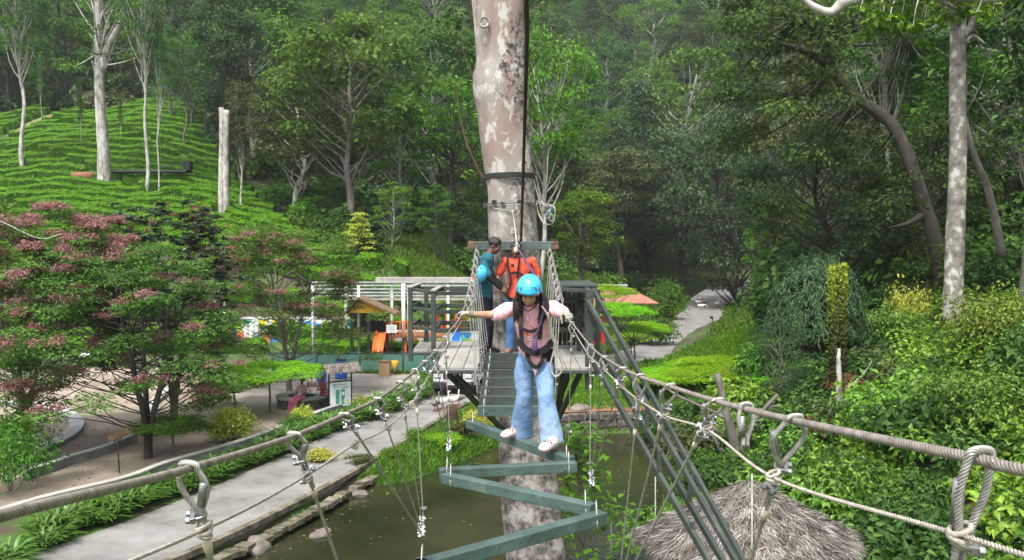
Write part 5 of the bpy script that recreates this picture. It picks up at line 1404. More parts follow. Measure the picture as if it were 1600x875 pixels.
# overhead safety cable and the trolley line
q = smooth_path([(.08, -2.5, 9.35), (.10, 0, 8.95), P(824, -60, 4.6), P(823, 60, 6.1), P(819, 220, 8.8), P(814, 376, 12.2)], 12)
t = thing('overhead_cable', 'dark green-brown overhead safety cable running from above the camera down to the trunk', 'cable', q[30])
mb = MB(); rope(mb, q, .020, 5, .14, 6, step=.03); part('rope_strands', mb, mat('mossy_rope', [(.3, (.03, .027, .014)), (.7, (.085, .075, .045))], 20, .9, .3), t, True, origin=t.location)
t = thing('safety_line', 'pale safety rope from a ring on the trunk to the trolley before the orange shirt', 'rope', P(801, 330, 12.2))
mb = MB(); tube(mb, [P(801, 331, 12.3), P(804, 350, 11.2), P(808, 386, 8.9)], .009, 6); part('line', mb, m_cord, t, True, origin=t.location)
mb = MB(); tube(mb, [P(801, 331, 12.3), P(806, 338, 12.28), P(812, 329, 12.3)], .008, 6); tube(mb, [P(770, 325, 12.28), P(801, 330, 12.28)], .007, 6); part('tail', mb, m_cord, t, True, origin=t.location)
mb = MB(); ellipsoid(mb, P(801, 331, 12.25), (.025, .02, .025)); part('ring_knot', mb, m_cord, t, True, origin=t.location)
# coiled spare wire with carabiners
t = thing('spare_wire_coil', 'loose loop of spare wire with carabiners hanging at the right of the trunk strap', 'wire coil', P(845, 320, 12.4))
mb = MB(); tube(mb, smooth_path([P(838, 318, 12.5), P(842, 335, 12.5), P(850, 348, 12.4), P(862, 350, 12.3), P(867, 338, 12.3), P(866, 324, 12.3), P(858, 320, 12.4), P(845, 318, 12.5), P(838, 314, 12.5)], 5), .008, 6); tube(mb, smooth_path([P(836, 322, 12.5), P(845, 314, 12.45), P(852, 322, 12.4), P(862, 321, 12.3)], 5), .006, 6)
part('wire', mb, m_wirer, t, True, origin=t.location)
for (px, py, c_) in ((859, 328, 'blue'), (861, 340, 'silver'), (857, 336, 'silver')):
    mb = MB(); tube(mb, [P(px + 3.0 * math.cos(a), py + 6.0 * math.sin(a), 12.28) for a in np.linspace(0, 2 * PI, 12)], .008, 6, False); part('carabiner', mb, m_galv if c_ == 'silver' else mat('blue_anodised', (.05, .16, .45), 10, .35, 0, .6), t, True, origin=t.location)

# ------------------------------------------------------------------ people
def remesh(mb, name, m, parent, voxel=.012, sm=4, origin=(0, 0, 0), factor=.6):
    o3 = np.array(origin); mb.V = [v - o3 for v in mb.V]
    tmp = bpy.data.objects.new('tmp', mb.mesh('tmp', m)); COL.objects.link(tmp)
    r = tmp.modifiers.new('r', 'REMESH'); r.mode = 'VOXEL'; r.voxel_size = voxel
    s = tmp.modifiers.new('s', 'SMOOTH'); s.iterations = sm; s.factor = factor
    dg = bpy.context.evaluated_depsgraph_get()
    me = bpy.data.meshes.new_from_object(tmp.evaluated_get(dg)); me.name = name
    bpy.data.objects.remove(tmp)
    me.polygons.foreach_set('use_smooth', np.ones(len(me.polygons), bool))
    me.materials.clear(); me.materials.append(m)
    return link(name, me, parent)
def cap(mb, pts, rad, sides=14):
    pts = [Vector(p) for p in pts]; rad = list(rad) if np.ndim(rad) else [rad] * len(pts)
    tube(mb, [tuple(p) for p in pts], rad, sides)
    for p, r in zip(pts, rad): ellipsoid(mb, p, (r * .995,) * 3, 12, 8)
def eloft(mb, rows, lat, seg=20):
    """rows: (centre, half width, half depth); lat = sideways direction"""
    C_ = np.array([tuple(r[0]) for r in rows], float); T = nrm(np.gradient(C_, axis=0)); lat = nrm(np.array(lat))
    V = []
    for (c, a, b), t in zip(rows, T):
        l = nrm(lat - t * np.dot(lat, t)); f = np.cross(t, l)
        for k in range(seg):
            an = 2 * PI * k / seg; V.append(np.array(tuple(c)) + l * a * math.cos(an) + f * b * math.sin(an))
    n = len(rows); F = [(i * seg + j, i * seg + (j + 1) % seg, (i + 1) * seg + (j + 1) % seg, (i + 1) * seg + j) for i in range(n - 1) for j in range(seg)]
    mb.add(V, F); b0 = mb.n - len(V)
    mb.C.append((np.arange(seg)[::-1][None] + b0, np.full(1, .5, np.float32), 0)); mb.C.append((np.arange(seg)[None] + b0 + (n - 1) * seg, np.full(1, .5, np.float32), 0))
def skinmat(name, c):
    m, nt, b = _mat(name); n = noise(nt, 14, 4); r = ramp(nt, [(.3, tuple(k * .82 for k in c)), (.7, tuple(min(1, k * 1.12) for k in c))])
    nt.links.new(n.outputs[0], r.inputs[0]); nt.links.new(r.outputs[0], b.inputs['Base Color']); b.inputs['Roughness'].default_value = .5
    b.inputs['Subsurface Weight'].default_value = .08; b.inputs['Subsurface Radius'].default_value = (.02, .008, .005)
    return m
def clothmat(name, c, var=.2, scale=9, bump=.35, rough=.85):
    return mat(name, [(.3, tuple(k * (1 - var) for k in c)), (.7, tuple(min(1, k * (1 + var)) for k in c))], scale, rough, bump, bscale=scale * 3, spec=.25)
def head_prims(mb, c, f, up, s=1.0):
    """skull, jaw, nose, ears round head centre c, facing f"""
    c = Vector(c); f = Vector(f).normalized(); up = Vector(up); up = (up - f * up.dot(f)).normalized(); l = up.cross(f)
    M = Matrix((l, f, up)).transposed().to_4x4()
    def e(o, r): ellipsoid(mb, c + l * o[0] * s + f * o[1] * s + up * o[2] * s, tuple(k * s for k in r), 16, 12, M=M)
    e((0, -.012, .03), (.073, .088, .082)); e((0, .025, -.035), (.056, .060, .070)); e((0, .045, -.078), (.030, .030, .026))
    e((0, .088, -.012), (.010, .016, .022)); e((0, .094, -.026), (.016, .013, .011))
    e((.036, .062, -.028), (.020, .018, .020)); e((-.036, .062, -.028), (.020, .018, .020)); e((0, .078, .020), (.050, .012, .010))
    e((0, .080, -.052), (.022, .012, .006)); e((0, .078, -.062), (.018, .012, .007))
    e((.074, -.005, -.005), (.010, .018, .030)); e((-.074, -.005, -.005), (.010, .018, .030))
    return l, f, up
m_eye = flat('eye_dark', (.012, .008, .006), .3); m_eyew = flat('eye_white', (.55, .52, .48), .4); m_lip = skinmat('lips', (.30, .11, .09)); m_hair = mat('black_hair', [(.3, (.006, .005, .005)), (.7, (.022, .018, .016))], 30, .45, .7, bscale=60)
def face(t, O, c, f, up, s=1.0, lid=1.0):
    c = Vector(c); f = Vector(f).normalized(); up = Vector(up); up = (up - f * up.dot(f)).normalized(); l = up.cross(f)
    M = Matrix((l, f, up)).transposed().to_4x4()
    for g in (-1, 1):
        mb = MB(); ellipsoid(mb, c + (l * .031 * g + f * .0745 + up * .002) * s, (.013 * s, .008 * s, .006 * s * lid), 10, 6, M=M); e = part('eye', mb, m_eyew, t, True, origin=O)
        mb = MB(); ellipsoid(mb, c + (l * .031 * g + f * .0805 + up * .001) * s, (.0075 * s, .004 * s, .006 * s * lid), 10, 6, M=M); part('iris', mb, m_eye, e, True, origin=O)
        mb = MB(); tube(mb, [tuple(c + (l * .014 * g + f * .091 + up * .021) * s), tuple(c + (l * .033 * g + f * .088 + up * .027) * s), tuple(c + (l * .050 * g + f * .074 + up * .022) * s)], [.0028 * s, .0038 * s, .002 * s], 6); part('eyebrow', mb, m_hair, t, True, origin=O)
    mb = MB(); ellipsoid(mb, c + (f * .090 - up * .053) * s, (.020 * s, .006 * s, .0045 * s), 12, 6, M=M); ellipsoid(mb, c + (f * .089 - up * .0605) * s, (.016 * s, .006 * s, .0045 * s), 12, 6, M=M); part('lips', mb, m_lip, t, True, origin=O)
def hand_prims(mb, w, d, pn, thumb, s=1.0, curl=.6, grip=None):
    """palm and five bent fingers; w wrist, d pointing direction, pn = palm side, thumb = thumb side"""
    w, d, pn, th = Vector(w), Vector(d).normalized(), Vector(pn), Vector(thumb)
    pn = (pn - d * pn.dot(d)).normalized(); th = (th - d * th.dot(d) - pn * th.dot(pn)).normalized()
    M = Matrix((th, d, pn)).transposed().to_4x4()
    ellipsoid(mb, w + d * .045 * s, (.040 * s, .052 * s, .017 * s), 14, 10, M=M)
    for k, (off, L) in enumerate(((.028, .070), (.010, .080), (-.010, .074), (-.028, .058))):
        p = w + (d * .080 + th * off) * s; pts = [p - d * .03 * s]; ang = .25 * curl
        pts.append(p)
        for q in range(3):
            ang += curl * (.55 + .25 * q); p = p + (d * math.cos(ang) + pn * math.sin(ang)) * L * (.42, .32, .26)[q] * s; pts.append(p)
        cap(mb, pts, [.0095 * s, .0092 * s, .0085 * s, .008 * s, .007 * s], 10)
    p = w + (d * .022 + th * .030) * s
    cap(mb, [w + (d * .012 + th * .012) * s, p, p + (d * .030 + th * .022 + pn * .012) * s, p + (d * .050 + th * .018 + pn * .035 * (1 + curl)) * s], [.014 * s, .013 * s, .0105 * s, .008 * s], 10)

def mid(a, b, f=.5): return Vector(a).lerp(Vector(b), f)
def shoe(mb, a, toe, s=1.0, h=.045, L=.25, w=.048):
    """a = ankle floor point, toe = direction"""
    toe = Vector(toe).normalized(); lat = toe.cross(Vector((0, 0, 1)))
    rows = []
    for f, ww, hh in ((-.30, .55, .7), (-.22, .85, 1.1), (-.02, .92, 1.25), (.25, .95, 1.0), (.50, 1.08, .85), (.64, .85, .65), (.70, .45, .40)):
        rows.append((Vector(a) + toe * f * L * s + Vector((0, 0, h * hh * .5 * s)), w * ww * s, h * hh * .5 * s))
    eloft(mb, rows, lat, 16)

# ---- the girl
m_skin = skinmat('skin_warm_brown', (.42, .23, .15)); m_skin2 = skinmat('skin_deep_brown', (.115, .058, .038)); m_skin3 = skinmat('skin_brown', (.20, .10, .065))
GO = P(836, 690, 6.95); GO.z = CAMZ - 1.66
girl = thing('person', 'girl in sky-blue helmet, pink blouse and wide pale jeans balancing on the fourth slanting step', 'person', GO)
g = dict(head=P(827, 458, 6.74), neck=P(828, 474, 6.86), chest=P(831, 496, 6.93), waist=P(835, 531, 6.97), pel=P(836, 553, 6.98), sL=P(803, 484, 6.92), sR=P(856, 482, 6.92), eL=P(768, 492, 6.80), wL=P(741, 491, 6.97), eR=P(879, 490, 6.70), wR=P(884, 494, 6.55),
         hL=P(822, 562, 6.98), hR=P(850, 562, 6.96), kL=P(822, 618, 7.02), kR=P(852, 618, 6.80), aL=P(813, 670, 7.20), aR=P(862, 690, 6.80))
gf = Vector((-.10, -.83, -.52)); gup = Vector((0, -.5, .87)); lat = (g['sR'] - g['sL']).normalized()
mb = MB(); head_prims(mb, g['head'], gf, gup, .98)
cap(mb, [g['neck'] + Vector((0, .02, -.04)), g['neck'], g['head'] + Vector((0, .02, -.02))], [.052, .044, .045])
eloft(mb, [(g['pel'] + Vector((0, 0, -.04)), .12, .085), (g['pel'], .135, .095), (g['waist'], .105, .075), (g['chest'], .130, .085), (mid(g['chest'], g['neck'], .65), .12, .07), (g['neck'], .05, .05)], lat)
for s in 'LR':
    cap(mb, [g['s' + s], g['e' + s], g['w' + s]], [.044, .034, .025]); cap(mb, [g['h' + s], g['k' + s], g['a' + s]], [.075, .05, .035])
    cap(mb, [g['chest'] + Vector((0, 0, .05)), g['s' + s]], [.06, .046])
remesh(mb, 'body', m_skin, girl, .0075, 3, GO); face(girl, GO, g['head'], gf, gup, .98, .45)
# gloves closed on the cables
m_glove = clothmat('glove_grey_leather', (.30, .28, .25), .25, 20); m_cuff = clothmat('glove_cuff', (.17, .155, .11), .2)
for s, Q, sg in (('L', QL, -1), ('R', QR, 1)):
    w = g['w' + s]; grip = on(Q, 7.02 if s == 'L' else 6.5)
    d = (grip + Vector((0, 0, .012)) - w + Vector((sg * .02, 0, .02))).normalized()
    if s == 'R': d = Vector((.35, -.75, -.1)).normalized()
    mb = MB(); st = grip + Vector((0, 0, .028)) - d * .078
    hand_prims(mb, st, d, (0, 0, -1), (0, -1, 0) if s == 'L' else (-1, -.2, 0), .98, 1.0)
    cap(mb, [w, st, st + d * .02], [.030, .028, .024]); o = remesh(mb, 'glove', m_glove, girl, .0045, 2, GO)
    mb = MB(); ax = (st - w); cap(mb, [w - (w - g['e' + s]).normalized() * .02 * -0, mid(w, st, .8)], [.034, .030]); remesh(mb, 'glove_cuff', m_cuff, girl, .006, 2, GO)
# blouse
m_pink, nt, bs = _mat('pink_blouse')
nn = noise(nt, 60, 3); wv = nt.nodes.new('ShaderNodeTexWave'); wv.inputs['Scale'].default_value = 6; wv.inputs['Distortion'].default_value = 6; tc = nt.nodes.new('ShaderNodeTexCoord'); nt.links.new(tc.outputs['Object'], wv.inputs[0])
r_ = ramp(nt, [(.0, (.82, .42, .48)), (1, (.88, .53, .58))]); nt.links.new(wv.outputs[0], r_.inputs[0]); nt.links.new(r_.outputs[0], bs.inputs['Base Color']); bs.inputs['Roughness'].default_value = .85
nn = noise(nt, 12, 5); bp = nt.nodes.new('ShaderNodeBump'); bp.inputs['Strength'].default_value = .7; bp.inputs['Distance'].default_value = .03; nt.links.new(nn.outputs[0], bp.inputs['Height']); nt.links.new(bp.outputs[0], bs.inputs['Normal'])
mb = MB()
eloft(mb, [(P(834, 560, 6.95), .105, .10), (P(835, 545, 6.97), .140, .112), (g['waist'], .128, .102), (mid(g['waist'], g['chest'], .5), .145, .108), (g['chest'], .158, .112), (mid(g['chest'], g['neck'], .5), .155, .095), (mid(g['chest'], g['neck'], .9), .085, .07), (g['neck'], .058, .056)], lat)
for s, end in (('L', P(773, 493, 6.82)), ('R', P(881, 489, 6.68))):
    cap(mb, [g['chest'] + Vector((0, 0, .07)), mid(g['chest'] + Vector((0, 0, .07)), g['s' + s], .9)], [.07, .072])
    S_ = g['s' + s]; cap(mb, [S_ + Vector((0, 0, .005)), mid(S_, end, .35) + Vector((0, 0, .012)), mid(S_, end, .7), end], [.060, .068, .064, .050])
o = remesh(mb, 'blouse', m_pink, girl, .008, 3, GO)
tx = bpy.data.textures.new('folds', 'CLOUDS'); tx.noise_scale = .13; tx.noise_depth = 2
def folds(o, s): d = o.modifiers.new('folds', 'DISPLACE'); d.texture = tx; d.strength = s; d.mid_level = .5; d.texture_coords = 'LOCAL'
folds(o, .018)
# ragged hem and neckline frill
mb = MB()
for a0, b0, c0 in (((826, 556), (836, 588), (846, 560)), ((822, 552), (828, 570), (834, 556)), ((846, 556), (852, 566), (858, 552))):
    A = [P(*a0, 6.86), P(*b0, 6.84), P(*c0, 6.86)]; V = A + [p + Vector((0, .02, 0)) for p in A]; mb.add([tuple(v) for v in V], [(0, 1, 2), (5, 4, 3)]); mb.add([tuple(v) for v in V], [(0, 3, 4, 1), (1, 4, 5, 2), (2, 5, 3, 0)])
part('hem', mb, m_pink, girl, origin=GO)
mb = MB()
for k in range(9):
    f = k / 8; p = P(826 + 2 * f + (1.6 if k % 2 else -1.6), 484 + f * 62, 6.81 + .02 * f); ellipsoid(mb, p, (.011, .006, .024), 8, 6)
part('frill', mb, m_pink, girl, True, origin=GO)
# jeans
m_jean = mat('pale_blue_denim', [(.3, (.09, .18, .36)), (.5, (.19, .31, .52)), (.7, (.36, .49, .68))], 3.2, .85, .4, detail=8, bscale=60, stretch=(1, 1, .6))
mb = MB()
eloft(mb, [(P(836, 540, 6.97), .128, .100), (P(836, 555, 6.98), .145, .112), (P(836, 568, 6.98), .150, .115), (P(836, 580, 6.97), .12, .09)], lat)
for rows in ([((822, 562, 6.98), .082, .09), ((819, 590, 6.99), .084, .085), ((820, 618, 7.0), .072, .072), ((817, 645, 7.06), .086, .080), ((816, 668, 7.12), .098, .088), ((815, 680, 7.14), .104, .092)],
             [((849, 562, 6.96), .082, .09), ((851, 590, 6.88), .080, .085), ((853, 618, 6.80), .070, .072), ((857, 650, 6.80), .084, .080), ((861, 678, 6.81), .094, .088), ((862, 692, 6.81), .100, .092)]):
    eloft(mb, [(P(*c), a, b) for c, a, b in rows], (1, 0, 0))
o = remesh(mb, 'jeans', m_jean, girl, .0085, 3, GO); folds(o, .020)
# clogs
m_clog = flat('pale_pink_clog', (.52, .41, .38), .6); m_hole = flat('clog_hole_dark', (.03, .02, .02), .8)
for (px, py, d, toe) in ((806, 677, 7.10, (-.75, -.65, 0)), (862, 695, 6.66, (-.55, -.83, 0))):
    a = P(px, py, d); a.z = CAMZ - 1.665
    mb = MB(); shoe(mb, a, toe, 1.0, .085, .22, .050); o = remesh(mb, 'clog', m_clog, girl, .006, 3, GO)
    tv = Vector(toe).normalized(); lv = tv.cross(Vector((0, 0, 1)))
    mb = MB()
    for f, g_ in ((.24, -.4), (.24, .0), (.24, .4), (.36, -.25), (.36, .25), (.30, -.75), (.30, .75)):
        ellipsoid(mb, a + tv * f * .22 + lv * g_ * .045 + Vector((0, 0, .091 - f * .03 - abs(g_) ** 2 * .02)), (.009, .009, .007), 8, 5)
    part('vent_hole', mb, m_hole, o, True, origin=GO); bpy.data.objects[o.name].children[0]['kind'] = 'stuff'
    mb = MB(); tube(mb, smooth_path([a + tv * .02 + lv * .05 + Vector((0, 0, .06)), a - tv * .075 + Vector((0, 0, .075)), a + tv * .02 - lv * .05 + Vector((0, 0, .06))], 6), .008, 6); part('heel_strap', mb, m_clog, o, True, origin=GO)
# hair
mb = MB(); hc = g['head']
eloft(mb, [(hc + Vector((0, .05, .07)), .07, .06), (hc + Vector((0, .055, 0)), .092, .07), (P(828, 476, 6.92), .105, .06), (P(828, 492, 6.95), .12, .05), (P(828, 502, 6.96), .10, .035)], lat)
for sg, xs in ((-1, (812, 809, 808, 812)), (1, (843, 850, 853, 849))):
    cap(mb, [P(xs[0], 452, 6.76), P(xs[1], 467, 6.78), P(xs[2], 484, 6.79), P(xs[3], 500, 6.80)], [.030, .036, .034, .016])
o = remesh(mb, 'hair', m_hair, girl, .009, 2, GO); folds(o, .035)
mb = MB(); rh = np.random.default_rng(3)
for k in range(60):
    sg = rh.choice((-1, 1)); x0 = 828 + sg * rh.uniform(13, 20); p = [P(x0, 455 + rh.uniform(-3, 5), 6.78), P(x0 + sg * rh.uniform(0, 8), 475, 6.76), P(x0 + sg * rh.uniform(-4, 9), rh.uniform(490, 507), 6.77 + rh.uniform(-.02, .03))]
    tube(mb, smooth_path(p, 4), .0035, 4)
part('hair_strands', mb, m_hair, girl, True, origin=GO)
# helmet
m_helm = mat('sky_blue_helmet', (.045, .42, .70), 4, .28, 0, 0, spec=.5, coat=.5)
up = gup.normalized(); f = gf.normalized(); up = (up - f * up.dot(f)).normalized(); l = up.cross(f)
def helmet(par, O, c, f, up, s=1.0, thick=.008):
    f = Vector(f).normalized(); up = (Vector(up) - f * Vector(up).dot(f)).normalized(); l = up.cross(f); c = Vector(c)
    V, F = [], []; S, Rn = 32, 12
    for i in range(Rn + 1):
        ph = (PI * .52) * i / Rn
        for j in range(S):
            a = 2 * PI * j / S; fr = math.cos(a)
            rr = math.sin(ph); z = math.cos(ph)
            rx, ry, rz = .103, .126, .112
            flare = 1 + (.05 * max(0, (i - Rn + 2) / 2) if i > Rn - 2 else 0)
            ridge = 1 + .018 * math.cos(a * 2) * rr * (1 - abs(z)) + .012 * (math.sin(a * 6) ** 8) * rr
            p = c + (l * math.sin(a) * rr * rx * flare * ridge + f * fr * rr * ry * flare * ridge + up * (z * rz - .012 * (fr < 0) * (i / Rn) ** 2 * -fr)) * s
            V.append(tuple(p))
    F = [(i * S + j, i * S + (j + 1) % S, (i + 1) * S + (j + 1) % S, (i + 1) * S + j) for i in range(Rn) for j in range(S)]
    mb = MB(); mb.add(V, F); o = part('helmet_shell', mb, m_helm, par, True, origin=O)
    so_ = o.modifiers.new('t', 'SOLIDIFY'); so_.thickness = thick; so_.offset = 0
    M = Matrix((l, f, up)).transposed().to_4x4()
    for a, z in ((-.62, .30), (-.95, .22), (.62, .30), (.95, .22)):
        rr = math.sqrt(1 - z * z) * 1.0
        p = c + (l * math.sin(a) * rr * .105 + f * math.cos(a) * rr * .128 + up * z * .112) * s
        nn_ = (l * math.sin(a) + f * math.cos(a) + up * .35).normalized(); tt = up.cross(nn_).normalized(); uu = nn_.cross(tt)
        M2 = Matrix((tt, uu, nn_)).transposed().to_4x4()
        mb = MB(); ellipsoid(mb, p, (.009 * s, .019 * s, .0045 * s), 12, 6, M=M2); part('vent', mb, m_hole, o, True, origin=O)
    return o
ho = helmet(girl, GO, g['head'] + up * .040 - f * .012, f + up * .22, up - f * .22, 1.0)
# marks on the helmet rim: small dark lettering block
mb = MB()
for k in range(4): box(mb, P(830.5 + k * 2.0, 449.5, 6.585), (.006, .004, .008))
part('rim_lettering', mb, m_hole, ho, origin=GO); 
mb = MB(); tube(mb, smooth_path([P(812, 462, 6.70), P(815, 476, 6.70), P(825, 486, 6.72), P(838, 476, 6.70), P(842, 462, 6.70)], 5), .005, 5); part('chin_strap', mb, m_rub, girl, True, origin=GO)
# harness
m_web = clothmat('black_webbing', (.018, .016, .018), .3, 30); m_webbr = clothmat('brown_webbing', (.045, .032, .028), .3, 30); m_or = flat('orange_buckle', (.70, .12, .03), .45); m_pur = clothmat('purple_sling', (.09, .055, .13), .5, 40)
def strap_(name, pix, w, m, th=.006, O=GO, par=girl):
    pts = smooth_path([tuple(P(*q)) for q in pix], 6); mb = MB()
    for k in range(len(pts) - 1):
        a, c = pts[k], pts[k + 1]; t_ = nrm(c - a); s_ = nrm(np.cross(t_, (0, -1, 0)))
        beam(mb, a, c + t_ * .002, w, th, up=(0, -1, 0.001))
    return part(name, mb, m, par, origin=O)
strap_('harness_strap', [(814, 474, 6.83), (814, 490, 6.775), (814, 510, 6.76), (815, 530, 6.78)], .038, m_webbr)
strap_('harness_strap', [(846, 473, 6.82), (846, 490, 6.77), (845, 510, 6.755), (843, 530, 6.78)], .038, m_webbr)
strap_('harness_strap', [(813, 512, 6.75), (829, 518, 6.74), (845, 512, 6.75)], .028, m_web)
strap_('waist_belt', [(811, 530, 6.87), (819, 544, 6.81), (836, 551, 6.79), (853, 545, 6.82), (863, 534, 6.93)], .055, m_web, .012)
strap_('leg_loop', [(822, 548, 6.83), (828, 566, 6.80), (838, 574, 6.80), (846, 566, 6.80), (852, 548, 6.84)], .034, m_web, .01)
strap_('leg_loop', [(852, 546, 6.84), (858, 560, 6.86), (864, 556, 6.93)], .06, m_web, .012)
strap_('belt_tail', [(862, 545, 6.93), (864, 570, 6.97), (864, 600, 7.0)], .03, m_web, .01)
mb = MB(); box(mb, P(822, 518, 6.77), (.030, .012, .05)); box(mb, P(826, 526, 6.77), (.03, .012, .03)); box(mb, P(833, 516, 6.77), (.016, .01, .06)); part('buckle', mb, m_or, girl, bevel=.003, origin=GO)
mb = MB(); tube(mb, [P(828 + 5 * math.cos(a), 529 + 2.2 * math.sin(a), 6.755) for a in np.linspace(0, 2 * PI, 12)], .004, 6, False); part('carabiner', mb, m_galv, girl, True, origin=GO)
# lanyard from the trolley to the chest
mb = MB(); tube(mb, smooth_path([P(810, 390, 8.3), P(819, 404, 7.7), P(829, 420, 6.95), P(845, 448, 6.70), P(849, 470, 6.72), P(848, 492, 6.74), P(841, 515, 6.74), P(835, 528, 6.75)], 6), [.0095] * 43, 8, wob=.3, rng=rh)
t = thing('lanyard', 'purple speckled safety lanyard running past the blue helmet down to the harness', 'lanyard', P(829, 420, 6.95)); part('sling', mb, m_pur, t, True, origin=t.location)
mb = MB(); cap(mb, [P(836, 530, 6.74), P(836, 545, 6.74), P(835, 551, 6.75)], [.016, .026, .018]); part('knot', mb, m_pur, t, True, origin=t.location)
mb = MB(); tube(mb, [P(808 + 3.2 * math.cos(a), 386 + 5 * math.sin(a), 8.4) for a in np.linspace(0, 2 * PI, 12)], .010, 6, False); part('carabiner', mb, m_galv, t, True, origin=t.location)
mb = MB(); box(mb, P(809, 392, 8.3), (.05, .04, .07)); part('trolley', mb, m_web, t, bevel=.01, origin=t.location)
mb = MB(); ellipsoid(mb, P(806, 391, 8.25), (.022, .012, .03)); part('trolley_plate', mb, MATS['masking_tape'], t, True, origin=t.location)
# hanging rope loop at her side
t = thing('rope_loop', 'grey rope loop hanging from the girl\'s harness beside her hip', 'rope', P(868, 520, 6.80))
mb = MB(); tube(mb, smooth_path([P(846, 478, 6.72), P(854, 490, 6.72), P(864, 520, 6.78), P(866, 545, 6.80), P(861, 565, 6.80), P(861, 580, 6.80), P(868, 588, 6.80), P(876, 583, 6.80), P(878, 570, 6.80), P(870, 548, 6.79), P(861, 515, 6.76), P(856, 488, 6.74)], 6), .008, 7)
part('cord', mb, m_cord, t, True, origin=t.location)

# ---- a general adult
def adult(label, O, J, skin, shirt, trousers, f, up, hair='short', sleeve=.55, sh=1.0, shoes=None, vox=.009, sleeves_col=None, hands=None, trouser_end=1.0, scale=1.0, hairm=None):
    t = thing('person', label, 'person', O); lat = (J['sR'] - J['sL']).normalized(); k = scale
    mb = MB(); head_prims(mb, J['head'], f, up, 1.0 * k)
    cap(mb, [J['neck'] + Vector((0, 0, -.05)), J['neck'], J['head'] + Vector((0, 0, -.02))], [.062 * k, .054 * k, .054 * k])
    eloft(mb, [(J['pel'] + Vector((0, 0, -.05)), .14 * k, .10 * k), (J['pel'], .15 * k, .11 * k), (J['waist'], .135 * k, .10 * k), (J['chest'], .16 * k, .105 * k), (mid(J['chest'], J['neck'], .65), .145 * k, .085 * k), (J['neck'], .06 * k, .055 * k)], lat)
    for s in 'LR':
        cap(mb, [J['s' + s], J['e' + s], J['w' + s]], [.050 * k, .039 * k, .028 * k]); cap(mb, [J['h' + s], J['k' + s], J['a' + s]], [.085 * k, .056 * k, .040 * k]); cap(mb, [J['chest'] + Vector((0, 0, .06)), J['s' + s]], [.06 * k, .052 * k])
        d, pn, th, cu = hands[s] if hands else ((J['w' + s] - J['e' + s]), (0, 0, -1), (0, -1, 0), .7)
        hand_prims(mb, J['w' + s], d, pn, th, k, cu)
    remesh(mb, 'body', skin, t, vox * .75, 3, O); face(t, O, J['head'], f, up, k, .55)
    mb = MB(); g_ = 1.0
    eloft(mb, [(J['pel'] + Vector((0, 0, -.03)), .168 * k * sh, .135 * k * sh), (J['pel'] + Vector((0, 0, .03)), .165 * k * sh, .135 * k * sh), (J['waist'], .158 * k * sh, .13 * k * sh), (J['chest'], .178 * k, .125 * k), (mid(J['chest'], J['neck'], .6), .165 * k, .10 * k), (mid(J['chest'], J['neck'], .93), .085 * k, .075 * k), (J['neck'] + Vector((0, 0, .005)), .068 * k, .066 * k)], lat)
    for s in 'LR':
        e = mid(J['s' + s], J['e' + s], sleeve / .6 if sleeve < .6 else 1)
        cap(mb, [J['chest'] + Vector((0, 0, .06)), J['s' + s], mid(J['s' + s], e, .6), e], [.07 * k, .064 * k, .062 * k, .058 * k])
    o = remesh(mb, 'shirt', shirt, t, vox, 3, O); folds(o, .02)
    if sleeves_col:
        for s in 'LR':
            mb = MB(); cap(mb, [mid(J['s' + s], J['e' + s], .8), J['e' + s], mid(J['e' + s], J['w' + s], .95)], [.047 * k, .044 * k, .034 * k]); remesh(mb, 'arm_sleeve', sleeves_col, t, vox, 2, O)
    mb = MB()
    eloft(mb, [(J['pel'] + Vector((0, 0, .04)), .150 * k, .115 * k), (J['pel'] + Vector((0, 0, -.04)), .160 * k, .122 * k), (J['pel'] + Vector((0, 0, -.12)), .13 * k, .10 * k)], lat)
    for s in 'LR': cap(mb, [J['h' + s], J['k' + s], mid(J['k' + s], J['a' + s], trouser_end)], [.092 * k, .072 * k, .060 * k])
    o = remesh(mb, 'trousers', trousers, t, vox, 3, O); folds(o, .016)
    hm = hairm or m_hair
    ff = Vector(f).normalized(); uu = (Vector(up) - ff * Vector(up).dot(ff)).normalized(); mb = MB(); hd = J['head']
    M = Matrix((uu.cross(ff), ff, uu)).transposed().to_4x4()
    if hair == 'short': ellipsoid(mb, hd + (uu * .048 - ff * .022) * k, (.080 * k, .090 * k, .074 * k), 18, 12, M=M)
    elif hair == 'curly':
        rr = np.random.default_rng(9)
        for q in range(60):
            u_ = nrm(rr.normal(size=3)); u_[2] = abs(u_[2]) * 1.0 - .1; v_ = Vector(M.to_3x3() @ Vector(tuple(u_ * np.array((.078, .088, .082)))))
            if u_[1] > .75 and u_[2] < .45: continue
            ellipsoid(mb, hd + (uu * .045 - ff * .018) * k + v_ * k, (.024 * k,) * 3, 8, 6)
        ellipsoid(mb, hd + (uu * .048 - ff * .022) * k, (.082 * k, .092 * k, .080 * k), 18, 12, M=M)
    elif hair == 'bun':
        ellipsoid(mb, hd + (uu * .030 - ff * .030) * k, (.082 * k, .090 * k, .084 * k), 18, 12, M=M); ellipsoid(mb, hd + (-uu * .02 - ff * .125) * k, (.045 * k,) * 3, 12, 8)
    o = remesh(mb, 'hair', hm, t, .008, 1, O)
    if shoes:
        for s in 'LR':
            mb = MB(); a = Vector(J['a' + s]); a.z = O[2] + .0; shoe(mb, a, shoes[1 if s == 'R' else 0], 1.0, .08); remesh(mb, 'shoe', shoes[2], t, .008, 2, O)
    return t
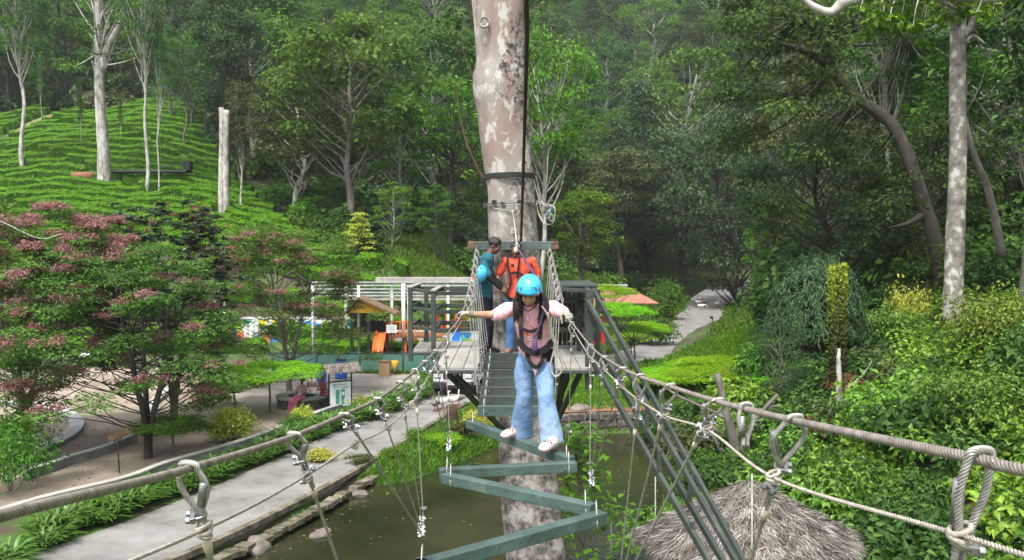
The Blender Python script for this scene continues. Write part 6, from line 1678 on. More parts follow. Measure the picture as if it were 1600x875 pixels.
m_teal = clothmat('teal_polo', (.022, .095, .135), .2, 12); m_orng = clothmat('orange_polo', (.62, .085, .045), .15, 12); m_navy = clothmat('black_trousers', (.014, .014, .022), .3, 12); m_jean2 = mat('mid_blue_denim', [(.3, (.05, .13, .32)), (.7, (.12, .27, .52))], 4, .85, .3); m_blk = clothmat('black_sleeve', (.012, .012, .013), .3, 20)
d = 12.0; TO = P(762, 547, d); TO.z = ZD
J = dict(head=P(773, 385, d), neck=P(765, 396, d), chest=P(757, 416, d), waist=P(756, 442, d), pel=P(757, 464, d), sL=P(752, 406, d - .17), sR=P(758, 406, d + .17), eL=P(763, 432, d - .26), wL=P(783, 451, d - .24), eR=P(768, 432, d + .16), wR=P(787, 446, d + .0), hL=P(757, 470, d - .09), hR=P(760, 470, d + .09), kL=P(761, 508, d - .11), kR=P(764, 508, d + .09), aL=P(757, 542, d - .12), aR=P(763, 542, d + .10))
adult('curly-haired man in teal polo with black arm sleeves, bending over a strap on the deck', TO, J, m_skin2, m_teal, m_navy, (.88, -.28, -.34), (.3, 0, 1), 'curly', .55, .95, ((1, -.1, 0), (1, -.1, 0), m_blk), sleeves_col=m_blk, hands={'L': ((.9, 0, -.5), (0, .6, -.4), (0, 0, 1), .9), 'R': ((.6, -.4, -.5), (0, -.4, -.4), (0, 0, 1), .9)})
d = 12.12; OO = P(803, 552, d); OO.z = ZD
J = dict(head=P(806, 390, d - .04), neck=P(808, 404, d), chest=P(811, 422, d), waist=P(811, 444, d), pel=P(809, 462, d), sL=P(790, 408, d), sR=P(832, 408, d), eL=P(778, 430, d + .02), wL=P(777, 450, d - .10), eR=P(841, 430, d + .03), wR=P(838, 444, d - .16), hL=P(799, 468, d), hR=P(819, 468, d), kL=P(798, 508, d - .05), kR=P(819, 508, d), aL=P(796, 543, d + .0), aR=P(818, 543, d + .03))
om = adult('man in orange polo and blue jeans with a chest harness, standing before the trunk', OO, J, m_skin3, m_orng, m_jean2, (-.12, -.92, -.38), (0, -.3, 1), 'short', .5, 1.05, ((-.3, -1, 0), (.1, -1, 0), m_skin3), hands={'L': ((.1, -.3, -1), (.8, 0, 0), (.3, -1, 0), .7), 'R': ((-.5, -.6, -.6), (-.6, 0, -.5), (0, 0, 1), .9)})
mb = MB(); J_ = P(806, 394, d - .14)
for kk2 in (-1, 1): cap(mb, [P(806 + 1.2 * kk2, 394.5, d - .145), P(806 + 3.5 * kk2, 395.5, d - .14)], [.005, .004], 6)
part('moustache', mb, m_hair, om, True, origin=OO)
for pix in ([(793, 402, d - .12), (794, 418, d - .15), (798, 438, d - .16), (794, 455, d - .14), (789, 462, d - .12)], [(812, 402, d - .12), (810, 418, d - .15), (808, 434, d - .16)], [(796, 428, d - .155), (810, 426, d - .16), (820, 432, d - .15), (830, 424, d - .12)]): strap_('harness_strap', pix, .032, m_web, .008, OO, om)
mb = MB(); box(mb, P(801, 415, d - .165), (.045, .02, .045)); part('buckle', mb, m_web, om, bevel=.004, origin=OO)
# tail of black webbing the men are handling
t = thing('webbing_strap', 'black webbing tail handed between the two men on the deck', 'strap', P(792, 458, 11.75)); strap_('webbing', [(784, 452, 11.76), (790, 460, 11.74), (797, 468, 11.76), (806, 474, 11.8)], .045, m_web, .006, t.location, t)
# the helmet carried by the man in teal
hp = P(749, 428, 11.72); t = thing('hanging_helmet', 'sky-blue helmet hanging open side out at the elbow of the man in teal', 'helmet', hp)
helmet(t, hp, hp, (.3, .1, .9), (.9, -.35, -.1), 1.0)
mb = MB(); tube(mb, smooth_path([hp + Vector((-.08, -.06, .06)), hp + Vector((-.10, -.05, -.02)), hp + Vector((-.06, -.08, -.08))], 5), .008, 6); part('chin_strap', mb, m_or, t, True, origin=hp)
mb = MB(); ellipsoid(mb, hp + Vector((-.03, 0, 0)), (.06, .085, .095), 14, 10); part('padding', mb, m_web, t, True, origin=hp)
# ------------------------------------------------------------------ thatched hut
m_thatch = leafmat('thatch_straw', [(0, (.06, .052, .044)), (.5, (.19, .17, .15)), (1, (.38, .35, .32))], 0, .9, .005, .1)
m_thb = mat('thatch_base', [(.3, (.06, .05, .04)), (.7, (.15, .13, .11))], 8, .95, .6)
m_pole = BARK['brown']
HC = P(1168, 840, 14.2); HC.z = 0
ap = P(1168, 752, 14.2).z; ez = P(1168, 842, 14.2).z; HR = 1.86
t = thing('thatched_hut', 'low oval thatched palm-leaf hut roof on poles at the bottom right', 'hut', HC)
t.scale = (1, .64, 1)
rt = np.random.default_rng(300); mb = MB()
n = 40; V = [(0, 0, ap - .05)]; rr = [HR * (1 + .05 * math.sin(k * 1.3) + .03 * rt.normal()) for k in range(n)]
V += [(math.cos(2 * PI * k / n) * rr[k] * .98, math.sin(2 * PI * k / n) * rr[k] * .98, ez - .02) for k in range(n)]
V += [(math.cos(2 * PI * k / n) * rr[k] * .95, math.sin(2 * PI * k / n) * rr[k] * .95, ez - .12) for k in range(n)]
mb.add(V, [(0, 1 + k, 1 + (k + 1) % n) for k in range(n)]); F = [(1 + k, 1 + n + k, 1 + n + (k + 1) % n, 1 + (k + 1) % n) for k in range(n)]
mb.C.append((np.array(F) + mb.n - len(V), np.full(n, .5, np.float32), 0)); mb.C.append((np.array([[1 + n + k for k in range(n)][::-1]]) + mb.n - len(V), np.full(1, .5, np.float32), 0))
roof = part('roof', mb, m_thb, t)
N = 16000; a = rt.random(N) * 2 * PI; q = rt.random(N) ** .55 * 1.0
slope = math.atan2(ap - ez, HR); R_ = HR * q * (1 + .04 * np.sin(a * 7))
pos = np.stack([np.cos(a) * R_, np.sin(a) * R_, ap + .015 - (ap - ez) * q + rt.random(N) * .045], 1)
out = np.stack([np.cos(a), np.sin(a), np.full(N, -math.tan(slope))], 1); tan = np.stack([-np.sin(a), np.cos(a), 0 * a], 1)
dv = nrm(out) + tan * rt.normal(0, .55, N)[:, None] + np.array((0, 0, .06)) * rt.normal(0, 1, N)[:, None]
nv = nrm(np.stack([np.cos(a) * math.sin(slope), np.sin(a) * math.sin(slope), np.full(N, math.cos(slope))], 1) + rt.normal(0, .25, (N, 3)))
clv = .5 + .32 * np.sin(a * 9 + q * 14) * np.cos(a * 5 - q * 9)
mb = MB(); leaves(mb, pos, nv, dv, rt.uniform(.14, .34, N), rt.uniform(.010, .026, N), np.clip(clv + rt.normal(0, .22, N), 0, 1), 'quad')
M_ = 3200; a = rt.random(M_) * 2 * PI; pos = np.stack([np.cos(a) * HR * (1 + .04 * np.sin(a * 7)) * .96, np.sin(a) * HR * .96 * (1 + .04 * np.sin(a * 7)), np.full(M_, ez)], 1)
leaves(mb, pos, nrm(np.stack([np.cos(a), np.sin(a), .5 + 0 * a], 1)), np.stack([np.cos(a) * .8, np.sin(a) * .8, -.6 + rt.normal(0, .3, M_)], 1) + rt.normal(0, .35, (M_, 3)), rt.uniform(.12, .32, M_), .018, rt.random(M_), 'quad')
s_ = part('straw', mb, m_thatch, roof)
for k in range(6):
    a = k * PI / 3 + .3; mb = MB(); tube(mb, [(math.cos(a) * 1.35, math.sin(a) * 1.35, -.8), (math.cos(a) * 1.35, math.sin(a) * 1.35, ez + .1)], .045, 8, wob=.1, rng=rt); part('pole', mb, m_pole, t, True)
mb = MB()
for k in range(2): tube(mb, [(-1.6 + .1 * k, -.9 + k * 1.7, ez - .16), (1.6, -1.0 + k * 1.8, ez - .16)], .03, 7)
part('rafter', mb, m_pole, t, True)
# thin bare sticks standing in the pond
for i, (px, y0, y1, d) in enumerate(((1024, 745, 800, 18.5), (955, 790, 870, 17), (1175, 740, 850, 13.2))):
    mb = MB(); a = P(px, y1, d); b_ = P(px, y0, d); c = Vector((a.x, a.y, -1.0)); tube(mb, [c, a, b_], [.018, .016, .012], 6); o = part('stake', mb, BARK['pale'], None, True, origin=c); o.location = c
    tag(o, ['pale thin stake standing in the water left of the thatched hut', 'thin stake in the water near the bottom edge right of the big trunk', 'thin grey stake in front of the thatched roof'][i], 'stake')

# ------------------------------------------------------------------ pergola, playground
m_white = mat('white_paint_pole', (.62, .63, .62), 3, .5, .15); m_whited = mat('grey_white_slat', [(.3, (.24, .26, .26)), (.7, (.42, .44, .44))], 3, .6, .15)
m_fasc = mat('weathered_fascia', [(.3, (.22, .20, .18)), (.7, (.40, .38, .35))], 1.5, .85, .3)
PO = (-9, 47, 0); pg = thing('pergola', 'long pergola with white horizontal slats and white posts before the tea slope', 'pergola', PO)
def X_(px, d): return (px - 800) / FPX * d
for k, (y, d) in enumerate(((441, 48.6), (446, 48.1), (451.5, 47.6), (457, 47.1), (462, 46.7))):
    z = P(620, y, d).z; mb = MB(); box(mb, ((X_(487, d) + X_(765, d)) / 2, d, z), (X_(765, d) - X_(487, d), .06, .09)); part('slat', mb, m_whited, pg, origin=PO)
z = P(620, 434, 49.1).z; mb = MB(); box(mb, ((X_(588, 49) + X_(765, 49)) / 2, 49.1, z), (X_(765, 49) - X_(588, 49), .9, .05)); box(mb, ((X_(588, 49) + X_(765, 49)) / 2, 48.64, z - .12), (X_(765, 49) - X_(588, 49), .05, .26)); part('top_board', mb, m_fasc, pg, origin=PO)
z = P(620, 464, 46.6).z; mb = MB(); box(mb, ((X_(560, 46.6) + X_(765, 46.6)) / 2, 46.62, z - .12), (X_(765, 46.6) - X_(480, 46.6), .07, .14)); part('front_beam', mb, m_fasc, pg, origin=PO)
for px, d, y in ((488, 46.5, 445), (560, 46.5, 445), (630, 46.5, 443), (700, 46.5, 445), (760, 46.5, 445), (612, 48.9, 438), (638, 48.9, 438), (540, 48.9, 440), (700, 48.9, 438)):
    zt = P(px, y, d).z; mb = MB(); tube(mb, [(X_(px, d), d, -.1), (X_(px, d), d, zt)], .105 if px == 630 else .08, 10); part('post', mb, m_white, pg, True, origin=PO)
for px, d in ((630, 46.3), (700, 46.3)):
    mb = MB(); box(mb, (X_(px, d), 46.5, .2), (.55, .5, .45)); part('post_base', mb, m_fasc, pg, origin=PO, bevel=.02)
# low boundary wall with painted patches
m_mur, nt, bs = _mat('painted_mural')
tc = nt.nodes.new('ShaderNodeTexCoord'); vo = nt.nodes.new('ShaderNodeTexVoronoi'); vo.inputs['Scale'].default_value = 1.9; vo.inputs['Randomness'].default_value = 1
mp = nt.nodes.new('ShaderNodeMapping'); mp.inputs['Scale'].default_value = (1, .2, 1); nt.links.new(tc.outputs['Object'], mp.inputs[0]); nt.links.new(mp.outputs[0], vo.inputs['Vector'])
sp = nt.nodes.new('ShaderNodeSeparateColor'); nt.links.new(vo.outputs['Color'], sp.inputs[0])
r_ = ramp(nt, [(0, (.60, .62, .60)), (.18, (.62, .60, .52)), (.30, (.60, .45, .02)), (.40, (.04, .20, .50)), (.50, (.30, .42, .03)), (.60, (.55, .12, .03)), (.70, (.62, .62, .60)), (.80, (.02, .07, .25)), (.90, (.10, .45, .40))]); r_.color_ramp.interpolation = 'CONSTANT'
nt.links.new(sp.outputs[0], r_.inputs[0]); nt.links.new(r_.outputs[0], bs.inputs['Base Color']); bs.inputs['Roughness'].default_value = .8
for nm, x0, x1, d, h, lab in (('mural_wall', 590, 775, 48.0, 1.35, 'low wall painted with bright geometric patches behind the pergola posts'), ('mural_wall', 335, 560, 50.4, 1.9, 'long wall painted with colourful patches glimpsed through the garden trees')):
    c = ((X_(x0, d) + X_(x1, d)) / 2, d, 0); t = thing(nm, lab, 'wall', c)
    mb = MB(); box(mb, (0, 0, h / 2 - .1), (X_(x1, d) - X_(x0, d), .18, h + .2)); part('painted_face', mb, m_mur, t, bevel=.01)
    mb = MB(); box(mb, (0, 0, h + .06), (X_(x1, d) - X_(x0, d) + .06, .24, .11)); part('wall_cap', mb, m_white, t, bevel=.01)
# green fabric fence
m_fab = mat('green_fence_fabric', [(.3, (.045, .13, .105)), (.7, (.08, .19, .15))], 2, .8, .3); m_dk = flat('dark_steel', (.03, .035, .035), .5, .5)
fd = 41.4; FO = (X_(560, fd), fd, 0); t = thing('green_fence', 'low green fabric fence with dark posts round the play area', 'fence', FO)
mb = MB(); box(mb, (0, 0, .52), (X_(700, fd) - X_(420, fd), .02, .92)); part('fabric', mb, m_fab, t)
for px in range(425, 701, 34): mb = MB(); tube(mb, [(X_(px, fd) - FO[0], -.03, -.1), (X_(px, fd) - FO[0], -.03, 1.12)], .03, 7); part('post', mb, m_dk, t, True)
mb = MB(); tube(mb, [(X_(420, fd) - FO[0], -.03, 1.03), (X_(700, fd) - FO[0], -.03, 1.03)], .025, 6); tube(mb, [(X_(420, fd) - FO[0], -.03, .08), (X_(700, fd) - FO[0], -.03, .08)], .025, 6); part('rail', mb, m_dk, t, True)
# playhouse
def col(n, c, r=.5): return MATS.get(n) or flat(n, c, r)
m_yel = col('play_yellow', (.62, .36, .02)); m_ora = col('play_orange', (.65, .11, .015)); m_blu = col('play_blue', (.02, .14, .50)); m_mag = col('play_magenta', (.16, .015, .06)); m_redp = col('play_red', (.45, .02, .02)); m_brn = mat('shingle_brown', [(.3, (.09, .055, .03)), (.7, (.20, .13, .075))], 6, .85, .4); m_ply = col('plywood', (.40, .25, .13)); m_gr = col('play_green', (.03, .24, .06))
d = 45.0; O = (X_(590, d), d, 0); t = thing('playhouse', 'play tower with yellow gable, magenta column and orange railing behind the white posts', 'playhouse', O)
def z_(y, dd=d): return P(800, y, dd).z
mb = MB(); x0, x1 = X_(545, d) - O[0], X_(606, d) - O[0]; V = [(x0, 0, z_(489)), (x1, 0, z_(489)), ((x0 + x1) / 2 - .5, 0, z_(468))]; V += [(a, .12, c) for a, _, c in V]; mb.add(V, [(0, 1, 2), (5, 4, 3)]); mb.add(V, [(0, 3, 4, 1), (1, 4, 5, 2), (2, 5, 3, 0)]); part('gable', mb, m_yel, t)
mb = MB(); xm = (x0 + x1) / 2 - .5; beam(mb, (x0 - .3, .5, z_(491)), (xm, .5, z_(465)), 1.8, .08); part('roof', mb, m_brn, t); mb = MB(); beam(mb, (xm, .5, z_(465)), (x1 + .4, .5, z_(491)), 1.8, .08); part('roof', mb, m_brn, t)
for px in (548, 575, 604): mb = MB(); box(mb, (X_(px, d) - O[0], 0.1, z_(489) / 2), (.16, .16, z_(489))); part('column', mb, m_mag if px == 604 else m_dk, t)
mb = MB(); box(mb, ((x0 + x1) / 2 + .6, .9, z_(526)), (x1 - x0 + 3.2, 1.6, .1)); part('floor', mb, m_brn, t)
mb = MB(); box(mb, ((x0 + x1) / 2 - .2, 1.7, (z_(489) + z_(524)) / 2), (x1 - x0, .06, z_(489) - z_(524))); part('back_panel', mb, m_dk, t)
mb = MB()
for px in range(606, 692, 6): box(mb, (X_(px, d) - O[0], .05, (z_(503) + z_(526)) / 2), (.055, .04, z_(503) - z_(526)))
box(mb, (X_(648, d) - O[0], .05, z_(503)), (X_(692, d) - X_(604, d), .06, .07)); tag(part('railing', mb, m_ora, t), 'orange picket railing')
mb = MB(); box(mb, (X_(648, d) - O[0], .8, z_(527)), (X_(692, d) - X_(604, d), 1.5, .10)); part('walkway', mb, m_brn, t)
for px in (632, 662, 690): mb = MB(); box(mb, (X_(px, d) - O[0], .3, z_(527) / 2), (.12, .12, z_(527))); part('leg', mb, m_dk if px == 662 else m_ora, t)
mb = MB(); sx0 = X_(596, d) - O[0]
pth = smooth_path([(sx0, .0, z_(521)), (sx0, -.5, z_(523)), (sx0, -1.3, z_(540)), (sx0, -2.0, .35), (sx0, -2.5, .28)], 5)
V = []
for p in pth:
    for dx, dz in ((-.30, .16), (-.27, 0), (.27, 0), (.30, .16)): V.append((p[0] + dx, p[1], p[2] + dz))
mb.add(V, [(4 * k + j, 4 * k + j + 1, 4 * k + j + 5, 4 * k + j + 4) for k in range(len(pth) - 1) for j in range(3)]); o = part('slide', mb, m_ora, t, True); o.modifiers.new('s', 'SOLIDIFY').thickness = .04
# white notice board in front of it
O = P(612, 514, 44.2); t = thing('white_notice', 'small white notice board at the playhouse railing', 'sign', O); mb = MB(); box(mb, (0, 0, 0), (.55, .04, .42)); part('board', mb, m_white, t, bevel=.01); mb = MB()
for k in range(4): box(mb, (-.02, -.024, .13 - k * .08), (.40 - .07 * (k % 2), .004, .018))
part('lettering', mb, m_gr, t); mb = MB(); tube(mb, [(0, .03, -.2), (0, .03, -O.z)], .03, 6); part('post', mb, m_dk, t)
# second play hut
d = 50; O = (X_(705, d), d, 0); t = thing('play_hut', 'small brown-roofed play hut with red lattice sides seen through the railings', 'playhouse', O)
for s in (-1, 1): mb = MB(); beam(mb, (0, 0, z_(474, d)), (s * .95, 0, z_(484, d)), 1.6, .07); part('roof', mb, m_brn, t)
for px in (-.8, -.28, .28, .8):
    mb = MB(); box(mb, (px, -.6, z_(484, d) / 2), (.09, .09, z_(484, d))); part('post', mb, m_redp if abs(px) > .5 else m_ora, t)
mb = MB()
for k in range(9): box(mb, (-.8 + k * .2, -.65, z_(509, d)), (.04, .03, .8))
box(mb, (0, -.65, z_(509, d) + .4), (1.7, .05, .06)); part('lattice', mb, m_redp, t)
# wooden bin, chair, spring riders, balls, barrels
O = G(601, 588); t = thing('plywood_box', 'upright plywood box standing before the green fence', 'box', O); mb = MB(); box(mb, (0, 0, .36), (.52, .42, .72)); part('carcass', mb, m_ply, t, bevel=.012); mb = MB(); box(mb, (0, 0, .745), (.58, .48, .045)); part('lid', mb, m_brn, t, bevel=.01)
O = P(712, 536, 44); O.z = 0; t = thing('plastic_chair', 'blue plastic chair seen between the platform railings', 'chair', (O.x, O.y, .9)); mb = MB(); box(mb, (0, 0, .42), (.42, .42, .04)); part('seat', mb, m_blu, t, bevel=.01); mb = MB(); box(mb, (0, .2, .68), (.42, .04, .5)); part('backrest', mb, m_blu, t, bevel=.015)
for a, c in ((-.18, -.18), (.18, -.18), (-.18, .18), (.18, .18)): mb = MB(); tube(mb, [(a * 1.1, c * 1.1, 0), (a, c, .41)], .02, 6); part('leg', mb, m_blu, t, True)
mb = MB(); box(mb, (0, 0, -.46), (1.2, 1.0, .88)); o = part('plinth', mb, m_stone, None, loc=(O.x, O.y, .9)); tag(o, 'stone plinth that carries the blue plastic chair', 'plinth')
def rider(px, py, d, m, m2, label):
    O = P(px, py, d); O.z = 0; t = thing('spring_rider', label, 'play equipment', O)
    mb = MB(); tube(mb, [(.07 * math.cos(k * 1.2), .07 * math.sin(k * 1.2), .02 * k) for k in range(17)], .015, 5, False); part('spring', mb, m_dk, t, True)
    mb = MB(); eloft(mb, [(Vector((-.32, 0, .42)), .05, .05), (Vector((-.2, 0, .42)), .10, .12), (Vector((.05, 0, .45)), .10, .13), (Vector((.25, 0, .62)), .07, .09), (Vector((.36, 0, .72)), .04, .05)], (0, 1, 0), 12); part('seat_body', mb, m, t, True)
    mb = MB(); tube(mb, [(.2, -.18, .68), (.2, .18, .68)], .018, 6); part('handle', mb, m2, t, True)
rider(648, 572, 42.8, m_redp, m_yel, 'red spring rider behind the green fence'); rider(662, 575, 42.3, m_blu, m_ora, 'blue spring rider behind the green fence'); rider(640, 570, 43.6, m_ora, m_blu, 'orange spring rider behind the green fence'); rider(680, 572, 43.0, m_redp, m_blu, 'red and blue spring rider next to the stone post base'); rider(575, 570, 43.0, m_redp, m_gr, 'red and green spring rider left of the plywood box')
O = G(617, 586); t = thing('yellow_funnel_bin', 'yellow cone-shaped litter bin right of the plywood box', 'bin', (O.x, O.y - .1, 0)); mb = MB(); tube(mb, [(0, 0, .15), (0, 0, .35), (0, 0, .72)], [.02, .08, .24], 14); part('cone', mb, m_yel, t, True); mb = MB(); tube(mb, [(0, .1, 0), (0, .1, .7)], .02, 6); part('post', mb, m_dk, t, True)
for i, (px, py, dd) in enumerate(((533, 592, 38.5), (500, 600, 36.5))):
    O = G(px, py); t = thing('barrel', ['blue plastic barrel behind the notice board roof', 'blue plastic barrel beside the notice board'][i], 'barrel', O)
    mb = MB(); tube(mb, [(0, 0, 0), (0, 0, .08), (0, 0, .3), (0, 0, .6), (0, 0, .82), (0, 0, .9)], [.25, .28, .30, .30, .28, .25], 16); part('drum', mb, m_blu, t, True); mb = MB(); tube(mb, [(0, 0, .9), (0, 0, .93)], .26, 16); part('lid', mb, m_dk, t)
# things glimpsed at the far left
for i, (px, py, m, lab) in enumerate(((150, 572, m_white, 'white parked scooter glimpsed through the pink-podded trees'), (190, 570, m_redp, 'red parked scooter glimpsed through the pink-podded trees'))):
    O = G(px, py); t = thing('scooter', lab, 'scooter', O, .3)
    for wx in (-.6, .6):
        mb = MB(); tube(mb, [(wx + .22 * math.cos(a), 0, .25 + .22 * math.sin(a)) for a in np.linspace(0, 2 * PI, 16)], .05, 7, False); part('wheel', mb, m_rub, t, True)
    mb = MB(); eloft(mb, [(Vector((-.75, 0, .6)), .08, .08), (Vector((-.45, 0, .62)), .15, .17), (Vector((-.1, 0, .55)), .14, .14), (Vector((.15, 0, .32)), .14, .06), (Vector((.4, 0, .45)), .12, .10), (Vector((.55, 0, .9)), .10, .06)], (0, 1, 0), 12); part('body', mb, m, t, True)
    mb = MB(); eloft(mb, [(Vector((-.7, 0, .78)), .09, .04), (Vector((-.3, 0, .80)), .13, .05), (Vector((.0, 0, .74)), .10, .04)], (0, 1, 0), 10); part('seat', mb, m_rub, t, True)
    mb = MB(); tube(mb, [(.5, -.3, 1.0), (.56, 0, 1.02), (.5, .3, 1.0)], .02, 6); part('handlebar', mb, m_dk, t, True)
for i, (px, y0) in enumerate(((337, 470), (352, 468), (384, 505), (392, 505))):
    O = P(px, 560, 50); mb = MB(); tube(mb, [(0, 0, -.2), (0, 0, P(px, y0, 50).z)], .07, 8); o = part('white_post', mb, m_white, None, True, loc=(O.x, 50, 0)); tag(o, ['leftmost white post seen through the dark glossy-leaved tree', 'second white post from the left, right beside the leftmost one', 'third white post from the left, before the painted wall', 'rightmost of the four white posts before the painted wall'][i], 'post', None)

# ------------------------------------------------------------------ notice board with its little roof
O = G(532, 643); t = thing('notice_board', 'framed white notice board with green pictures under a little thatched roof', 'notice board', O, .55)
m_fr = flat('black_frame', (.015, .015, .016), .5); m_bd = flat('board_white', (.66, .70, .72), .35); m_tq = mat('picture_turquoise', [(.3, (.02, .16, .13)), (.7, (.16, .42, .34))], 14, .4)
for x in (-.45, .45): mb = MB(); box(mb, (x, 0, .75), (.05, .05, 1.7)); part('post', mb, m_fr, t)
mb = MB(); 
for z in (.18, 1.18): box(mb, (0, -.01, z), (.95, .045, .05))
part('frame', mb, m_fr, t); mb = MB(); box(mb, (0, -.02, .68), (.84, .02, .95)); part('panel', mb, m_bd, t)
for x, w in ((-.12, .16), (.10, .14)): mb = MB(); box(mb, (x, -.036, .58), (w, .006, .56)); part('picture', mb, m_tq, t)
mb = MB(); box(mb, (.10, -.041, .70), (.10, .004, .14)); part('picture_detail', mb, m_bd, t); mb = MB(); box(mb, (.15, -.041, .42), (.05, .004, .2)); part('picture_detail', mb, m_bd, t)
mb = MB(); tube(mb, [(-.24, -.034, 1.04), (-.24, -.038, 1.04)], .045, 12); part('emblem', mb, m_tq, t)
mb = MB(); box(mb, (.04, -.036, 1.05), (.42, .004, .014)); box(mb, (-.20, -.036, .95), (.25, .004, .012)); box(mb, (.22, -.036, .93), (.22, .004, .016)); part('lettering', mb, m_dk, t)
for s in (-1, 1):
    mb = MB(); beam(mb, (0, 0, 1.86), (0, s * .42, 1.60), 1.35, .05, up=(0, 0, 1)); part('roof', mb, m_thb, t)
    mb = MB(); N = 700; x = rt.uniform(-.68, .68, N); f_ = rt.random(N); leaves(mb, np.stack([x, s * f_ * .42, 1.90 - f_ * .26], 1), nrm(np.stack([0 * x, s * .5 + 0 * x, 1 + 0 * x], 1) + rt.normal(0, .2, (N, 3))), np.stack([rt.normal(0, .3, N), s + 0 * x, -.55 + 0 * x], 1), .16, .03, rt.random(N), 'quad'); part('straw', mb, m_thatch, bpy.data.objects[t.children[-1].name])
# round bench
O = Vector((-8.35, 33.0, 0)); t = thing('round_bench', 'low round masonry bench ring where the three people sit', 'bench', O)
mb = MB(); n = 36; V = []
for k in range(n):
    a = 2 * PI * k / n
    for r_, z in ((.62, 0), (1.02, 0), (1.0, .40), (.64, .40)): V.append((math.cos(a) * r_, math.sin(a) * r_, z - .02))
mb.add(V, [(4 * k + j, (4 * k + 4 + j) % (4 * n), (4 * k + 4 + (j + 1) % 4) % (4 * n), 4 * k + (j + 1) % 4) for k in range(n) for j in range(4)]); part('ring_wall', mb, m_stone, t)
mb = MB(); n = 36; V = []
for k in range(n):
    a = 2 * PI * k / n
    for r_, z in ((.58, .385), (1.07, .385), (1.07, .45), (.58, .45)): V.append((math.cos(a) * r_, math.sin(a) * r_, z))
mb.add(V, [(4 * k + j, (4 * k + 4 + j) % (4 * n), (4 * k + 4 + (j + 1) % 4) % (4 * n), 4 * k + (j + 1) % 4) for k in range(n) for j in range(4)]); part('seat_ring', mb, m_wallgrey, t)
# seated people
def seated(label, O, yaw, skin, top, skirt, seat=.45, lean=.05):
    c, s_ = math.cos(yaw), math.sin(yaw)
    def L(x, y, z): return Vector((O[0] + c * x - s_ * y, O[1] + s_ * x + c * y, O[2] + z))
    t = thing('person', label, 'person', O)
    hd = L(0, .02 + lean, seat + .72); f = L(.05, -1, -.1) - L(0, 0, 0)
    mb = MB(); head_prims(mb, hd, f, (0, 0, 1)); cap(mb, [L(0, lean, seat + .52), hd], [.05, .045])
    eloft(mb, [(L(0, 0, seat), .15, .11), (L(0, 0, seat + .2), .12, .09), (L(0, lean, seat + .40), .15, .09), (L(0, lean, seat + .54), .06, .05)], L(1, 0, 0) - L(0, 0, 0))
    for g_ in (-1, 1):
        cap(mb, [L(.17 * g_, lean, seat + .46), L(.22 * g_, -.02, seat + .2), L(.12 * g_, -.25, seat + .12)], [.048, .038, .028]); cap(mb, [L(.09 * g_, 0, seat + .02), L(.10 * g_, -.42, seat), L(.10 * g_, -.45, .06)], [.08, .055, .04]); cap(mb, [L(.10 * g_, -.45, .05), L(.10 * g_, -.60, .03)], [.04, .03])
        hand_prims(mb, L(.12 * g_, -.25, seat + .12), L(-.3 * g_, -1, 0) - L(0, 0, 0), (0, 0, -1), L(-g_, 0, 0) - L(0, 0, 0), 1, .5)
    remesh(mb, 'body', skin, t, .012, 2, O); face(t, O, hd, f, (0, 0, 1))
    mb = MB(); eloft(mb, [(L(0, 0, seat + .02), .17, .13), (L(0, 0, seat + .2), .145, .11), (L(0, lean, seat + .40), .175, .11), (L(0, lean, seat + .50), .14, .08), (L(0, lean, seat + .56), .07, .06)], L(1, 0, 0) - L(0, 0, 0))
    for g_ in (-1, 1): cap(mb, [L(.15 * g_, lean, seat + .46), L(.20 * g_, 0, seat + .28)], [.065, .055])
    o = remesh(mb, 'blouse', top, t, .014, 2, O)
    mb = MB(); eloft(mb, [(L(0, .05, seat + .10), .19, .15), (L(0, -.10, seat + .05), .22, .12), (L(0, -.35, seat + .04), .21, .10), (L(0, -.50, seat - .08), .20, .10), (L(0, -.52, .20), .20, .09), (L(0, -.53, .05), .22, .11)], L(1, 0, 0) - L(0, 0, 0)); eloft(mb, [(L(0, 0, seat + .15), .17, .13), (L(0, .0, seat - .05), .20, .17)], L(1, 0, 0) - L(0, 0, 0)); o = remesh(mb, 'skirt', skirt, t, .014, 2, O); folds(o, .05)
    mb = MB(); M = Matrix.Rotation(yaw, 4, 'Z'); ellipsoid(mb, hd + (L(0, .03, .035) - L(0, 0, 0)), (.085, .095, .085), 14, 10, M=M); ellipsoid(mb, hd + (L(0, .12, -.03) - L(0, 0, 0)), (.05, .05, .05), 10, 8); remesh(mb, 'hair', m_hair, t, .012, 1, O)
    return t
m_rose = clothmat('rose_saree', (.42, .10, .17), .25, 6); m_lil = clothmat('pale_mauve_cloth', (.30, .22, .23), .2, 6); m_mar = clothmat('maroon_saree', (.20, .045, .06), .25, 6)
bc = Vector(t.location)
seated('person in a rose pink saree, leftmost of the three on the round bench', (-8.22, 32.2, 0), -.45, m_skin2, m_lil, m_rose)
seated('person in pale mauve sitting between the rose and maroon clad people', (-8.15, 33.8, 0), PI - .2, m_skin2, m_lil, m_lil)
seated('person in maroon sitting rightmost of the three, turned to the right', (-7.52, 32.95, 0), PI / 2 - .2, m_skin2, m_mar, m_mar)
# little branching signpost in the sand
O = G(187, 740); t = thing('signpost', 'thin forked signpost with a tilted plank standing alone in the sand', 'signpost', O)
mb = MB(); tube(mb, [(0, 0, -.1), (-.03, 0, .55), (-.04, 0, 1.0)], .022, 7); tube(mb, [(-.035, 0, .72), (-.16, 0, 1.02)], .015, 6); tube(mb, [(-.035, 0, .78), (.05, 0, 1.02)], .015, 6); part('post', mb, BARK['dark'], t, True)
mb = MB(); beam(mb, (-.28, 0, 1.0), (.30, 0, 1.26), .10, .16); part('plank', mb, m_brn, t)

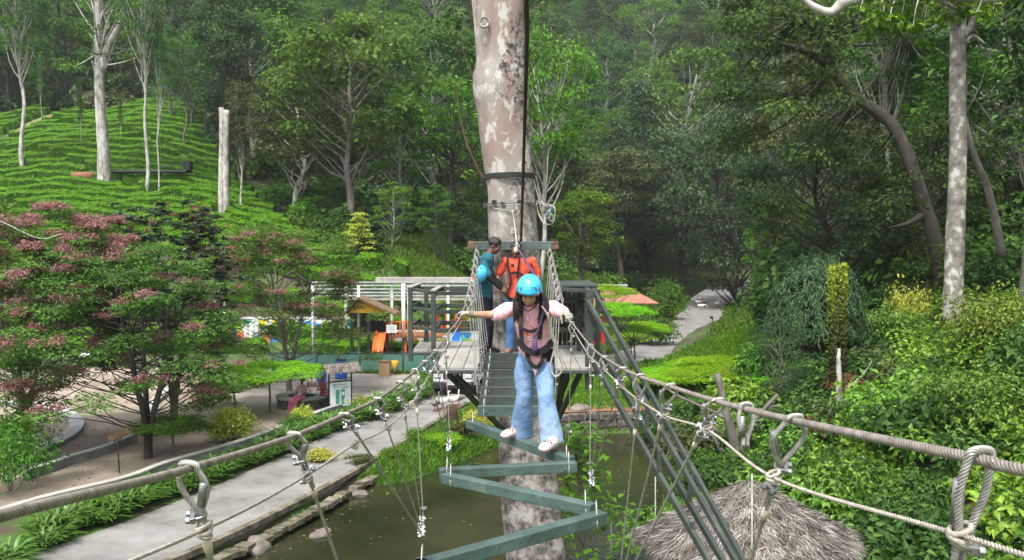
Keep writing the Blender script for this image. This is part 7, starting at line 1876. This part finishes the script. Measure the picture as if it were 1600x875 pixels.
# ------------------------------------------------------------------ white car
m_car = mat('white_car_paint', (.66, .67, .68), 2, .25, 0, coat=.6); m_gls = flat('dark_glass', (.02, .025, .03), .08, 0, .8); m_blkp = flat('black_plastic', (.014, .014, .015), .55); m_lamp = flat('lamp_glass', (.5, .52, .55), .1)
O = P(708, 622, 35.0); O.z = .02; t = thing('parked_car', 'white off-road car facing the camera under the platform, black bumper and slatted grille', 'car', O, -.10)
rows = []
def sect(y, hw, zb, zt, rnd=.12): return y, hw, zb, zt, rnd
def carbody(S):
    V = []; K = 16
    for (y, hw, zb, zt, rd) in S:
        pr = []
        for (cx, cz, a0) in ((hw - rd, zt - rd, 0), (-hw + rd, zt - rd, PI / 2), (-hw + rd * .5, zb + rd * .5, PI), (hw - rd * .5, zb + rd * .5, 1.5 * PI)):
            r_ = rd if cz > (zb + zt) / 2 else rd * .5
            for q in range(4): a = a0 + q * PI / 6; pr.append((cx + r_ * math.cos(a), cz + r_ * math.sin(a)))
        V += [(x, y, z) for x, z in pr]
    n = len(S); mb = MB(); F = [(i * K + j, i * K + (j + 1) % K, (i + 1) * K + (j + 1) % K, (i + 1) * K + j) for i in range(n - 1) for j in range(K)]
    mb.add(V, F); b0 = mb.n - len(V); mb.C.append((np.arange(K)[::-1][None] + b0, np.full(1, .5, np.float32), 0)); mb.C.append((np.arange(K)[None] + b0 + (n - 1) * K, np.full(1, .5, np.float32), 0)); return mb
part('body', carbody([sect(0, .80, .62, .98), sect(.06, .86, .55, 1.06), sect(.5, .90, .42, 1.12), sect(1.25, .91, .38, 1.20), sect(1.7, .91, .36, 1.18), sect(4.2, .91, .38, 1.18), sect(4.45, .86, .48, 1.10)]), m_car, t, bevel=.01)
part('cabin', carbody([sect(1.22, .72, 1.12, 1.20, .04), sect(1.95, .70, 1.12, 1.80, .12), sect(3.6, .70, 1.12, 1.84, .12), sect(4.2, .72, 1.12, 1.55, .1)]), m_car, t, bevel=.01)
mb = MB(); mb.add([(-.64, 1.27, 1.23), (.64, 1.27, 1.23), (.60, 1.90, 1.76), (-.60, 1.90, 1.76)], [(0, 1, 2, 3)]); V = mb.V[0]; mb.V[0] = V + np.array((0, -.035, .03)); part('windscreen', mb, m_gls, t)
for s in (-1, 1):
    mb = MB(); mb.add([(s * .725, 1.5, 1.25), (s * .725, 3.9, 1.25), (s * .715, 3.6, 1.68), (s * .715, 2.0, 1.68)], [(0, 1, 2, 3)]); part('side_window', mb, m_gls, t)
    mb = MB(); ellipsoid(mb, (s * .98, 1.45, 1.22), (.12, .06, .09), 12, 8); part('door_mirror', mb, m_car, t, True)
    mb = MB(); box(mb, (s * .66, .0, .86), (.30, .10, .17)); hl = part('headlight', mb, m_lamp, t, bevel=.03); mb = MB(); box(mb, (s * .66, .02, .86), (.34, .08, .21)); part('lamp_housing', mb, m_blkp, hl, bevel=.03)
    mb = MB(); tube(mb, [(s * .62, -.13, .52), (s * .62, -.10, .52)], .055, 12); part('fog_lamp', mb, m_lamp, t, True)
    for y in (.85, 3.55):
        mb = MB(); tube(mb, [(s * .70, y, .36), (s * .93, y, .36)], .36, 24); w_ = part('wheel', mb, m_rub, t, bevel=.03); mb = MB(); tube(mb, [(s * .92, y, .36), (s * .945, y, .36)], .21, 16); part('rim', mb, m_galv, w_)
mb = MB(); box(mb, (0, -.02, .48), (1.74, .26, .30)); part('bumper', mb, m_blkp, t, bevel=.05)
mb = MB(); box(mb, (0, -.01, .86), (.86, .06, .26)); gr = part('grille', mb, m_blkp, t, bevel=.02)
for k in range(6): mb = MB(); box(mb, (-.30 + k * .12, -.045, .86), (.035, .02, .22)); part('grille_bar', mb, m_galv, gr)
mb = MB(); box(mb, (0, -.16, .56), (.50, .02, .11)); pl = part('number_plate', mb, m_bd, t); mb = MB()
for k in range(8): box(mb, (-.20 + k * .057, -.173, .56), (.030, .004, .055 if k % 3 else .045))
part('plate_characters', mb, m_blkp, pl)
mb = MB(); beam(mb, (-.62, .6, 1.135), (-.55, 1.2, 1.20), .03, .02); part('bonnet_crease', mb, m_car, t)

# ------------------------------------------------------------------ geese
m_gw = mat('goose_white', (.68, .68, .66), 20, .8, .3); m_gg = mat('goose_grey_brown', [(.3, (.10, .085, .07)), (.7, (.26, .23, .20))], 12, .85, .3)
def goose(O, yaw, m, label, grp, up=True, s=1.0):
    t = thing('goose', label, 'goose', O, yaw, grp); t.scale = (s, s, s)
    mb = MB(); eloft(mb, [(Vector((-.34, 0, .36)), .02, .02), (Vector((-.24, 0, .34)), .09, .06), (Vector((-.08, 0, .31)), .14, .125), (Vector((.08, 0, .32)), .135, .125), (Vector((.19, 0, .37)), .08, .09), (Vector((.24, 0, .42)), .045, .05)], (0, 1, 0), 14)
    nk = [(.19, 0, .38), (.25, 0, .46), (.25, 0, .58), (.26, 0, .68)] if up else [(.19, 0, .38), (.30, 0, .42), (.38, 0, .34), (.44, 0, .22)]
    cap(mb, nk, [.055, .038, .028, .030], 10); hd = Vector(nk[-1]); ellipsoid(mb, hd + Vector((.02, 0, .01 if up else -.01)), (.045, .030, .032), 12, 8)
    remesh(mb, 'body', m, t, .012, 2)
    mb = MB(); b_ = hd + Vector((.05, 0, 0)); cap(mb, [b_, b_ + Vector((.06, 0, -.015 if up else -.05))], [.018, .009], 8); part('bill', mb, m_ora, t, True)
    for g_ in (-1, 1):
        mb = MB(); tube(mb, [(.0, .05 * g_, .22), (-.01, .05 * g_, .10), (.01, .05 * g_, .015)], [.022, .012, .012], 6); box(mb, (.05, .05 * g_, .01), (.10, .07, .012)); part('leg', mb, m_ora, t)
        mb = MB(); ellipsoid(mb, (-.08, .115 * g_, .35), (.19, .03, .075), 12, 8); part('wing', mb, m, t, True)
        mb = MB(); ellipsoid(mb, hd + Vector((.03, .027 * g_, .015)), (.006, .005, .006), 8, 5); part('eye', mb, m_hole, t, True)
gg = 'geese on the road'
for (px, py, yaw, m, lab, up) in ((691, 640, 2.9 - 2.9 + .3, m_gw, 'upright white goose at the road edge, left one of the close white pair', True), (707, 637, .2, m_gw, 'white goose just above the tree stump, right one of the close pair', True), (681, 643, 1.2, m_gg, 'small grey goose left of the white pair at the road edge', True), (716, 634, PI, m_gg, 'grey-brown goose with its tail raised, right of the white pair', False)):
    q = G(px, py); goose((q.x, q.y, .02), yaw, m, lab, gg, up)
def road_z(px, py):
    for z in (.0, .1, .2, .3, .4, .5, .6, .8, 1.0): 
        q = G(px, py, z + .02)
        if .055 * max(0, q.y - 84) <= z: return q
    return q
for i, (px, py, yaw, up) in enumerate(((1085, 474, .5, True), (1091, 478, 2.5, True), (1094, 473, 1.0, True), (1096, 484, 0, False), (1101, 478, 2.0, True), (1120, 480, -1.2, True))):
    q = road_z(px, py); goose((q.x, q.y, q.z), yaw, m_gw if i != 4 else m_gg, ['leftmost white goose of the far flock on the winding road', 'second white goose from the left in the far flock', 'white goose at the back of the far flock', 'white goose nearest the camera in the far flock, head down', 'grey goose at the right of the far flock on the winding road', 'lone white goose on the right side of the winding road'][i], gg, up, 1.25)
# black road bollard lamp
q = road_z(1113, 513); t = thing('bollard_lamp', 'thin black bollard lamp at the right edge of the winding road', 'lamp', (q.x, q.y, 0)); mb = MB(); tube(mb, [(0, 0, 0), (0, 0, .75)], .045, 8); part('post', mb, m_blkp, t, True); mb = MB(); tube(mb, [(0, 0, .75), (-.05, 0, .85), (-.18, 0, .92)], [.07, .12, .06], 8); part('lamp_head', mb, m_blkp, t, True)
# ------------------------------------------------------------------ tiled shelter
m_tile, nt, bs = _mat('terracotta_tiles')
tc = nt.nodes.new('ShaderNodeTexCoord'); br = nt.nodes.new('ShaderNodeTexBrick'); br.inputs['Scale'].default_value = 2.4; br.inputs['Color1'].default_value = (.30, .12, .075, 1); br.inputs['Color2'].default_value = (.38, .20, .135, 1); br.inputs['Mortar'].default_value = (.16, .06, .035, 1); br.inputs['Mortar Size'].default_value = .03
nt.links.new(tc.outputs['Object'], br.inputs[0]); nt.links.new(br.outputs[0], bs.inputs['Base Color']); bs.inputs['Roughness'].default_value = .8
d = 60; zE = P(800, 474, d).z; zR = P(800, 447, d + 3).z; O = (X_(985, d), d, 0); t = thing('tiled_shelter', 'open shelter with a terracotta tiled roof on thin green posts left of the winding road', 'shelter', O)
xL, xR = X_(948, d) - O[0], X_(1031, d) - O[0]; rL, rR = X_(930, d + 3) - O[0], X_(978, d + 3) - O[0]
def slab(name, pts, m, par): 
    mb = MB(); mb.add(pts, [list(range(len(pts)))]); o = part(name, mb, m, par); o.modifiers.new('s', 'SOLIDIFY').thickness = .08; return o
slab('roof_slope', [(xL, 0, zE), (xR, 0, zE), (rR, 3, zR), (rL, 3, zR)], m_tile, t); slab('roof_slope', [(xR, 0, zE), (xR, 6, zE), (rR, 3, zR)], m_tile, t); slab('roof_slope', [(xR, 6, zE), (xL, 6, zE), (rL, 3, zR), (rR, 3, zR)], m_tile, t)
mb = MB(); beam(mb, (rL, 3, zR + .06), (rR + .1, 3, zR + .06), .5, .12); part('ridge', mb, m_wc, t)
for px in (1000, 1017, 940): 
    for yy in (.3, 5.6): mb = MB(); tube(mb, [(X_(px, d) - O[0], yy, -.5), (X_(px, d) - O[0], yy, zE)], .05, 7); part('post', mb, m_gr, t, True)
d = 52; zE = P(800, 485, d).z; zR = P(800, 466, d + 2).z; O = (X_(935, d), d, 0); t = thing('tiled_hut', 'small dark red tiled roof right behind the platform railing', 'hut', O)
slab('roof_slope', [(X_(905, d) - O[0], 0, zE), (X_(958, d) - O[0], 0, zE), (X_(935, d + 2) - O[0], 2, zR), (X_(905, d + 2) - O[0], 2, zR)], m_tile, t); slab('roof_slope', [(X_(958, d) - O[0], 0, zE), (X_(958, d + 4) - O[0], 4, zE), (X_(935, d + 2) - O[0], 2, zR)], m_tile, t)
mb = MB(); box(mb, (-.2, 2, zE / 2), (1.6, 3.0, zE)); part('wall', mb, m_redp, t); mb = MB(); box(mb, (-.1, .45, zE * .45), (.6, .08, 1.2)); part('opening', mb, m_dk, t)
# ------------------------------------------------------------------ dark rack on the tea slope
b = hit(236, 291); O = (b.x, b.y, b.z); kz = b.y / FPX; t = thing('timber_rack', 'long low dark timber platform with a black box end on the tea slope', 'platform', O)
def W_(px, py): return (X_(px, b.y) - b.x, 0, P(px, py, b.y).z - b.z)
mb = MB(); beam(mb, W_(170, 268), W_(298, 268), 1.6, .18); part('deck', mb, m_timd, t)
for px in (174, 192, 210, 232, 254, 276): mb = MB(); beam(mb, W_(px, 296), W_(px, 266), .12, .12); part('leg', mb, m_timd, t)
mb = MB(); beam(mb, W_(250, 262), W_(294, 254), .08, .10); part('rail', mb, m_timd, t)
mb = MB(); c_ = W_(296, 259); box(mb, c_, (.62, .8, .85)); part('box', mb, m_rub, t)
mb = MB(); beam(mb, W_(120, 276), W_(152, 276), 1.2, .8); o = part('earth_cut', mb, m_red, None, True, loc=O); tag(o, 'reddish cut earth bank beside the dark timber rack', 'earth bank')
# a few wires across the valley
for i, pts_ in enumerate((((840, 331, 30), (1010, 345, 34), (1290, 350, 38)), ((0, 345, 24), (60, 372, 24), (95, 366, 24)))):
    mb = MB(); q = smooth_path([tuple(P(*p)) for p in pts_], 8); c = q[8]; tube(mb, q, .012, 5); o = part('wire', mb, m_dk if i == 0 else BARK['pale'], None, True, origin=c); o.location = c; tag(o, ['thin wire running across the valley right of the trunk', 'pale bare twig arching at the left edge above the pink pods'][i], ['wire', 'twig'][i])
# floating leaves on the pond
rl_ = np.random.default_rng(401); xy = []
while len(xy) < 260:
    x, y = rl_.uniform(-6, 6), rl_.uniform(15, 31); s_ = poly_sd(np.array([x]), np.array([y]), POND)[0]
    if s_ > .1 and rl_.random() < math.exp(-s_ * .9) + .04: xy.append((x, y, ZW + .006))
xy = np.array(xy); mb = MB(); leaves(mb, xy, nrm(rl_.normal(0, .05, xy.shape) + (0, 0, 1)), rl_.normal(0, 1, xy.shape), rl_.uniform(.05, .12, len(xy)), .05, rl_.random(len(xy)), 'quad', fold=.02)
o = part('floating_leaves', mb, leafmat('floating_leaf', [(0, (.10, .08, .03)), (.5, (.20, .19, .05)), (1, (.16, .26, .05))], .1)); tag(o, 'yellow and brown leaves floating on the pond', 'floating leaves', None, 'stuff')
# leaf litter on the sand
rl_ = np.random.default_rng(400); xy = []
while len(xy) < 2600:
    x, y = rl_.uniform(-26, -2), rl_.uniform(18, 41)
    if poly_sd(np.array([x]), np.array([y]), PLZ)[0] > .15 and rl_.random() < .35 + .5 * math.sin(x * .8) * math.cos(y * .7): xy.append((x, y, .022))
xy = np.array(xy); mb = MB(); leaves(mb, xy, nrm(rl_.normal(0, .25, xy.shape) + (0, 0, 1)), rl_.normal(0, 1, xy.shape), rl_.uniform(.05, .13, len(xy)), .045, rl_.random(len(xy)), 'quad')
o = part('leaf_litter', mb, leafmat('dead_leaves', [(0, (.035, .02, .012)), (.6, (.12, .075, .045)), (1, (.22, .17, .09))], .1)); tag(o, 'dry brown leaves scattered over the sandy plaza', 'leaf litter', None, 'stuff')
# ------------------------------------------------------------------ haze
mh = bpy.data.materials.new('haze'); mh.use_nodes = True; nt = mh.node_tree; nt.nodes.clear()
out_ = nt.nodes.new('ShaderNodeOutputMaterial'); pv = nt.nodes.new('ShaderNodeVolumePrincipled'); pv.inputs['Color'].default_value = (.80, .87, .93, 1); pv.inputs['Density'].default_value = .0003; pv.inputs['Anisotropy'].default_value = .2
nt.links.new(pv.outputs[0], out_.inputs['Volume'])
HZ = True
if HZ:
    zt = max([o.matrix_world.translation.z for o in bpy.data.objects]) + 30
    mb = MB(); box(mb, (0, 125, 70), (560, 420, 150)); mb.V[0][:, 2] = np.where(mb.V[0][:, 2] < 70, -6.0, 190); o = part('haze', mb, mh); tag(o, 'thin pale haze in the valley air', 'haze', None, 'stuff')
